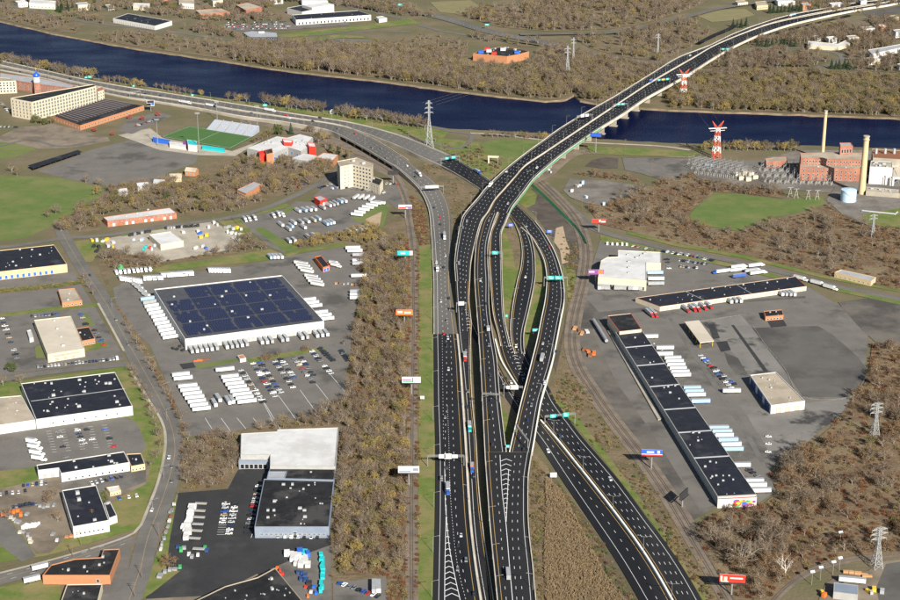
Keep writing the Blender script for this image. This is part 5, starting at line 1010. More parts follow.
def scatter(name, label, polys, area, mix, h=(.8, 1.2), seed=1, check=True, clump=0.0, floor=None):
    r = np.random.default_rng(seed); ks = list(mix); w = np.array([mix[k] for k in ks], float); w /= w.sum(); P_ = []
    for px in polys:
        if floor: sheet('woodland_floor', px, floor)
        poly = PA(px); x = [p.x for p in poly]; y = [p.y for p in poly]; a = (max(x)-min(x))*(max(y)-min(y)); n = int(a/area)
        X = r.uniform(min(x), max(x), n); Y = r.uniform(min(y), max(y), n); m = in_poly(X, Y, x, y)
        if check: m &= free(X, Y)
        if clump: q = np.sin(X*.031+seed)+np.sin(Y*.023+X*.011+seed*2)+np.sin(X*.09-Y*.06); m &= (r.random(n) < np.clip(.5+q*.5*clump, 0.08, 1))
        P_.append(np.stack([X[m], Y[m], 0*X[m]], 1))
    V = np.vstack(P_); n = len(V); me = bpy.data.meshes.new(name); me.vertices.add(n); me.vertices.foreach_set('co', V.astype(np.float32).ravel())
    a = me.attributes.new('kind', 'INT', 'POINT'); a.data.foreach_set('value', np.array([KINDS.index(ks[i]) for i in r.choice(len(ks), n, p=w)], np.int32))
    s = r.uniform(h[0], h[1], n); a = me.attributes.new('scl', 'FLOAT_VECTOR', 'POINT'); a.data.foreach_set('vector', np.stack([s*r.uniform(.9, 1.15, n), s*r.uniform(.9, 1.15, n), s*r.uniform(.85, 1.15, n)], 1).astype(np.float32).ravel())
    a = me.attributes.new('rot', 'FLOAT_VECTOR', 'POINT'); a.data.foreach_set('vector', np.stack([r.normal(0, .04, n), r.normal(0, .04, n), r.uniform(0, 6.28, n)], 1).astype(np.float32).ravel())
    o = link(name, me, label=label, kind='stuff'); md = o.modifiers.new('plants', 'NODES'); md.node_group = SCAT; return o
FARM = dict(bare_a=3, bare_b=5, bare_d=2, bare_c=1, olive_a=1.2, olive_b=1.6, yellow_a=.3, shrub_a=1); BARE = dict(bare_a=3, bare_b=3, bare_c=2.5, bare_d=2); MIXW = dict(bare_a=3, bare_b=3, bare_c=2, bare_d=2.5, olive_a=1.6, olive_b=1.6, yellow_a=.25, shrub_a=1); OLIVE = dict(olive_a=3, olive_b=3, bare_a=1.5, bare_b=1.5, bare_d=1.2, yellow_a=.6, shrub_c=.8)
SCRUB = dict(shrub_a=3, shrub_b=1, shrub_c=2, shrub_t=1.5, shrub_d=2, bare_d=.35); REDS = dict(shrub_b=4, shrub_a=2.5, shrub_t=1.2, shrub_c=.9, bare_d=.6, orange_a=.25)
scatter('far_bank_wood', 'bare grey-brown wood lining the far bank left of the bridge', [[(235,45),(250,46),(290,47),(330,49),(400,55),(450,66),(455,88),(412,83),(375,78),(325,73),(275,67),(232,60)]], 48, FARM, (1.0, 1.5), 1, floor='brush')
scatter('far_bank_trees', 'thin trees on the open far bank at the upper left', [[(-60,-6),(0,7),(60,17.5),(85,24),(75,33),(50,30.5),(0,19),(-60,7)],[(100,34),(160,35),(232,46),(240,58),(225,59),(140,47),(95,39)]], 95, FARM, (.6, 1.05), 31, clump=.3, floor='brush')
scatter('far_wood', 'bare wood around the cinema building beyond the river', [[(405,52),(455,58),(468,66),(505,70),(532,64),(540,54),(560,50),(590,58),(640,66),(672,69),(655,78),(628,88),(600,102.5),(584,99.5),(574,93),(560,99),(545,99.5),(500,94.5),(455,89),(450,66)]], 50, FARM | dict(olive_a=2.4, olive_b=2.4), (.75, 1.25), 2, floor='brush')
scatter('far_wood', 'low bare trees left of the cinema building', [[(345,48),(400,41),(440,37),(468,43),(468,56),(455,58),(405,52)]], 80, FARM, (.55, .9), 32, clump=.4, floor='brush')
scatter('far_wood', 'bare wood above the far highway at the top of the view', [[(455,14),(500,6),(560,1),(640,-6),(720,-6),(690,10),(650,22),(610,29),(545,31),(500,27)],[(490,38),(540,44),(580,53),(560,48),(520,46)],[(570,36),(610,36.5),(660,28),(700,19),(695,28),(712,33),(690,48),(660,62),(620,56),(590,48)]], 65, FARM, (.8, 1.25), 3, clump=.35, floor='brush')
scatter('far_bank_wood', 'olive and yellow wood lining the far bank right of the bridge', [[(668,88),(690,78),(740,76),(800,76),(900,80),(960,82),(960,118),(900,116.5),(825,113.5),(750,111),(690,109),(672,108.5)]], 50, OLIVE, (.85, 1.4), 4, floor='brush')
scatter('far_wood', 'brown wood inside and around the loop ramp right of the far bridge end', [[(702,68),(728,56),(760,51),(800,51),(824,55),(830,61),(812,67),(790,70),(740,69)],[(745,44),(790,34),(835,24),(870,32),(890,40),(905,60),(905,73),(850,70),(850,55),(825,48),(790,45)],[(868,20),(905,18),(905,40),(880,36)]], 52, dict(bare_a=2, bare_b=2, bare_d=4, shrub_b=1.5, olive_b=.6), (.85, 1.35), 5, clump=.3, floor='brush_dark')
scatter('far_wood', 'scattered trees around the far buildings at the top left', [[(-40,-10),(30,-6),(100,-4),(180,-6),(290,-8),(285,2),(262,12),(285,16),(282,21),(222,22),(172,18),(130,11),(90,12),(60,8),(0,2)],[(205,24),(222,32),(240,38),(212,36),(180,30)],[(335,-6),(380,-2),(425,12),(440,18),(400,16),(372,12)],[(830,-4),(905,4),(905,16),(850,14),(810,12),(770,8)],[(470,36),(500,40),(480,44)],[(282,1),(300,-3),(345,-2),(372,6),(385,14),(360,9),(335,6)],[(60,16),(112,26),(100,20),(80,12)]], 48, dict(bare_a=3, bare_b=2, bare_c=2, bare_d=3, olive_a=1, green_a=.4, pine_b=.3), (.7, 1.05), 6, clump=.5)
scatter('railway_wood', 'dense bare and yellowing wood between the warehouse lots and the railway', [[(352,330),(358,300),(362,262),(372,250),(392,240),(404,236),(407,300),(406,400),(405,500),(405,560),(398,575),(345,575),(336,560),(334,530),(341,470),(343,428),(352,410),(350,370)]], 30, dict(bare_a=2, bare_b=1.6, bare_c=2, bare_d=4, olive_a=1.2, olive_b=2.2, yellow_a=.9, orange_a=1.2), (.42, 1.0), 7, floor='brush_rust')
scatter('undergrowth', 'brown undergrowth below the wood beside the railway', [[(352,330),(358,300),(362,262),(372,250),(392,240),(404,236),(407,300),(406,400),(405,500),(405,560),(398,575),(345,575),(336,560),(334,530),(341,470),(343,428),(352,410),(350,370)]], 9, dict(shrub_a=3, shrub_b=2, shrub_c=2, shrub_d=2), (.5, .95), 37)
scatter('railway_scrub', 'rust-brown scrub along both sides of the single railway track', [[(404,236),(409,238),(410.5,300),(410,400),(409,500),(408.5,600),(400,600),(404,500),(405,400),(405,300)],[(416,250),(419,250),(419,400),(418.5,600),(415,600),(415.5,400)],[(411,197),(424,205),(430,243),(420,246),(415,226)],[(340,570),(400,570),(405,600),(388,600),(386,577)]], 5, dict(shrub_b=3, shrub_a=3, shrub_t=2, shrub_c=1), (.45, .95), 8)
scatter('park_wood', 'mixed bare and yellow trees between the park and the long brick building', [[(100,204),(108,192),(140,186),(185,179),(212,180),(214,213),(182,215),(172,206),(104,214),(100,228),(68,233),(50,230),(62,222),(80,210)]], 70, dict(bare_a=2, bare_c=2.5, bare_d=2, olive_a=2.4, olive_b=1.6, yellow_a=.8, orange_a=.5, green_a=.3), (.65, 1.0), 9)
scatter('school_wood', 'bare brown trees around the school and the brick house', [[(214,178),(240,160),(262,156),(300,163),(334,166),(330,176),(300,187),(262,202),(226,214),(214,212)],[(251,142),(262,137),(274,132),(283,130),(275,136),(254,146)],[(300,128),(330,138),(345,150),(330,151),(316,142)]], 75, dict(bare_a=2, bare_c=2, bare_d=3, olive_a=1.2, orange_a=.5, yellow_a=.3), (.6, .95), 10)
scatter('yard_scrub', 'bare shrubs in the strip below the equipment yard', [[(100,260),(118,253),(140,257),(160,262),(235,250),(240,243),(246,236),(262,246),(268,250),(235,252),(165,264),(145,270),(112,270)]], 16, dict(shrub_a=2, shrub_d=2, bare_d=1.2, bare_c=.8, shrub_c=1.2), (.55, .95), 11)
scatter('lot_scrub', 'yellow-olive brush along the lower edge of the bus lot', [[(288,247),(305,241),(345,233),(365,226),(378,228),(385,240),(365,246),(345,241),(300,249)]], 16, dict(olive_b=2, yellow_a=1.6, shrub_c=2, bare_d=1, shrub_a=1), (.4, .7), 12)
scatter('lot_scrub', 'bare brush strip between the car lot and the white-roofed warehouse', [[(190,446),(215,437),(250,430),(300,420),(330,411),(346,400),(350,410),(341,426),(290,428),(241,431),(237,466),(225,486),(182,490),(186,470)]], 16, dict(shrub_a=2, shrub_d=2, bare_c=1, bare_d=1, olive_b=.6, shrub_c=1, orange_a=.3), (.5, .85), 13)
scatter('street_scrub', 'low brown brush along the right side of the long street', [[(114,302),(118,305),(140,340),(152,358),(172,395),(183,425),(187,450),(181,470),(180,450),(179,424),(166,398),(150,368),(130,332)]], 9, dict(shrub_a=2, shrub_d=2, shrub_b=1.4, shrub_c=1), (.4, .8), 14)
scatter('railway_verge_scrub', 'tan and green scrub on the verge beside the twin railway tracks', [[(548,396),(558,376),(568,345),(574,370),(612,430),(664,502),(708,572),(726,604),(708,604),(650,517),(602,454)],[(556,232),(576,240),(580,258),(572,300),(564,335),(557,372),(566,320),(569,295),(565,262)]], 5.5, dict(shrub_t=3.4, shrub_c=2, shrub_g=1.6, shrub_a=1.6, shrub_b=.6), (.35, .75), 15, clump=.6)
scatter('infield_scrub', 'green and tan scrub on the islands between the ramps', [[(504,224),(509,221),(519,240),(520,262),(515,283),(509,308),(506,325),(504,300),(503,262)],[(537,262),(543,268),(544.5,286),(541,310),(536,322),(528,338),(527,330),(532,308),(537,284)],[(414,168),(440,162),(468,182),(496,206),(480,205),(464,219),(458,236),(453,230),(451.5,212),(444,194),(434,182)]], 16, dict(shrub_t=2, shrub_c=2.4, shrub_a=2, shrub_g=1.4, shrub_d=.6), (.35, .75), 16, clump=.7)
scatter('river_scrub', 'low brush and young trees on the near river bank', [[(430,140),(480,150),(505,160),(492,178),(470,166),(450,154)],[(0,60),(100,80),(225,100),(325,112),(425,126),(425,130),(325,115),(225,103),(100,83),(0,63)]], 22, dict(shrub_c=2, shrub_a=2, shrub_g=.6, bare_d=.6, shrub_d=1), (.5, 1.0), 17, clump=.5)
scatter('meadow_scrub', 'brown brush land between the street and the power station', [[(586,205),(605,206),(628,197),(645,187),(668,183),(690,176),(700,181),(730,189),(780,192),(783,198),(740,193),(714,192),(690,211),(686,219),(705,228),(738,233),(754,227),(778,219),(802,214),(828,206),(845,216),(862,224),(905,230),(905,291),(825,275),(745,255),(675,243),(632,232),(600,224)]], 8, REDS | dict(shrub_d=1.6, bare_d=.35, bare_c=.25, shrub_t=4, shrub_a=4, shrub_b=2), (.45, .95), 18, clump=.35, floor='brush_rust')
scatter('meadow_trees', 'bare grey trees in the brush land left of the tall chimney', [[(770,225),(800,218),(830,220),(850,240),(835,262),(800,268),(775,255)],[(615,197),(640,188),(650,210),(640,228),(620,225)]], 90, BARE, (.7, 1.0), 19, clump=.3)
scatter('slope_brush', 'rust and tan brush covering the slope at the lower right', [[(770,476),(800,452),(830,428),(852,400),(868,378),(872,345),(930,345),(930,552),(850,556),(815,565),(790,580),(765,606),(738,606),(716,570),(694,528),(722,510),(762,505),(778,492)]], 9, REDS | dict(shrub_t=2.6, shrub_a=3, shrub_d=1.5, shrub_c=.9, orange_a=.12), (.55, 1.15), 20, clump=.25, floor='brush_rust')
scatter('slope_trees', 'brown and bare trees standing on the slope at the lower right', [[(782,470),(805,452),(835,440),(850,470),(840,520),(800,540),(780,520)],[(870,400),(905,380),(905,540),(880,530),(865,460)],[(720,515),(760,508),(790,540),(780,575),(745,590),(722,560)]], 75, dict(bare_c=2, bare_d=2, orange_a=2.2, bare_a=1, bare_b=1, olive_b=.5), (.7, 1.05), 21, clump=.3)
scatter('reed_bed', 'dense tan reeds filling the wedge between viaduct and highway', [[(545,478),(560,490),(572,512),(590,546),(604,575),(628,604),(546,604),(544,560),(546,510)]], .8, dict(reed=1, reed_b=1), (.42, .8), 22)
scatter('marsh_scrub', 'green and brown shrubs around the reed wedge', [[(530,480),(535,458),(546,474),(544,520),(543,560),(545,604),(538,604),(534,560),(530,520)],[(556,480),(588,522),(614,562),(638,604),(628,604),(604,575),(590,546),(572,512)]], 7, dict(shrub_c=2, shrub_g=.9, shrub_a=2, shrub_d=1.6, shrub_t=1), (.4, .8), 23)
scatter('hedge', 'clipped olive hedge between the two lots at the left edge', [[(0,289.5),(60,284.5),(84,280),(85,282.5),(60,287.5),(0,293)]], 1.6, dict(shrub_g=2, shrub_c=2), (.5, .7), 24, check=False)
scatter('roadside_brush', 'brown leaf-strewn brush along the bottom edge beside the small lot', [[(140,268),(150,266),(165,263),(160,268)],[(322,570),(330,545),(333,583),(332,604),(322,604)],[(600,300),(602,303),(588,300),(577,330),(574,330)]], 9, dict(shrub_a=2, shrub_c=1.5, shrub_b=1), (.3, .6), 25)
scatter('substation_trees', 'bare hedge of small trees below the substation', [[(700,179),(730,186.5),(775,190),(785,194),(760,196),(715,191),(690,182)],[(574,174),(600,172),(630,176),(640,182),(600,178)]], 14, dict(shrub_a=2, shrub_d=2, bare_d=1.2, shrub_b=1), (.5, .9), 26)

# ------------------------------------------------------------------ trees one can tell apart
KD = dict(bare_a='bare grey tree', bare_b='tall bare tree', bare_c='wide bare tree', bare_d='bare brown tree', olive_a='olive-leaved tree', olive_b='thin olive-leaved tree', yellow_a='yellow-leaved tree', green_a='green leafy tree', orange_a='orange-brown leafy tree', red_a='small red-leaved tree', big_bare='large bare tree', big_bare_b='large spreading bare tree', dead='dead white tree', pine_a='dark green pine', pine_b='small dark green pine')
rt = random.Random(31)
def tree(kind, px, py, H, label, group, world=None):
    p = world or P(px, py); t, c, w, h0 = PLANTS[kind]; s = H/h0; o = thing('pine_tree' if 'pine' in kind else 'tree', label, 'tree', p, rt.uniform(0, 6.28), group); o.scale = (s*rt.uniform(.92, 1.1), s*rt.uniform(.92, 1.1), s)
    if t: link('trunk', t, o)
    link('crown', c, o)
def tree_row(where, pts, kinds, H, group):
    for i, q in enumerate(pts):
        k = kinds[i % len(kinds)] if isinstance(kinds, list) else kinds
        tree(k, q[0], q[1], H*rt.uniform(.85, 1.15), '%s, %s from left %s' % (KD[k], ORD[i], where), group)
def seq(x0, y0, x1, y1, n, j=.8): return [(x0+(x1-x0)*i/(n-1)+rt.uniform(-j, j), y0+(y1-y0)*i/(n-1)+rt.uniform(-.3, .3)) for i in range(n)]
KB = ['bare_a', 'bare_c', 'olive_b', 'bare_b', 'yellow_a', 'bare_d', 'bare_a', 'bare_c']
tree_row('along the near bank behind the factory', seq(2,62.5,92,79.5,22), ['yellow_a','olive_a','bare_a','bare_c','olive_b','bare_b','bare_a','bare_d','bare_c','bare_b'], 18, 'trees on the near river bank')
tree_row('in the bank clump right of the sand spit', seq(110,82,141,86.5,7), ['bare_b','bare_a','bare_b','olive_a','olive_b','yellow_a','yellow_a'], 13, 'trees on the near river bank')
tree_row('in the bank row above the white trailer trucks', seq(157,88,191,94.5,7), ['bare_d','bare_a','olive_b','bare_c','bare_d','bare_a','bare_c'], 10, 'trees on the near river bank')
tree('yellow_a', 200.5, 95, 9, 'single round yellow bush tree on the bank left of the stadium pole', 'trees on the near river bank')
tree_row('on the bank left of the green highway sign', seq(229,99.5,246,102.5,4), ['bare_d','bare_b','yellow_a','bare_a'], 13, 'trees on the near river bank')
tree_row('in the long bank row above the stadium end', seq(264,105,324,113,12), KB, 18, 'trees on the near river bank')
tree_row('in the bank clump right of the white tent', seq(338,115.5,367,120.5,6), ['olive_b','bare_a','bare_c','yellow_a','olive_b','bare_c'], 18, 'trees on the near river bank')
tree_row('in the bank clump left of the lattice tower', seq(377,121,424,129,10), ['bare_a','bare_c','olive_b','bare_a','bare_c','bare_a','bare_c','olive_b','bare_d','bare_d'], 18, 'trees on the near river bank')
tree_row('in the bank row left of the bridge', seq(486,137,545,138.5,11), ['olive_b','bare_a','bare_c','bare_d','bare_c','bare_a','olive_a','orange_a','bare_d','olive_a','yellow_a'], 10, 'trees on the near river bank')
tree_row('in the row behind the substation', seq(706,150,796,151,16), ['yellow_a','olive_b','olive_a','bare_b','olive_b','yellow_a','olive_a','bare_a'], 14, 'trees behind the substation')
tree_row('along the right side of the long street', [(126,327),(131,335),(136,344),(141,352),(148,364),(153,372),(158,380),(163,388),(168,396),(172,404),(176,412),(181,420),(185,430),(188,441),(189,452),(187,463),(184,474)], ['bare_c','bare_a','bare_d','bare_c'], 8.5, 'street trees')
tree_row('along the left side of the long street', [(84,280),(89,288),(93,295),(131,372),(134,379),(138,386),(143,394),(147,402),(150,410),(153,418),(156,427),(158,437),(160,447),(157,458),(151,467)], ['bare_d','bare_c','bare_a','bare_c'], 8.5, 'street trees')
tree_row('at the lower end of the car lot', [(318,420),(326,414),(333,416),(339,410),(343,420),(347,403),(350,392)], ['bare_c','bare_a','bare_b'], 12, 'trees below the car lot')
tree_row('on the grass strip below the warehouse docks', [(262,361),(266,360),(271,359),(278,357),(304,351),(308,350),(344,345)], ['bare_d','orange_a','bare_c'], 6, 'trees on the dock strip')
tree_row('beside the twin tracks at the lower right', [(716,548),(727,556),(742,566),(752,560),(764,552),(771,545),(729,536)], ['bare_c','big_bare','big_bare_b','big_bare','bare_a','big_bare_b','bare_b'], 19, 'large trees beside the tracks')
tree('dead', 785, 577, 17, 'forked dead white tree beside the curving single track', 'large trees beside the tracks')
tree_row('on the brush slope right of the freight warehouse', [(786,482),(795,470),(806,462),(800,492),(815,480),(790,505)], ['orange_a','bare_c','orange_a','bare_d','orange_a','bare_d'], 15, 'trees on the slope')
tree_row('in the yards at the lower left', [(3,386),(21,384),(48,505),(52,499),(58,522),(8,520)], ['bare_a','bare_c','bare_d','bare_c','bare_d','bare_c'], 10, 'yard trees')
tree('green_a', 103.5, 503, 9, 'round green tree between the white block and the small white building', 'yard trees'); tree('green_a', 11, 371, 9, 'round green tree beside the side street at the left edge', 'yard trees'); tree('orange_a', 168, 566, 9, 'wide orange-brown tree at the corner of the dark lot', 'yard trees')
tree_row('beside the factory near the stadium car park', [(36,123),(41,124),(45,124.5),(51,124)], ['green_a','olive_a','green_a','olive_a'], 11, 'trees at the factory')
tree_row('around the oval drive beside the saw-tooth factory', [(95,131.5),(112.5,135.5),(129.5,119),(142,120),(158,116)], 'red_a', 6.5, 'red trees at the oval drive')
tree_row('at the top corner of the pitch', [(275,134),(279,134.5),(291,134)], ['pine_a','green_a','pine_b'], 15, 'evergreens by the pitch')
tree_row('in the evergreen clump behind the office tower', [(330,152),(334,154),(338,154),(342,155),(346,157),(349,159)], ['pine_b','olive_a'], 11, 'evergreens by the office tower')
tree_row('in the far clump at the top left', [(58,12.5),(62,12.5),(68,12)], 'pine_a', 20, 'far pines'); tree_row('in the far pine belt beside the loop ramp', seq(757,46.5,795,46.5,9), 'pine_a', 15, 'far pines')
tree_row('in the far pine clump below the loop ramp', seq(831,69,852,69.5,6), 'pine_a', 15, 'far pines'); tree_row('in the far pine row at the top right', seq(770,13,800,11,9), 'pine_a', 15, 'far pines'); tree_row('at the far bridge fork', [(733,27),(737,27.5),(741,27.5),(746,26)], 'pine_b', 15, 'far pines')
tree_row('in front of the big park lawn', [(62,231),(66,229),(70,226),(76,222),(58,228),(48,218),(56,214),(97,194),(102,203),(17,176),(12,172),(86,183),(99,186)], ['bare_c','yellow_a','bare_a','bare_d','bare_c','bare_d'], 12, 'park trees')
tree_row('on the lane beside the office tower', [(288,196),(293,192),(300,189),(310,185)], ['bare_d','bare_c'], 8, 'lane trees')
# ------------------------------------------------------------------ vehicles
PAINT = {'white': (.52,.52,.51), 'silver': (.46,.47,.48), 'grey': (.17,.175,.18), 'black': (.014,.014,.016), 'red': (.42,.025,.02), 'blue': (.03,.09,.36), 'tan': (.42,.35,.25), 'navy': (.012,.025,.08), 'green': (.03,.10,.06), 'teal': (.03,.42,.44), 'orange': (.65,.16,.03), 'yellow': (.70,.44,.04), 'pale blue': (.30,.46,.66)}
for k, c in PAINT.items(): M('paint_'+k, c, rough=.35, spec=.5, coat=.3)
M('tyre', (.018,.018,.018), rough=.9); M('box_white', (.64,.64,.63), (.58,.58,.57), .4, rough=.6); M('box_silver', (.38,.39,.40), (.33,.34,.35), .4, rough=.45, metal=.2); M('chassis', (.03,.03,.032), rough=.8)
_cm = {}
def hull(mb, prof, w, m, top=.0):
    """side profile (x,z) extruded across w; top>0 narrows the upper points"""
    z1 = max(p[1] for p in prof); L = [(x, -(w/2-(top if z > z1-.05 else 0)), z) for x, z in prof]; R = [(x, -y, z) for x, y, z in L]; n = len(prof)
    mb.face(L, m); mb.face(R[::-1], m)
    for i in range(n): mb.face([L[i], R[i], R[(i+1) % n], L[(i+1) % n]][::-1], m)
def wheels(mb, xs, w, r, m, tw=.24):
    for x in xs:
        for s in (-1, 1): mb.cone((x, s*(w/2-tw), r), (x, s*(w/2+.01), r), r, r, 8, m)
def car_mesh(kind, col):
    k = (kind, col)
    if k in _cm: return _cm[k]
    mb = MB()
    if kind == 'car':
        hull(mb, [(-2.25,.3),(-2.25,.85),(-1.9,.95),(1.0,.95),(2.1,.78),(2.25,.6),(2.25,.3)], 1.8, 0); hull(mb, [(-1.75,.93),(-1.2,1.42),(.25,1.42),(.95,.93)], 1.62, 1, .12); mb.box(-1.15, .2, -.66, .66, 1.42, 1.46, 0); wheels(mb, (-1.4, 1.4), 1.8, .33, 2)
    elif kind == 'suv':
        hull(mb, [(-2.3,.35),(-2.3,1.05),(1.1,1.05),(2.2,.92),(2.3,.6),(2.3,.35)], 1.9, 0); hull(mb, [(-2.25,1.03),(-2.05,1.66),(.45,1.66),(1.1,1.03)], 1.74, 1, .1); mb.box(-2.0, .4, -.74, .74, 1.66, 1.71, 0); wheels(mb, (-1.4, 1.4), 1.9, .37, 2)
    elif kind == 'van':
        hull(mb, [(-2.7,.35),(-2.7,2.1),(1.4,2.1),(2.0,1.25),(2.7,1.05),(2.7,.35)], 2.0, 0, .06); hull(mb, [(1.5,1.92),(1.98,1.32),(2.0,1.28),(1.42,1.4)], 1.9, 1); mb.box(.4, 1.3, -1.01, 1.01, 1.3, 1.85, 1); wheels(mb, (-1.7, 1.75), 2.0, .36, 2)
    elif kind == 'pickup':
        hull(mb, [(-2.8,.45),(-2.8,1.0),(-.6,1.0),(1.5,1.05),(2.6,.98),(2.7,.7),(2.7,.45)], 1.95, 0); hull(mb, [(-.7,1.02),(-.55,1.72),(.85,1.72),(1.5,1.04)], 1.78, 1, .1); mb.box(-.5, .8, -.76, .76, 1.72, 1.77, 0); mb.box(-2.65, -.75, -.8, .8, 1.0, 1.03, 2); wheels(mb, (-1.8, 1.7), 1.95, .4, 2)
    _cm[k] = mb.mesh(kind+'_mesh', ['paint_'+col, 'glass', 'tyre']); return _cm[k]
KW = {'car': 'car', 'suv': 'SUV', 'van': 'van', 'pickup': 'pickup'}
NAMES = {'car': 'parked_car', 'suv': 'parked_suv', 'van': 'parked_van', 'pickup': 'pickup_truck'}
CCOL = ['white']*5+['silver']*5+['grey']*4+['black']*5+['red']*1+['blue']*1+['navy']*2+['tan']*1
ncar = [0]; rc = random.Random(77)
def car(p, rz, kind, col, label, group, moving=False):
    ncar[0] += 1; nm = {'car': 'car', 'suv': 'suv', 'van': 'van', 'pickup': 'pickup_truck'}[kind] if moving else NAMES[kind]
    return link(nm, car_mesh(kind, col), None, p, rz, label=label, category={'car': 'car', 'suv': 'car', 'van': 'van', 'pickup': 'pickup truck'}[kind], group=group)
def car_row(where, a, b, n, turn=90, cols=None, end='top', miss=.08, z=.33, group=None, kinds=None):
    A = P(*a, z); B = P(*b, z); d = (B-A); base = math.atan2(d.y, d.x)+math.radians(turn); k = 0
    for i in range(n):
        if rc.random() < miss and 0 < i < n-1: continue
        t = (i+rc.uniform(-.06, .06))/max(1, n-1); p = A+d*t; col = rc.choice(cols or CCOL); kd = rc.choice(kinds or ['car', 'car', 'suv', 'suv', 'car', 'pickup', 'van' if rc.random() < .4 else 'car']); k += 1
        car(p, base+(math.pi if rc.random() < .4 else 0)+rc.uniform(-.04, .04), kd, col, '%s %s, %s from %s in %s' % (col, KW[kd], ORD[k-1], end, where), group or 'parked cars')
car_row('the leftmost row in the car lot', (241,371), (263.5,403), 12); car_row('the second row in the car lot', (253,364), (275,397), 12); car_row('the third row in the car lot', (260,363), (281,393), 12)
car_row('the fourth row in the car lot', (275,362), (293,388), 10); car_row('the fifth row in the car lot', (281,360), (294,378), 8); car_row('the sixth row in the car lot', (294.5,359), (313,383), 8); car_row('the seventh row in the car lot', (301,358.5), (313,376), 6); car_row('the rightmost row in the car lot', (312,352), (331,374), 10)
car_row('the black row beside the car lot corner', (320,349), (333,361), 8, cols=['black','black','grey'], miss=0); car_row('the black row beside the wood at the car lot', (341,351), (348,361), 7, cols=['black','grey','black'], miss=0)
car_row('the row along the left picture edge', (2,319), (17,359), 11); car_row('the row above the pale flat-roofed building', (32,317), (56,314.5), 8, end='left'); car_row('the short row right of the pale building', (81,315), (86,325), 4, kinds=['car','van','suv']); car_row('the row beside the small annex', (94,331), (104,345), 5)
car_row('the street-side row below the pale building', (38,367.5), (117,359.3), 24, end='left', miss=.05); car_row('the left aisle of the lot below the navy warehouse', (58.5,432.5), (66,458), 6, end='upper'); car_row('the middle aisle of the lot below the navy warehouse', (77.5,431), (83.5,444), 5); car_row('the right aisle of the lot below the navy warehouse', (87,430), (92,440), 3); car_row('the far aisle of the lot below the navy warehouse', (105,430.5), (114,447), 3)
car_row('the row below the long white building', (91.5,484), (121,477), 7, end='left'); car_row('the upper row left of the white block', (23.5,486), (46,484), 6, end='left'); car_row('the lower row left of the white block', (0.5,495), (25,492), 5, end='left'); car_row('the dark row beside the white boxes', (13,507.5), (36,504.5), 8, end='left', cols=['black','grey','navy']); car_row('the small lawn-side lot', (119.5,499), (137,496.2), 3, end='left', miss=0)
car_row('the left aisle in the dark lot', (226,504.5), (222.5,523), 6, miss=0); car_row('the right aisle in the dark lot', (235,504.5), (229,534), 9); car_row('the row beside the black-roofed warehouse', (258.5,487), (247.5,533), 12); car_row('the row in front of the blue-grey wall', (278.5,537), (318,537.6), 7, end='left', cols=['white','white','silver','black'], kinds=['pickup','van','suv']); car_row('the small lot at the bottom', (340,584), (378,597), 9, end='left')
car_row('the front row beside the freight dock', (680,254), (712.5,261), 17, end='left', cols=CCOL+['black']*4); car_row('the middle row beside the freight dock', (680,260.7), (707,264.7), 13, end='left'); car_row('the back row beside the freight dock', (681,267), (697,268.3), 7, end='left'); car_row('the street row above the white terminal', (633,246.5), (678.5,254.5), 18, end='left'); car_row('the row right of the white terminal', (667,260), (669,269), 4)
car_row('the vans above the white terminal', (607.5,244.5), (627,245.2), 5, end='left', cols=['white'], kinds=['van'], miss=0); car_row('the left scrap row on the terminal lot', (700.5,356), (731,388), 13, cols=CCOL+['red','blue']); car_row('the right scrap row on the terminal lot', (707,363), (734,385), 9); car_row('the cars under the big tree shadow', (768.5,437), (768,453), 3); car_row('the cars at the warehouse end', (749,470.7), (757.5,476.5), 3, miss=0)
car_row('the upper office lot row', (320,188), (330.5,184.5), 6, end='left'); car_row('the middle office lot row', (332,189), (343,186.5), 6, end='left'); car_row('the long office lot row', (347,188), (389,193.8), 9, end='left', cols=CCOL+['red','red']); car_row('the office corner', (386.5,184), (398,184.7), 4, end='left')
car_row('the oval drive row', (136,126), (156,119.5), 9, end='left', cols=CCOL+['navy','red']); car_row('the factory car park row', (1,127), (17,127.2), 9, end='left'); car_row('the row left of the cream factory', (1,103), (9,112), 7); car_row('the lane above the park trees', (285,192), (304,184.5), 5, end='left')
# cars on the move
def tangent(p, keys=None):
    best = None
    for k, (A, B) in ROADS.items():
        if keys and k not in keys: continue
        C = (A+B)/2; d = ((C[:, :2]-np.array([p.x, p.y]))**2).sum(1); i = int(d.argmin()); w = np.linalg.norm((A-B)[i]); s = d[i]-(w/2)**2
        if best is None or s < best[0]: q = C[min(i+1, len(C)-1)]-C[max(i-1, 0)]; best = (s, math.atan2(q[1], q[0]), C[i][2])
    return best[1], best[2]
def moving(where, spots, keys):
    for i, (x, y) in enumerate(spots):
        _, z = tangent(P(x, y, 0), keys); rz, z = tangent(P(x, y, z), keys); p = P(x, y, z+.05); col = rc.choice(['white', 'silver', 'silver', 'grey', 'grey', 'grey', 'black', 'black', 'black', 'navy', 'red']); kd = rc.choice(['car', 'car', 'suv', 'suv', 'pickup', 'van'])
        car(p, rz, kd, col, '%s %s driving, %s from top on %s' % (col, KW[kd], ORD[i], where), 'cars driving on the roads', True)
moving('the main line', [(386,158),(407,166),(415,177),(434,208),(440,218),(440.5,225),(437,242),(445.5,256),(436.5,263),(444,268),(449,299),(441,302),(450,310),(447,321),(444,334.5),(447.5,336),(448,339),(447,346),(448.5,370),(445,418),(447,469),(441.5,480),(461,536),(458,546),(466,561),(457.5,570),(474,595)], ['M2', 'M3', 'M1'])
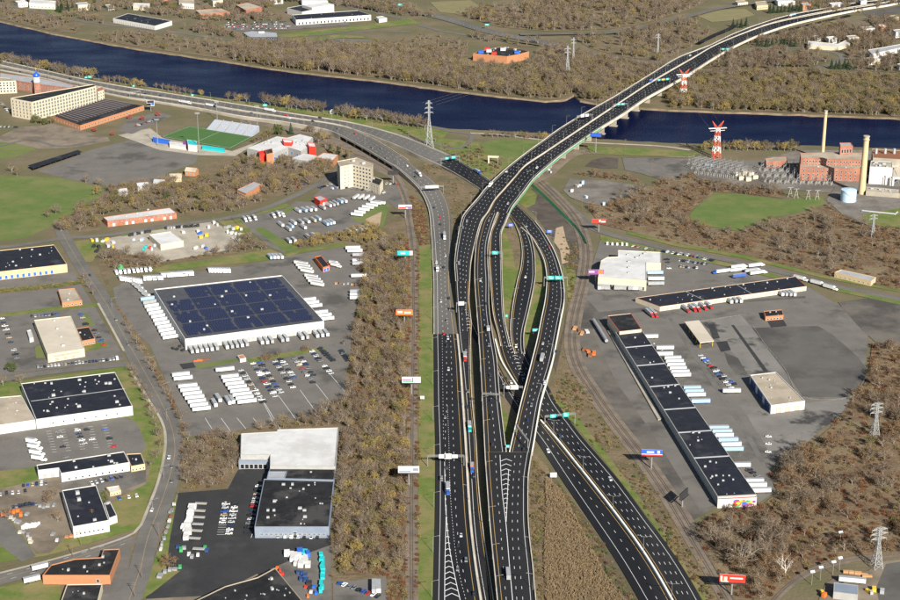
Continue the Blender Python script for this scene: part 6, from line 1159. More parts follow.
moving('the straight viaduct', [(480.5,281),(486,304),(484,315),(489,346),(490.5,376),(491,401),(491.5,416),(492.5,445)], ['A']); moving('the wide ramp', [(526,226.5),(535,237),(540,246),(549,247),(556,352),(538,375),(545,384),(531.5,406),(528,421),(524,450),(551,340),(543,344)], ['B'])
moving('the near half of the bridge', [(606,116),(580,133),(537,168),(528,172),(509,193),(489,221),(483.5,243),(481.5,255.5),(636,96),(660,80),(508,204)], ['EB', 'A']); moving('the far half of the bridge', [(549,141),(526,161),(506.5,172),(463,228),(461.5,249),(459,264),(627,92),(612,102),(467,222),(668,66),(690,56)], ['WB']); moving('the collector road', [(461.5,310),(466,352),(468,392),(467,408),(474,478)], ['G'])
moving('the inner loop ramp', [(525.5,277.5),(516,347),(528,262)], ['D']); moving('the lower right highway', [(580.5,449),(503,384),(506,379),(511,383),(560,437),(610,480),(548,452)], ['ER', 'F']); moving('the river highway', [(40,66),(145,94),(160,96),(286,116),(289,118.5),(313,121.5),(338,129),(355,134),(320,118),(145,90),(372,148),(381,149),(230,107),(252,113),(70,79),(20,72)], ['U', 'M0', 'M1'])
moving('the long street', [(116,320),(169,458),(172,467.5),(152,510.5),(128,345),(90,276),(172,482)], None)
# tractor trailers and trailers
_tm = {}
def box_mesh(L, col, H=2.75):
    k = ('box', round(L, 1), col, H)
    if k not in _tm:
        mb = MB(); mb.box(-L/2, L/2, -1.3, 1.3, 1.15, 1.15+H, 0); mb.box(-L/2+.15, L/2-.15, -1.2, 1.2, 1.15+H, 1.17+H, 1)
        for x in np.arange(-L/2+.6, L/2, 1.2): mb.box(x-.04, x+.04, -1.33, -1.3, 1.2, 1.1+H, 1); mb.box(x-.04, x+.04, 1.3, 1.33, 1.2, 1.1+H, 1)
        mb.box(-L/2-.04, -L/2, -1.2, -.04, 1.25, 1.05+H, 1); mb.box(-L/2-.04, -L/2, .04, 1.2, 1.25, 1.05+H, 1); _tm[k] = mb.mesh('cargo_box_mesh', [col, 'box_silver'])
    return _tm[k]
def gear_mesh(L):
    k = ('gear', round(L, 1))
    if k not in _tm:
        mb = MB(); mb.box(-L/2+.2, L/2-.2, -.5, .5, .85, 1.14, 0); wheels(mb, (-L/2+1.3, -L/2+2.6), 2.5, .5, 1, .5); mb.box(L/2-3.2, L/2-2.9, -.9, -.7, 0, 1, 0); mb.box(L/2-3.2, L/2-2.9, .7, .9, 0, 1, 0); _tm[k] = mb.mesh('undercarriage_mesh', ['chassis', 'tyre'])
    return _tm[k]
def cab_mesh(col, off):
    k = ('cab', col, off)
    if k not in _tm:
        mb = MB(); mb.box(off-1.6, off+4.2, -.45, .45, .6, .95, 2); hull(mb, [(off+.3,.7),(off+.3,3.3),(off+1.0,3.6),(off+2.2,3.0),(off+2.6,2.1),(off+4.3,1.8),(off+4.4,.7)], 2.4, 0, .1); hull(mb, [(off+2.2,2.95),(off+2.62,2.15),(off+2.66,2.15),(off+2.3,2.95)], 2.3, 1); mb.box(off+1.3, off+2.1, -1.21, 1.21, 2.0, 2.7, 1); wheels(mb, (off-1.2, off+.1, off+3.5), 2.4, .5, 2, .4); _tm[k] = mb.mesh('cab_mesh', ['paint_'+col, 'glass', 'tyre'])
    return _tm[k]
BOXCOL = ['box_white']*7+['box_silver']*2
rv = random.Random(5)
def trailer(p, rz, label, group, L=14.6, col=None, cab=None, name=None, H=2.75, cat=None, stripe=None):
    t = thing(name or ('semi_truck' if cab else 'trailer'), label, cat or ('truck' if cab else 'trailer'), p, rz, group); c = col or rv.choice(BOXCOL); link('cargo_box', box_mesh(L, c, H), t); link('undercarriage', gear_mesh(L), t)
    if stripe:
        mb = MB(); mb.box(-L/2+.3, L/2-.3, -1.36, -1.34, 1.9, 1.1+H*.8); mb.box(-L/2+.3, L/2-.3, 1.34, 1.36, 1.9, 1.1+H*.8); mb.build('stripe', stripe, t)
    if cab: link('cab', cab_mesh(cab, round(L/2-.6, 1)), t)
    return t
CN = {'box_white': 'white', 'box_silver': 'silver', 'paint_pale blue': 'pale blue', 'paint_blue': 'blue', 'paint_teal': 'teal', 'paint_tan': 'tan', 'paint_grey': 'grey'}
def trailers(where, pts, d, L=14.6, cols=None, end='upper', group='parked trailers', what='trailer', cab=None, name=None, cat=None, H=2.75, jig=.02):
    """d: pixel direction of the long side at the first point"""
    a = P(pts[0][0], pts[0][1]); b = P(pts[0][0]+d[0], pts[0][1]+d[1]); rz = math.atan2((b-a).y, (b-a).x)
    for i, (x, y) in enumerate(pts):
        c = rv.choice(cols or BOXCOL); trailer(P(x, y+1.6, .34), rz+rv.uniform(-jig, jig), '%s %s, %s from %s end %s' % (CN.get(c, 'pale'), what, ORD[i], end, where), group, L*rv.choice([1, 1, 1, .93]), c, cab, name, H, cat)
def line(a, b, n, skip=()): return [(a[0]+(b[0]-a[0])*i/(n-1), a[1]+(b[1]-a[1])*i/(n-1)) for i in range(n) if i not in skip]
trailers('of the docks left of the solar-roofed warehouse', line((148,299),(170.5,337.5),12), (-14,2), 13.5, BOXCOL+['paint_pale blue'])
trailers('of the docks below the solar-roofed warehouse', line((191,350.5),(326,333.5),28,(6,12,13,17,20,21,24)), (5,8.5), 12.5, BOXCOL+['box_silver']*4, 'left')
trailers('of the docks right of the solar-roofed warehouse', line((309,300),(327.5,319),7,(3,)), (14,-1.5), 12.5, BOXCOL)
trailers('of the slanting row beside the gatehouse', line((301,263.5),(317.5,284.5),9,(4,)), (14,2.5), 14.6, ['box_white']); trailers('at the wood edge of the warehouse lot', [(353,248),(355,251),(360,255),(360,260.7),(360,263.7),(359,276),(358,292),(358,295),(358,298)], (15,-.4), 14.6, ['box_white','box_white','box_silver'])
trailers('beside the gatehouse', [(333,263),(334.5,265)], (7,1.5), 8, ['box_white'], what='box truck', cab='white', name='box_truck', cat='truck')
trailers('of the left white stack in the car lot', line((181,375),(201.5,409.5),10,(2,)), (17,-1.6), 14.8, ['box_white']); trailers('of the right white stack in the car lot', line((225,370),(247,402),10,(1,)), (17,-1.8), 14.8, ['box_white']); trailers('of the four between the white stacks', [(214.5,404),(218.5,399),(228,401.5),(232,400.5)], (6,9.5), 12, ['box_white'], 'left')
trailers('of the middle bus lot row', [(281,224.5),(288.5,229),(291,226),(293.5,222.5),(301,222),(303.5,227),(307,221),(313.5,220),(318,218.5),(326,223.5),(329,222.8),(332,222)], (7,5), 12, ['box_white','box_silver','paint_tan','paint_pale blue','box_white'], 'left', 'vehicles in the bus lot', 'bus trailer')
trailers('of the upper bus lot row', [(298,210.5),(304,210),(309,209.3),(314,209),(322.5,207.5),(328.5,205),(332,204.3),(335.5,203.2),(340,201.3),(344,200.7)], (7,4), 12, ['box_white','box_silver','paint_pale blue','box_white'], 'left', 'vehicles in the bus lot', 'bus trailer')
trailers('of the small white block below the office', [(356,197),(361,197),(366.5,197.6),(372,198.8)], (7,-4.5), 13, ['box_white'], 'left'); trailers('of the large white block below the office', [(357,214.7),(360,212.3),(364,209.6),(368,207.3),(372,205.2),(376,203.2),(380,202.8)], (13,1.6), 13, ['box_white'], 'lower')
trailers('of the lower bus lot row by the brush', [(308,236.7),(314,235.4),(348.5,231.3),(355,230.2),(360,229.3),(364,228.7),(369,226.9)], (6,4), 11, ['box_white','box_silver','box_white'], 'left'); trailers('of the bus lot entrance row', [(244.5,218.8),(248.5,218.2),(254,217.2),(273,215),(278,213.3),(282,214)], (4,4), 8, ['box_white'], 'left', 'vehicles in the bus lot', 'box truck', 'white', 'box_truck', 'truck')
trailers('beside the green wedge', [(289,241),(294,240.2),(270,257),(273.5,256.8),(277,256.7),(281,256.7)], (6,5.5), 11, ['box_white','paint_pale blue','box_white'], 'left')
for nm, a, b, n in (('the lowest truck yard row', (120,277.5), (141,280.5), 9), ('the middle truck yard row', (144.5,277.5), (161,277), 7), ('the truck row along the grass belt', (162,274.5), (192,272.5), 12), ('the right truck row along the grass belt', (209,269.5), (229,269.8), 8), ('the upper truck yard row', (116,271.5), (150,268.5), 9)):
    trailers('of '+nm, line(a, b, n), (2.2,6), 5.5, ['box_white','box_white','box_silver'], 'left', 'box trucks in the truck yard', 'box truck', 'white', 'box_truck', 'truck', 2.1, .1)
trailers('at the corner of the truck yard', [(136,285.5),(139,288),(142.5,291.5),(146,295)], (8,4), 12, ['box_white'])
trailers('of the upper docks on the very long warehouse', [(650,337),(665,348.4),(664,354.4),(672.7,358.7),(674.5,362),(676,365.3),(678,369),(680,372.4),(681.5,375.6)], (17,-.3), 14.6, ['box_white','box_white','box_silver'], 'upper', 'trailers at the freight warehouse'); trailers('of the middle docks on the very long warehouse', [(692,388.7),(694,392),(696,395.5),(700.5,402),(718.7,428.7),(722,432.3),(724,436),(728,440.7),(731,445.2),(733,450)], (17,-.3), 14.6, ['box_silver','paint_pale blue','box_white','box_white','paint_pale blue'], 'upper', 'trailers at the freight warehouse')
trailers('of the lowest docks on the very long warehouse', [(741,466),(754,482),(757,486),(761.5,491.4)], (17,-.3), 13, ['box_white'], 'upper', 'trailers at the freight warehouse'); trailers('beside the scrap cars', [(731.5,391.5)], (16,-.3), 14, ['box_white'])
trailers('of the front docks on the white terminal', line((599,287),(641,287.5),19,(5,6,12)), (.4,9), 11, ['box_white','box_silver','box_silver'], 'left', 'trailers at the white terminal'); trailers('right of the white terminal', [(655,273),(656,279),(656,284)], (16,-.2), 15, ['paint_pale blue','box_white','box_silver'], 'upper', 'trailers at the white terminal')
trailers('of the trucks above the freight dock', [(723,271.2)], (-17,2.2), 15, ['box_white'], 'left', 'trucks above the freight dock', 'trailer truck', 'blue'); trailers('of the white trucks above the freight dock', [(737,266.8),(737,270),(754.5,265.4),(751,270.7),(756.5,272.9)], (17,-2.2), 15, ['box_white','box_white','box_silver'], 'left', 'trucks above the freight dock', 'trailer truck', 'white'); trailers('lowest of the trucks above the freight dock', [(739,276)], (17,-2.2), 14, ['paint_blue'], 'left')
trailers('of the left docks below the freight dock', [(648.7,312.7),(652.5,312.5),(684,308),(690.5,306.8),(695,307),(701,305.4),(706.7,304.2)], (8,6.5), 13, ['box_silver','box_white'], 'left', 'trucks below the freight dock', 'trailer truck', 'red'); trailers('of the right docks below the freight dock', [(729,300.8),(734,300.2),(738.7,300),(780,293.4),(784,293.4),(788,293.5),(792,293.6)], (8,6.5), 12, ['box_silver','box_white'], 'left', 'trucks below the freight dock')
trailers('at the right tip of the freight dock', [(799,278),(816,282.7),(828.5,287)], (9,2.4), 11, ['box_white'], 'left', 'trucks on the terminal street', 'box truck', 'white', 'box_truck', 'truck')
trailers('of the four beside the long white building', [(31,441.5),(33,447),(35,453),(37,458.5)], (10,1.6), 8, ['box_white'], 'upper', 'box trucks at the long white building', 'box truck', 'white', 'box_truck', 'truck'); trailers('at the bottom of the small lot', [(374,588),(378.5,588)], (0.2,10), 13, ['box_white','box_silver'], 'left')
trailers('beside the orange brick building', [(40,568),(32,580.5)], (13,-3), 10, ['box_white'], 'upper'); trailers('beside the blue-roofed shed', [(852,581.5)], (17,1.5), 16, ['box_white'])
trailers('of the brown flatbeds in the dark lot', [(201,503.5),(199.5,510.8),(199.5,517.3),(198,524.2),(196.5,530.8),(194.5,538.4),(199,549)], (12,.6), 8, ['paint_tan'], 'upper', 'flatbeds in the dark lot', 'flatbed', None, 'flatbed', 'trailer', .35)
def semi(x, y, keys, label, col, cab, L=13, flip=False, stripe=None):
    _, z = tangent(P(x, y, 0), keys); rz, z = tangent(P(x, y, z), keys); trailer(P(x, y, z+.05), rz+(math.pi if flip else 0), label, 'trucks driving on the roads', L, col, cab, stripe=stripe)
semi(444.5,237,['M2'],'grey trailer truck driving down the grey stretch of main line','box_silver','white'); semi(437.5,270,['M2'],'short white truck near the grass verge on the main line','box_white','white',6); semi(418,174.5,['M2'],'white trailer truck on the curve below the overpass','box_white','white',12)
semi(491,185.5,['WB'],'white box truck on the far half of the bridge','box_white','white',8); semi(477,172.5,['U2'],'blue trailer truck about to pass under the bridge','paint_pale blue','blue',11); semi(465,358,['G'],'white trailer truck with red cab on the collector road','box_white','red',11); semi(469.5,428,['G'],'teal and white trailer truck on the collector road','box_white','teal',10,stripe='accent_teal')
semi(472,469,['G'],'truck with orange load and blue cab on the collector road','paint_orange','blue',7); semi(448,490,['M3'],'trailer truck with blue front on the dark main line','box_white','blue',11); semi(508.3,577,['R1'],'grey trailer truck with white cab on the broad viaduct','box_silver','white',11,True); semi(542,360,['B'],'silver trailer truck on the wide ramp','box_silver','white',12,True); semi(488.3,331,['A'],'white box truck on the straight viaduct','box_white','white',6,True)
semi(184,103,['M0'],'left of two long white trailer trucks above the pitch','box_white','white',17); semi(210,106.3,['M0'],'right of two long white trailer trucks above the pitch','box_white','navy',14); semi(269,111,['U','M0'],'white trailer truck above the grandstand end','box_white','white',14); semi(793,15.5,['WB'],'blue trailer truck on the far bridge approach','paint_pale blue','white',14); semi(651,82,['EB'],'blue box truck crossing the far side of the river','paint_blue','blue',8)
# too many to tell apart: the far car park
def far_cars():
    mb = MB(); rr = random.Random(9); mats = ['white', 'silver', 'grey', 'black', 'red', 'navy']
    for (x0, y0, x1, y1, n) in ((225,24.5,288,24,34),(225,27,290,26.2,36),(228,29.3,288,28.2,32),(292,23,345,21.8,26),(310,43,330,41.5,10),(298,46,312,46.5,8),(222,22.5,285,22,30)):
        for i in range(n):
            if rr.random() < .15: continue
            p = P(x0+(x1-x0)*i/(n-1), y0+(y1-y0)*i/(n-1), .33); m = rr.randrange(6); mb.box(p.x-.95, p.x+.95, p.y-2.2, p.y+2.2, p.z+.3, p.z+1.0, m); mb.box(p.x-.8, p.x+.8, p.y-1.3, p.y+1.1, p.z+1.0, p.z+1.5, 6)
    mb.build('far_parked_cars', ['paint_'+c for c in mats]+['glass'], label='rows of tiny parked cars in the far car park', kind='stuff')
far_cars()
print('CARS', ncar[0])
# ------------------------------------------------------------------ billboards
M('board_dark', (.03,.03,.032), rough=.8); M('board_white', (.50,.50,.49), rough=.6); M('sign_teal', (.02,.36,.34), rough=.5); M('sign_back', (.62,.62,.60), (.55,.55,.53), .5, rough=.5, metal=.2); M('sign_blue', (.03,.10,.50), rough=.5); M('galv', (.30,.30,.295), (.25,.25,.245), .8, rough=.5, metal=.3)
def billboard(label, px, py, w, h, patches, z=13.0, rz=0.0, base='board_white', zb=0.0):
    p = P(px, py, z); t = thing('billboard', label, 'billboard', (p.x, p.y, zb), rz); zc = z-zb; mb = MB(); mb.box(-w/2, w/2, -.2, .2, zc-h/2, zc+h/2); pn = mb.build('panel', base, t)
    mb = MB(); mb.cone((0, .9, -.3), (0, .9, zc+h/2-.5), .55, .5, 10); mb.build('post', 'galv', t); mb = MB(); mb.bar((-w/2, .6, zc-h/2+.5), (w/2, .6, zc-h/2+.5), .35); mb.bar((-w/2, .6, zc+h/2-.5), (w/2, .6, zc+h/2-.5), .35); mb.box(-w/2, w/2, -1.3, -.25, zc-h/2-.35, zc-h/2-.2)
    for x in np.arange(-w/2+.5, w/2, 2.2): mb.bar((x, .45, zc-h/2), (x, .45, zc+h/2), .2)
    mb.build('frame', 'board_dark', t)
    for k, (x0, x1, y0, y1, m) in enumerate(patches):
        mb = MB(); mb.box(-w/2+w*x0, -w/2+w*x1, -.23-.006*k, -.2, zc-h/2+h*y0, zc-h/2+h*y1); mb.build('graphic', m, pn)
billboard('white billboard with red and blue stripes beside the railway at the office', 405.2, 206.7, 14, 4.4, [(.02,.55,.05,.4,'accent_red'),(.5,.98,.3,.55,'accent_red'),(.7,.98,.05,.28,'accent_blue')])
billboard('black billboard back beside the office car park', 393, 172.5, 12, 4, [], base='board_dark'); billboard('cyan billboard with cream end panel beside the railway', 405.2, 253, 14.5, 4.4, [(.0,.78,.0,1,'accent_teal'),(.2,.5,.3,.7,'board_white'),(.8,.98,.05,.95,'roof_cream')]); billboard('orange and white billboard beside the railway', 404.3, 312.5, 14.6, 5, [(0,1,0,1,'accent_orange'),(.1,.4,.4,.75,'board_white'),(.5,.9,.35,.65,'board_white')])
billboard('white billboard with purple and green lettering above the railway', 411.3, 379.8, 14.6, 5, [(.02,.5,.45,.6,'purple'),(.05,.55,.15,.35,'accent_green'),(.55,.6,.1,.9,'purple')]); billboard('white billboard with pale blue lower stripe above the railway', 408.7, 469.5, 14.6, 5, [(.05,.6,.1,.3,'wall_blue'),(.7,.95,.3,.7,'wall_blue')])
billboard('red billboard with white lettering beside the curving street', 599, 221, 14.6, 4.6, [(0,1,0,1,'accent_red'),(.5,.62,.3,.8,'board_white'),(.66,.95,.2,.55,'board_white')], 12); billboard('purple and orange billboard beside the white terminal', 596, 272, 14.6, 4.8, [(0,1,0,1,'purple'),(.05,.4,.4,.7,'board_white'),(.65,.95,.1,.9,'accent_orange')], 12)
billboard('navy billboard with red lower stripe above the twin tracks', 652, 452.7, 14.6, 4.6, [(0,1,.3,1,'sign_blue'),(0,1,.0,.18,'accent_red'),(.25,.6,.45,.75,'board_white'),(.75,.88,.4,.85,'board_white')], 13, -.08); billboard('red-orange billboard with cream figures above the twin tracks', 732.5, 578.5, 15.4, 5.2, [(0,1,0,1,'accent_red'),(.03,.12,.15,.8,'roof_cream'),(.17,.3,.1,.7,'roof_cream'),(.4,.9,.45,.65,'board_white'),(.05,.35,.0,.12,'board_white')], 12, -.12)
billboard('dark billboard seen edge-on left of the mural wall', 684, 494, 12, 4.6, [], 10, 1.0, 'board_dark'); billboard('tall black and blue screen beside the saw-tooth factory', 150.5, 103, 10, 8, [(.05,.95,.5,.95,'board_dark'),(.6,.95,.1,.5,'accent_blue'),(.0,.55,.05,.45,'dark_void')], 11, .2); billboard('dark blue billboard beside the bridge at the river bank', 596, 135, 14, 4.6, [(.05,.95,.1,.9,'sign_blue')], 22, -.3, 'board_dark')
# ------------------------------------------------------------------ overhead signs
def gantry(label, a, b, z, panels, zb=0.0, zb2=None, name='sign_gantry'):
    """beam between two pixel points at height z; panels: (fraction, width m, height m, material)"""
    A = P(*a, z); B = P(*b, z); c = (A+B)/2; c.z = zb; d = B-A; L = d.length; rz = math.atan2(d.y, d.x); t = thing(name, label, 'road sign', c, rz); zz = z-zb; mb = MB()
    for k, (dy, dz) in enumerate(((-.4, 0), (.4, 0), (-.4, 1.1), (.4, 1.1))): mb.bar((-L/2, dy, zz+dz-.5), (L/2, dy, zz+dz-.5), .18)
    for x in np.arange(-L/2, L/2, 1.4): mb.bar((x, -.4, zz-.5), (x+.7, -.4, zz+.6), .1); mb.bar((x, .4, zz+.6), (x+.7, .4, zz-.5), .1)
    mb.build('beam', 'galv', t)
    for s, q in ((-1, zb), (1, zb if zb2 is None else zb2)): mb = MB(); mb.cone((s*L/2, 0, q-zb), (s*L/2, 0, zz+.7), .32, .25, 8); mb.build('post', 'galv', t)
    for f, w, h, m in panels:
        x = -L/2+L*f; mb = MB(); mb.box(x-w/2, x+w/2, -.75, -.6, zz-h/2, zz+h/2); o = mb.build('sign_panel', m, t)
        if m in ('sign_teal', 'sign_blue'):
            mb = MB()
            for r_, (x0, x1) in enumerate(((.12,.6),(.12,.85),(.3,.7))): mb.box(x-w/2+w*x0, x-w/2+w*x1, -.765, -.75, zz-h/2+h*(.72-.26*r_), zz-h/2+h*(.82-.26*r_))
            mb.build('sign_lettering', 'board_white', o)
gantry('overhead sign frame with three white sign backs across the main line', (427.5,456), (464,456), 8, [(.40,4.6,3.2,'sign_back'),(.56,5.2,4.2,'sign_back'),(.74,4.6,2.8,'sign_back')]); gantry('overhead sign frame with white sign backs on the main line curve', (421,187), (443.5,186), 9, [(.28,5,3,'sign_back'),(.5,6,3.4,'sign_back'),(.7,4,3,'sign_back')])
gantry('overhead frame with a wide teal sign before the bridge underpass', (441,159), (459.5,156), 9, [(.3,5,3,'sign_teal'),(.66,6,3.4,'sign_teal')]); gantry('overhead frame with a broad teal sign across the wide ramp', (544.2,277.5), (567.5,277.5), 12, [(.18,.8,.8,'sign_back'),(.3,7,3.6,'sign_teal'),(.6,7.5,3.4,'sign_teal')], 3.5); gantry('overhead frame with one teal and orange sign on the narrow ramp', (489.6,252.5), (502.5,252.5), 15, [(.42,5.6,3.4,'sign_teal'),(.42,5.6,.01,'sign_back')], 8)
gantry('overhead frame with a white sign back at the ramp crossing', (504,387), (522.5,387), 9, [(.25,3.5,2.6,'sign_back'),(.55,6.4,3.6,'sign_back')], .5); gantry('overhead frame with a white sign back above the collector split', (456.5,303.3), (466,303), 12, [(.5,5,3.6,'sign_back')], 3.6); gantry('overhead frame with two teal signs across the lower right highway', (545,416.5), (575,413.5), 9, [(.26,4.6,3,'sign_teal'),(.69,4.6,3.6,'sign_teal')], .5)
gantry('overhead frame with a teal sign halfway across the river bridge', (613.5,104.5), (627.5,103.5), 23, [(.35,5,2.6,'sign_teal'),(.65,5,2.8,'sign_teal')], 15.5); gantry('overhead frame with teal and yellow signs at the far bridge end', (656,80), (670,78.5), 22, [(.2,4,2.6,'sign_teal'),(.5,4.5,2.2,'accent_yellow'),(.8,4.5,2.8,'sign_teal')], 14.5); gantry('overhead frame with grey sign backs at the near bridge end', (577,116), (592,114.5), 22, [(.35,5,4,'sign_back'),(.65,5,3.4,'sign_back')], 15.5)
gantry('plain white frame across the narrow lanes of the viaduct', (482,393.5), (499.5,394.5), 14, [], 7.3); gantry('plain pale frame across the wide ramp near its foot', (516,424.5), (528,440.5), 14, [], 8); gantry('cream toll frame across the river highway near the factory', (129.5,92), (140.5,91), 9, [], 2); gantry('far teal sign frame above the bridge approach', (720,49), (730,48.5), 16, [(.3,5,2.4,'sign_teal'),(.7,5,2.4,'sign_teal')], 8)
def road_sign(label, px, py, w, h, m, z=6.0, zb=0.0):
    p = P(px, py, z); t = thing('road_sign', label, 'road sign', (p.x, p.y, zb)); mb = MB(); mb.box(-w/2, w/2, -.1, .1, z-zb-h/2, z-zb+h/2); o = mb.build('sign_panel', m, t)
    for s in (-.3, .3): mb = MB(); mb.cone((s*w, .25, -.2), (s*w, .25, z-zb+h/2-.2), .12, .1, 6); mb.build('post', 'galv', t)
    mb = MB(); mb.box(-w*.35, w*.3, -.13, -.1, z-zb+h*.1, z-zb+h*.25); mb.box(-w*.35, w*.35, -.13, -.1, z-zb-h*.25, z-zb-h*.1); mb.build('sign_lettering', 'board_white', o)
road_sign('blue road sign beside the bridge edge at the loop ramp', 510.8, 225, 5.5, 3.2, 'sign_blue', 5); road_sign('blue road sign right of the wide ramp start', 549.5, 231.3, 5.5, 3.2, 'sign_blue', 5); road_sign('teal road sign left of the wide ramp on the grass', 535.3, 330, 5, 2.6, 'sign_teal', 8); road_sign('teal road sign above the grandstand end', 265, 105, 6, 3, 'sign_teal', 7); road_sign('left of two small teal signs at the sand spit', 86, 77.3, 4, 2.6, 'sign_teal', 7); road_sign('right of two small teal signs at the sand spit', 89.7, 76.8, 5, 3, 'sign_teal', 7)
road_sign('small teal sign above the saw-tooth factory', 133.6, 85.8, 3.4, 2.6, 'sign_teal', 7); road_sign('small teal sign on the bank above the trailer trucks', 192.4, 95, 3.4, 2.8, 'sign_teal', 6); road_sign('small teal sign in the gore of the merging ramps', 507.8, 446.3, 2.6, 2.2, 'sign_teal', 8.5, 6.3); road_sign('small teal sign where the loop ramp meets the narrow ramp', 506.6, 315.8, 2.4, 2.2, 'sign_teal', 4); road_sign('teal far sign on the top highway', 400, 4.5, 8, 3.5, 'sign_teal', 8); road_sign('teal far sign beside the far highway', 487, 24.5, 7, 3, 'sign_teal', 8); road_sign('white sign board on the grass verge beside the main line', 422.3, 397.5, 3.2, 2.6, 'board_white', 3); road_sign('white equipment cabinet sign at the reed wedge', 553.5, 475, 4.6, 3.6, 'board_white', 3)
# ------------------------------------------------------------------ lamps
_lm = {}
def lamp_mesh(kind, h):
    k = (kind, h)
    if k not in _lm:
        a = MB(); a.cone((0, 0, 0), (0, 0, h), .16, .09, 6); b = MB(); arms = (1,) if kind == 'single' else (1, -1)
        for s in arms: b.bar((0, 0, h-.2), (s*3.4, 0, h+.55), .14); b.box(min(s*3.2, s*4.3), max(s*3.2, s*4.3), -.24, .24, h+.46, h+.66)
        _lm[k] = (a.mesh('pole_mesh', ['galv']), b.mesh('arm_mesh', ['galv']))
    return _lm[k]
def lamp(p, rz, label, kind='single', h=11, group='street lamps'):
    t = thing('street_lamp', label, 'street lamp', p, rz, group); a, b = lamp_mesh(kind, h); link('pole', a, t); link('arm', b, t)
def lamps_px(where, pts, z, rz, kind='single', h=11, end='top'):
    for i, (x, y) in enumerate(pts): lamp(P(x, y, z), rz, '%s-armed lamp, %s from %s %s' % (kind, ORD[i], end, where), kind, h)
lamps_px('along the grass side of the main line', [(430.5,213),(430.6,236),(431.6,260),(432,291),(432,319),(432.4,350),(432.6,384),(433,420),(433.8,459),(434,507),(433,552),(432,597)], .5, 0)
lamps_px('along the left parapet of the straight viaduct', [(475.2,291),(476.8,318),(478.6,345),(480.2,372),(482.5,410),(484,434)], 7.2, 0); lamps_px('along the left parapet of the broad viaduct', [(486.2,476),(489,522),(492.5,560),(496,592)], 6.3, 0); lamps_px('along the right parapet of the broad viaduct', [(528.8,492),(530.6,553),(533,590)], 6.3, math.pi)
lamps_px('along the right edge of the wide ramp', [(536,222),(553.5,248),(563.5,277),(564.4,300),(560.5,321),(553.2,357),(542,397)], 6, math.pi); lamps_px('along the left edge of the loop ramp', [(520,238),(522,257),(514,300),(510,331)], .8, 0); lamps_px('on the white median of the lower right highway', [(553.5,434),(583,471),(612.8,511),(643.3,552),(671.5,600)], 1.5, -.25, 'double')
lamps_px('on the median between collector and main line', [(459,352),(463,405),(469,500)], 1.4, math.pi)
def lamps_road(where, key, side, off, step, rz_in, z=0, kind='single', h=11, start=15, end='far'):
    A, B = ROADS[key]; E = A if side == 'L' else B; O = B if side == 'L' else A; s = np.concatenate([[0], np.cumsum(np.linalg.norm(np.diff(E[:, :2], axis=0), axis=1))]); d = start; i = 0
    while d < s[-1]:
        p = np.array([np.interp(d, s, E[:, k]) for k in range(3)]); q = np.array([np.interp(d, s, O[:, k]) for k in range(3)]); u = (q-p)/np.linalg.norm(q-p); c = p+u*off; lamp(Vector((c[0], c[1], c[2])), math.atan2(u[1], u[0]), '%s-armed lamp, %s from %s end %s' % (kind, ORD[i], end, where), kind, h); d += step; i += 1
lamps_road('along the left parapet of the river bridge', 'WB', 'L', .3, 52, 0, start=20); lamps_road('along the median of the river bridge', 'EB', 'L', .2, 52, 0, start=45); lamps_road('along the right parapet of the river bridge', 'EB', 'R', .3, 70, 0, start=60)
lamps_road('along the bank side of the river highway', 'U', 'R', .3, 70, 0, start=20, end='left'); lamps_road('along the lower edge of the river highway', 'M0', 'L', .3, 70, 0, start=40, end='left'); lamps_px('on the overpass and its curve', [(365,145.5),(397.5,165.5),(419,188.5)], 5, 0)
lamps_px('along the long street', [(112,308),(137,345),(150,368),(165,394),(167,420),(164,478),(153,512)], .3, .4, h=9)
# ------------------------------------------------------------------ poles and towers
def pole(label, px, py, h, heads=True):
    t = thing('floodlight_mast' if heads else 'utility_pole', label, 'mast' if heads else 'pole', P(px, py)); mb = MB(); mb.cone((0, 0, 0), (0, 0, h), .45 if heads else .2, .22 if heads else .13, 8); mb.build('pole', 'galv' if heads else 'wood_pole', t); mb = MB()
    if heads:
        for z in (h-.6, h-1.9): mb.bar((-2.6, 0, z), (2.6, 0, z), .2)
        for k in range(5): mb.box(-2.6+k*1.2, -2.0+k*1.2, -.35, .2, h-.9, h-.2); mb.box(-2.6+k*1.2, -2.0+k*1.2, -.35, .2, h-2.2, h-1.5)
        mb.build('floodlight', 'metal_light', t)
    else:
        for z in (h-.6, h-1.8): mb.bar((-1.3, 0, z), (1.3, 0, z), .16)
        mb.build('crossarm', 'wood_pole', t)
M('wood_pole', (.16,.12,.09), rough=1)
pole('floodlight mast at the left end of the pitch', 158, 145.5, 34); pole('floodlight mast at the near side of the pitch', 199.3, 152.5, 50); pole('floodlight mast at the far left of the grandstand', 217.3, 120.5, 26); pole('floodlight mast at the right end of the grandstand', 257.6, 130, 32)
for i, (x, y) in enumerate(((159,537),(142,579),(73,558),(81,546),(93,524),(135,598))): pole('wooden utility pole, %s of six near the lower left junction' % ORD[i], x, y, 11, False)
for i, (x, y) in enumerate(((584,153),(594,154.5),(625,155),(652,175),(575,200),(582,208))): pole('tall pole, %s from the left in the yards below the bridge' % ORD[i], x, y, 20, False)
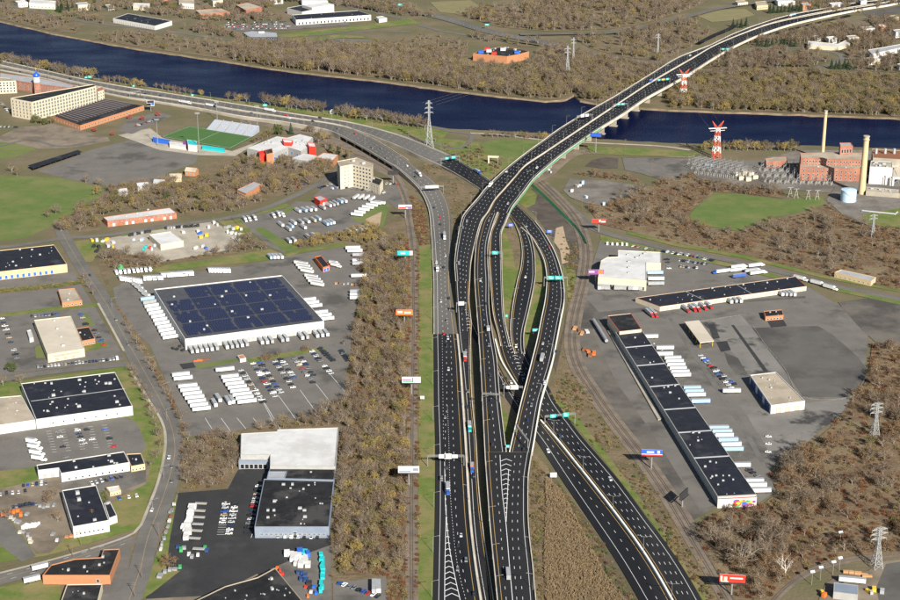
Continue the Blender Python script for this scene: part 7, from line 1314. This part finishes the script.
def lattice(label, px, py, H, w0, w1, arms, mats=('tower_grey',), bands=1, waist=.62, rz=.3, bar=.28, n=9):
    t = thing('transmission_tower', label, 'tower', P(px, py), rz); zs = [H*(1-(1-k/n)**1.25) for k in range(n+1)]
    def wid(z): return w0+(w1-w0)*min(1, z/(H*waist))
    def c(z, k): w = wid(z)/2; return ((-w, -w, z), (w, -w, z), (w, w, z), (-w, w, z))[k % 4]
    mbs = [MB() for _ in mats]
    for i in range(n):
        z0, z1 = zs[i], zs[i+1]; mb = mbs[i % bands if bands > 1 else 0]
        for k in range(4):
            mb.bar(c(z0, k), c(z1, k), bar*1.3); mb.bar(c(z0, k), c(z1, k+1), bar*.7); mb.bar(c(z0, k+1), c(z1, k), bar*.7); mb.bar(c(z1, k), c(z1, k+1), bar*.7)
    for mb, m in zip(mbs, mats): mb.build('lattice_frame', m, t)
    for zf, half in arms:
        mb = MB(); z = H*zf; w = wid(z)/2
        for s in (-1, 1):
            for y in (-w, w): mb.bar((s*w, y, z), (s*half, 0, z+.3), bar*.8); mb.bar((s*w, y, z+1.6), (s*half, 0, z+.3), bar*.8)
            mb.bar((s*half, 0, z+.3), (s*half, 0, z-1.5), .16)
        mb.build('crossarm', mats[0], t)
    return t
lattice('grey lattice power tower on the near river bank', 429, 147, 58, 9, 1.8, [(.74,5.5),(.84,5),(.94,4)]); lattice('grey lattice power tower in the woods beyond the river', 567, 77, 46, 8, 1.8, [(.78,5),(.9,5)]); lattice('thin grey tower right of the far lattice tower', 573, 64, 40, 3.4, 1.2, [(.8,4),(.92,4)]); lattice('thin grey tower standing in the far woods left of the bridge', 657.5, 54, 32, 3.2, 1.2, [(.8,4),(.92,4)])
lattice('lattice power tower beside the lumber at the lower right', 876, 568, 28, 6, 1.6, [(.72,5.4),(.84,6),(.95,5.4)], bar=.24); lattice('lattice power tower on the brush slope at the right edge', 874, 438, 28, 6, 1.6, [(.72,5),(.84,5.4),(.95,5)], bar=.22); lattice('lattice power tower in the meadow below the storage tank', 872, 237, 24, 5, 1.4, [(.8,4.5),(.93,4.5)], bar=.22)
M('tower_red', (.60,.10,.05), rough=.6); M('tower_white', (.75,.74,.72), rough=.6)
def redtower(label, px, py, H):
    t = lattice(label, px, py, H*.8, 8.5, 4.2, [], ('tower_red', 'tower_white'), 2, 1.0, .2, .42, 6); mb = MB(); h = H*.8
    for s in (-1, 1):
        for y in (-1.2, 1.2): mb.bar((s*2, y, h), (s*7, y*.4, H), .45); mb.bar((0, y, h+1), (s*7, y*.4, H), .35)
    mb.build('horn', 'tower_red', t); mb = MB(); mb.bar((-11, -1, h+.4), (11, -1, h+.4), .5); mb.bar((-11, 1, h+.4), (11, 1, h+.4), .5); mb.bar((-9, 0, h-2.6), (9, 0, h-2.6), .4); mb.build('crossarm', 'tower_white', t)
redtower('red and white lattice tower beside the substation', 716, 158.5, 46); redtower('red and white lattice tower on the far bank beside the bridge', 683, 97.5, 40)
def wires():
    def span(lb, a, za, b, zb, n=2, sp=5.0):
        A = P(*a); B = P(*b); d = (B-A).normalized(); s = Vector((-d.y, d.x, 0))
        for k in range(n):
            o = s*((k-(n-1)/2)*sp*2); mb = MB(); prev = None
            for i in range(15):
                t = i/14; p = A.lerp(B, t)+o; p.z = za+(zb-za)*t-4*6*t*(1-t)
                if prev is not None: mb.bar(prev, p, .07)
                prev = p
            mb.build('power_line', 'galv', None, label=lb % ORD[k], category='power line', group='power lines')
    span('thin power line, %s wire across the river left of the bridge', (429,147), 54, (567,77), 43, 3); span('thin power line, %s wire across the river right of the bridge', (716,158.5), 37, (683,97.5), 32, 2, 9)
wires()
# substation
def substation():
    mb = MB()
    for s in (-1, 1): mb.bar((s*5, -.4, 0), (s*5, 0, 11), .3); mb.bar((s*5, .4, 0), (s*5, 0, 11), .3); mb.bar((s*5, 0, 11), (s*5, 0, 14), .2)
    mb.bar((-5, 0, 10.5), (5, 0, 10.5), .45); mb.bar((-5, 0, 8), (5, 0, 8), .3)
    fr = mb.mesh('frame_mesh', ['galv']); mb = MB()
    for x in (-3, 0, 3): mb.cone((x, 0, 6), (x, 0, 8), .2, .2, 6); mb.cone((x, -3, 0), (x, -3, 4), .35, .25, 6); mb.cone((x, 3, 0), (x, 3, 3.4), .4, .3, 6)
    M('insulator', (.33,.32,.30), rough=.5); ins = mb.mesh('insulator_mesh', ['insulator'])
    for (a, b, c, n, m) in (((691,165),(740,171),(699,175),9,3),((762,171),(822,173),(768,184),9,3)):
        A, B, Cc = P(*a), P(*b), P(*c); k = 0; rz = math.atan2((B-A).y, (B-A).x)+1.2
        for i in range(n):
            for j in range(m):
                p = A+(B-A)*i/(n-1)+(Cc-A)*j/(m-1)*.9; t = thing('substation_frame', 'steel portal frame, %s from left in the %s row of the %s substation' % (ORD[i], ('far', 'middle', 'near')[j], 'left' if a[0] < 750 else 'right'), 'frame', p, rz, 'substation frames'); link('portal', fr, t); link('insulator', ins, t, kind='stuff')
    for i, (x, y) in enumerate(((737,176),(741,180),(745,175),(748,181),(751,176),(755,179))):
        p = P(x, y); t = thing('transformer', 'cream transformer block, %s from the left in the substation' % ORD[i], 'transformer', p, .2); mb = MB(); mb.box(-3, 3, -2, 2, .3, 4.5); mb.build('tank', 'cream_wall', t); mb = MB()
        for q in (-1.8, 0, 1.8): mb.cone((q, 0, 4.5), (q, 0, 6.6), .3, .2, 6)
        mb.build('bushing', 'insulator', t); mb = MB(); [mb.box(-2.8+q*.7, -2.4+q*.7, 2.0, 3.0, .6, 4.0) for q in range(8)]; mb.build('radiator', 'metal_grey', t)
    building('container', 'pale blue container at the top of the substation', [(705,163.3),(714,164.4),(714,166.2),(705,165)], 3, 'wall_blue', 'tank_blue', 'container', .05)
    for i, (x, y) in enumerate(((790,197),(796,198.5),(808,200),(817,200))):
        t = thing('pylon', 'A-shaped white pylon, %s from the left on the field edge' % ORD[i], 'pylon', P(x, y), .1); mb = MB()
        for s in (-1, 1): mb.bar((s*2.4, 0, 0), (0, 0, 11), .4)
        mb.bar((-1.6, 0, 4), (1.6, 0, 4), .3); mb.bar((-3, 0, 11), (3, 0, 11), .35); mb.build('frame', 'insulator', t)
substation()
def portal():
    p = [P(x, y) for x, y in ((488.7,163),(498,163.4))]; c = (p[0]+p[1])/2; d = p[1]-p[0]; L = d.length; t = thing('portal_frame', 'cream concrete portal frame left of the curved bridge', 'frame', c, math.atan2(d.y, d.x))
    for s in (-1, 1): mb = MB(); mb.box(s*L/2-.8, s*L/2+.8, -1, 1, 0, 7); mb.build('column', 'cream_wall', t)
    mb = MB(); mb.box(-L/2-1, L/2+1, -1.1, 1.1, 7, 9); mb.build('lintel', 'cream_wall', t)
portal()
def green_fence():
    pts = catmull([list(P(x, y)) for x, y in ((532,186),(540,193),(548,200.5),(556,208.5),(564,216.5),(572,224),(578,231),(583,238),(586,244.5))], 5.0); t = thing('construction_fence', 'long bright green screen fence beside the street under the bridge', 'fence', pts[len(pts)//2]); o = Vector(t.location)
    for a, b in zip(pts, pts[1:]):
        a = Vector(a)-o; b = Vector(b)-o; mb = MB(); d = (b-a).normalized(); n = Vector((-d.y, d.x, 0))*1.1; up = Vector((0, 0, 3.0)); mb.face([a-n, b-n, b+n*.2+up, a+n*.2+up]); mb.face([b+n, a+n, a+n*.2+up, b+n*.2+up]); mb.build('screen_panel', 'fence_green', t)
M('fence_green', (.07,.30,.14), (.09,.35,.17), .4, rough=.6)
green_fence()
# fences along lots
def fence(label, pts, h=2.0, mat='galv', step=4):
    C = catmull([list(P(x, y)) for x, y in pts], step); t = thing('fence', label, 'fence', C[0]); o = Vector(t.location)
    for a, b in zip(C, C[1:]):
        a = Vector(a)-o; b = Vector(b)-o; mb = MB(); mb.bar(a, a+Vector((0, 0, h)), .12); mb.bar(a+Vector((0, 0, h)), b+Vector((0, 0, h)), .1); mb.bar(a+Vector((0, 0, h*.5)), b+Vector((0, 0, h*.5)), .06); mb.build('fence_bay', mat, t)
fence('low rail fence around the dark corner lot by the broken pavement', [(753,327),(765,345),(785,370),(803,398),(850,398),(866,378)], 1.2, 'concrete_pale', 8); fence('wire fence between the truck lane and the bus lot', [(231,219),(238,226),(252,240),(258,247)], 2.2, 'chassis', 5); fence('thin fence along the street side of the dark lot', [(178,494),(172,515),(165,537),(155,560)], 2, 'galv', 6); fence('pale low fence along the lower edge of the terminal lane', [(700,322),(720,319),(741,316)], 1, 'concrete_pale', 6)
# ------------------------------------------------------------------ loose things in the yards
rl = random.Random(21)
def crate_mesh(w, d, h, m):
    mb = MB(); mb.box(-w/2, w/2, -d/2, d/2, .12, h, 0)
    for s in (-1, 1): mb.box(-w/2, w/2, s*d*.35-.08, s*d*.35+.08, 0, .12, 1)
    mb.box(-w/2-.03, w/2+.03, -d/2-.03, d/2+.03, h-.1, h+.05, 0); return mb.mesh('container_mesh', [m, 'chassis'])
def clutter(where, pts, mats, words, size=(2.4, 4, 2.2), name='container', group='stored goods', end='top', jit=.2, rz=0.0, cat='container'):
    for i, (x, y) in enumerate(pts):
        k = rl.randrange(len(mats)); s = [q*rl.uniform(.75, 1.3) for q in size]; link(name, crate_mesh(*s, mats[k]), None, P(x, y, .34), rz+rl.uniform(-jit, jit), label='%s %s, %s from %s %s' % (words[k], cat, ORD[i], end, where), category=cat, group=group)
clutter('in the teal line beside the storage yard', [(321,556),(322,561),(322.5,566),(322.5,570),(323,574),(322.5,578),(321,585),(322,589),(320.5,592)], ['accent_teal','accent_teal','white_wall'], ['teal','teal','white'])
clutter('in the white cluster of the storage yard', [(287,555),(291,556),(295,556.5),(299,556),(293,560),(297,561),(301,561),(305,559),(297,565),(301,566),(305,564),(308,566)], ['white_wall','white_wall','box_white'], ['white','white','off-white'], (3, 4.5, 2.4)); clutter('behind the white cluster', [(300,553),(304,553.5),(308,556)], ['accent_teal','accent_blue'], ['teal','blue'], (3, 5, 2.4)); clutter('in the black heap of the storage yard', [(298,574),(302,575),(305,577),(301,580),(306,581),(309,584),(310,589)], ['board_dark','wall_navy'], ['black','navy'], (2.6, 3.6, 1.8)); clutter('in the coloured goods at the bottom of the storage yard', [(306,588),(311,593),(308,597),(314,588),(316,594),(277,569),(280,572),(282,575)], ['accent_blue','accent_orange','white_wall','accent_red'], ['blue','orange','white','red'], (1.8, 2.2, 1.4))
clutter('in the white stack of the dark lot', [(192.5,508),(191.5,511),(190.5,515),(190,518.5),(189,522),(187.5,525),(185,527.5),(187,530),(188.5,533),(186.5,536),(186,539)], ['white_wall','box_white'], ['white','off-white'], (4.2, 5.2, 2.0)); clutter('along the street fence of the dark lot', [(174,505),(172,511),(171,517),(169.5,522),(168,528),(166,533),(164,539),(162,545),(161,550),(170,513),(167,531)], ['white_wall','metal_grey','rust','galv'], ['white','grey','rusty','silver'], (2, 3, 1.4)); clutter('in the junk at the lower end of the dark lot', [(178,548),(181,551),(184,549),(205,549),(207,551),(189,555),(192,558),(198,556)], ['metal_grey','accent_green','white_wall','wall_navy'], ['grey','green','white','navy'], (2.4, 3.4, 1.6)); clutter('in the green heap beside the dark lot corner', [(165,573),(170,571),(175,570),(180,568),(160,577)], ['accent_green','metal_grey'], ['green','grey'], (2.6, 3.4, 1.4))
clutter('in the orange line at the left edge', [(3,516),(6.5,515),(10,514),(14,513),(18,512),(21,516)], ['accent_orange'], ['orange'], (2.0, 2.4, 1.8), end='left'); clutter('in the white pallet row of the supply yard', [(25,528),(28,527.5),(31,527),(34,526.5),(37,526)], ['box_white'], ['white'], (1.6, 4.6, 2), end='left', jit=.05, rz=-.4); clutter('in the pale rubble of the supply yard', [(11,518),(14,520),(16,522),(19,523),(20,533),(23,533),(28,536),(30,540),(31,543),(27,515),(40,507),(44,508),(48,507),(54,506),(53,535),(57,541)], ['roof_cream','white_wall','metal_grey'], ['cream','white','grey'], (2.2, 3, 1.2)); clutter('along the display wall of the white block', [(67,538),(72,537),(77,536),(82,535),(87,534),(92,533),(101,531),(106,529.5)], ['cream_wall','white_wall','brick_orange'], ['cream','white','brick'], (2.4, 2.0, 1.2), end='left')
clutter('in the white and yellow heap of the equipment yard', [(214,224),(217,226),(226,228.5),(229,227.5),(233,230),(237,229),(241,230),(228,233),(232,234),(236,235),(240,235),(244,236.5),(234,239),(238,240)], ['white_wall','white_wall','accent_yellow','metal_light'], ['white','white','yellow','silver'], (2.8, 3.6, 2.6), name='machine', cat='machine', end='upper left', jit=1); clutter('in the dark line behind the open shed', line((130,236),(150,232),9)+line((166,229),(198,226.5),13), ['board_dark','metal_grey','chassis'], ['black','grey','charcoal'], (2.2, 3.6, 2), name='machine', cat='machine', end='left', jit=.4); clutter('in front of the open shed', [(134,240),(142,240.5),(146,247),(150,248.5),(144,250),(152,250),(155,246)], ['accent_red','rust','accent_yellow','tank_blue','accent_teal'], ['red','rusty','yellow','pale blue','teal'], (2.4, 4, 1.8), name='machine', cat='machine', end='left'); clutter('at the left entrance of the equipment yard', [(92,241),(97,241),(103,242),(107,240.5),(94,247),(99,248),(108,247),(113,247.5),(97,252),(113,243)], ['white_wall','accent_yellow','white_wall','board_dark'], ['white','yellow','white','black'], (2.6, 5, 2.4), name='machine', cat='machine', end='left', jit=.5); clutter('right of the open shed', [(183,233),(198,232.5),(200,234),(201,238),(207,236),(203,247),(206,249),(196,249),(209,228)], ['tank_blue','white_wall','accent_yellow','accent_blue'], ['pale blue','white','yellow','blue'], (2.6, 5, 2.2), name='machine', cat='machine', end='left', jit=.5)
clutter('in the lumber row beside the white trailer', [(848,573),(853,574),(858,574.5),(863,575.5),(867,577)], ['wood_lumber'], ['brown'], (1.6, 5, 1.4), name='lumber_stack', cat='lumber stack', end='left', jit=.1, rz=1.4); clutter('at the lower right corner yard', [(822,594),(824,597),(842,597),(846,596),(868,592),(871,594),(874,591),(882,593)], ['accent_yellow','accent_yellow','metal_light','accent_orange'], ['yellow','yellow','silver','orange'], (2, 3, 2), name='machine', cat='machine', end='left', jit=.8)
clutter('on the gravel yard below the bridge', [(577,187),(580,186),(583,184),(572,192),(604,205),(586,198),(548,171.5),(550,172.5)], ['white_wall','metal_light','tank_blue'], ['white','silver','pale blue'], (2.4, 5, 2.6), name='machine', cat='machine', end='left', jit=.6)
clutter('on the rail yard dirt', [(579,331),(582,334),(587,332),(575,329),(588,352),(590,356),(594,354),(584,350)], ['rust','wood_lumber','white_wall','accent_orange'], ['rusty','brown','white','orange'], (2.4, 6, 1.6), name='machine', cat='machine', end='left', jit=.3); clutter('on the scrap pallets of the warehouse lot', [(336,284),(340,283.5),(344,284.5),(348,284),(352,285),(356,285.5),(360,285)], ['rust','metal_light','wood_lumber'], ['rusty','silver','brown'], (1.8, 3, 1), end='left'); clutter('at the pavement edge below the solar-roofed warehouse', [(196,361.5),(200,361),(204,360.3),(208,359.7)], ['accent_orange','rust'], ['orange','rusty'], (2, 4, 1), end='left', rz=1.5)
clutter('beside the left corner of the solar-roofed warehouse', [(173,349),(177,350),(180,347),(183,351),(185,346)], ['metal_grey','board_dark','white_wall'], ['grey','black','white'], (2, 3, 1.4), end='left', jit=.8)
b = building('gatehouse', 'dark-roofed gatehouse with orange and blue end in the warehouse lot', [(314.7,257.3),(321,256),(329.5,266),(323,268)], 4.5, 'accent_orange', 'roof_navy'); windows(b, 2, [.3], 2, 3, 3.4, .5, .5, 'garage_door', 'accent_blue', 'white_wall')
b = building('guard_hut', 'small orange-roofed guard hut beside the car lot', [(237.5,355.5),(243,354.5),(246,358),(240,359.2)], 3.2, 'white_wall', 'brick_orange', 'hut', .1); windows(b, 2, [1], 2, .9, 1.0)
def tent():
    for nm, lb, x, y, w, l, h, m in (('tent', 'white peaked tent on the river bank', 332, 113.5, 7, 7, 6, 'white_wall'), ('tent', 'dark green dome tent beside the truck yard', 120.5, 269, 6, 7, 5, 'accent_green')):
        t = thing(nm, lb, 'tent', P(x, y)); mb = MB(); n = 10
        for i in range(n):
            a0, a1 = 2*math.pi*i/n, 2*math.pi*(i+1)/n
            for (r0, z0), (r1, z1) in (((1, 0), (1, .4)), ((1, .4), (.7, .75)), ((.7, .75), (.05, 1))):
                q = lambda a, r, z: (math.cos(a)*r*w/2, math.sin(a)*r*l/2, z*h); mb.face([q(a0, r0, z0), q(a1, r0, z0), q(a1, r1, z1), q(a0, r1, z1)])
        mb.build('canopy', m, t)
tent()
for i, (x, y) in enumerate(((811.5,585),(820,580.5),(832.7,575),(839.2,571),(839.7,545))):
    t = thing('panel_pole', 'pole with a tilted grey panel, %s from the left beside the curving track' % ORD[i], 'pole', P(x, y), .3); mb = MB(); mb.cone((0, 0, 0), (0, 0, 9), .2, .16, 8); mb.build('pole', 'galv', t); mb = MB(); mb.bar((0, -.6, 8.6), (0, .5, 9.8), 3, .15); mb.build('panel', 'metal_light', t)
def rail_car():
    a, b = P(593.5,322.5,.4), P(606.5,343.5,.4); d = b-a; L = d.length; t = thing('rail_car', 'grey tank rail car on the siding beside the long warehouse', 'rail car', (a+b)/2, math.atan2(d.y, d.x)); mb = MB(); mb.cone((-L/2, 0, 2.4), (L/2, 0, 2.4), 1.5, 1.5, 14); mb.build('tank', 'metal_grey', t); mb = MB(); mb.box(-L/2-.5, L/2+.5, -1.2, 1.2, .8, 1.1); mb.build('frame', 'chassis', t)
    for s in (-1, 1): mb = MB(); wheels(mb, (s*(L/2-2)-.9, s*(L/2-2)+.9), 1.8, .45, 0); mb.build('bogie', 'tyre', t)
rail_car()
def platform():
    mb = MB(); A = [P(x, y) for x, y in ((607.5,332),(611,331.5),(662,420),(658,421))]; mb.prism([(p.x, p.y) for p in A], -.1, 1.3); mb.build('loading_platform', 'concrete_pale', None, label='pale concrete loading platform along the railway side of the long warehouse', category='platform')
platform()
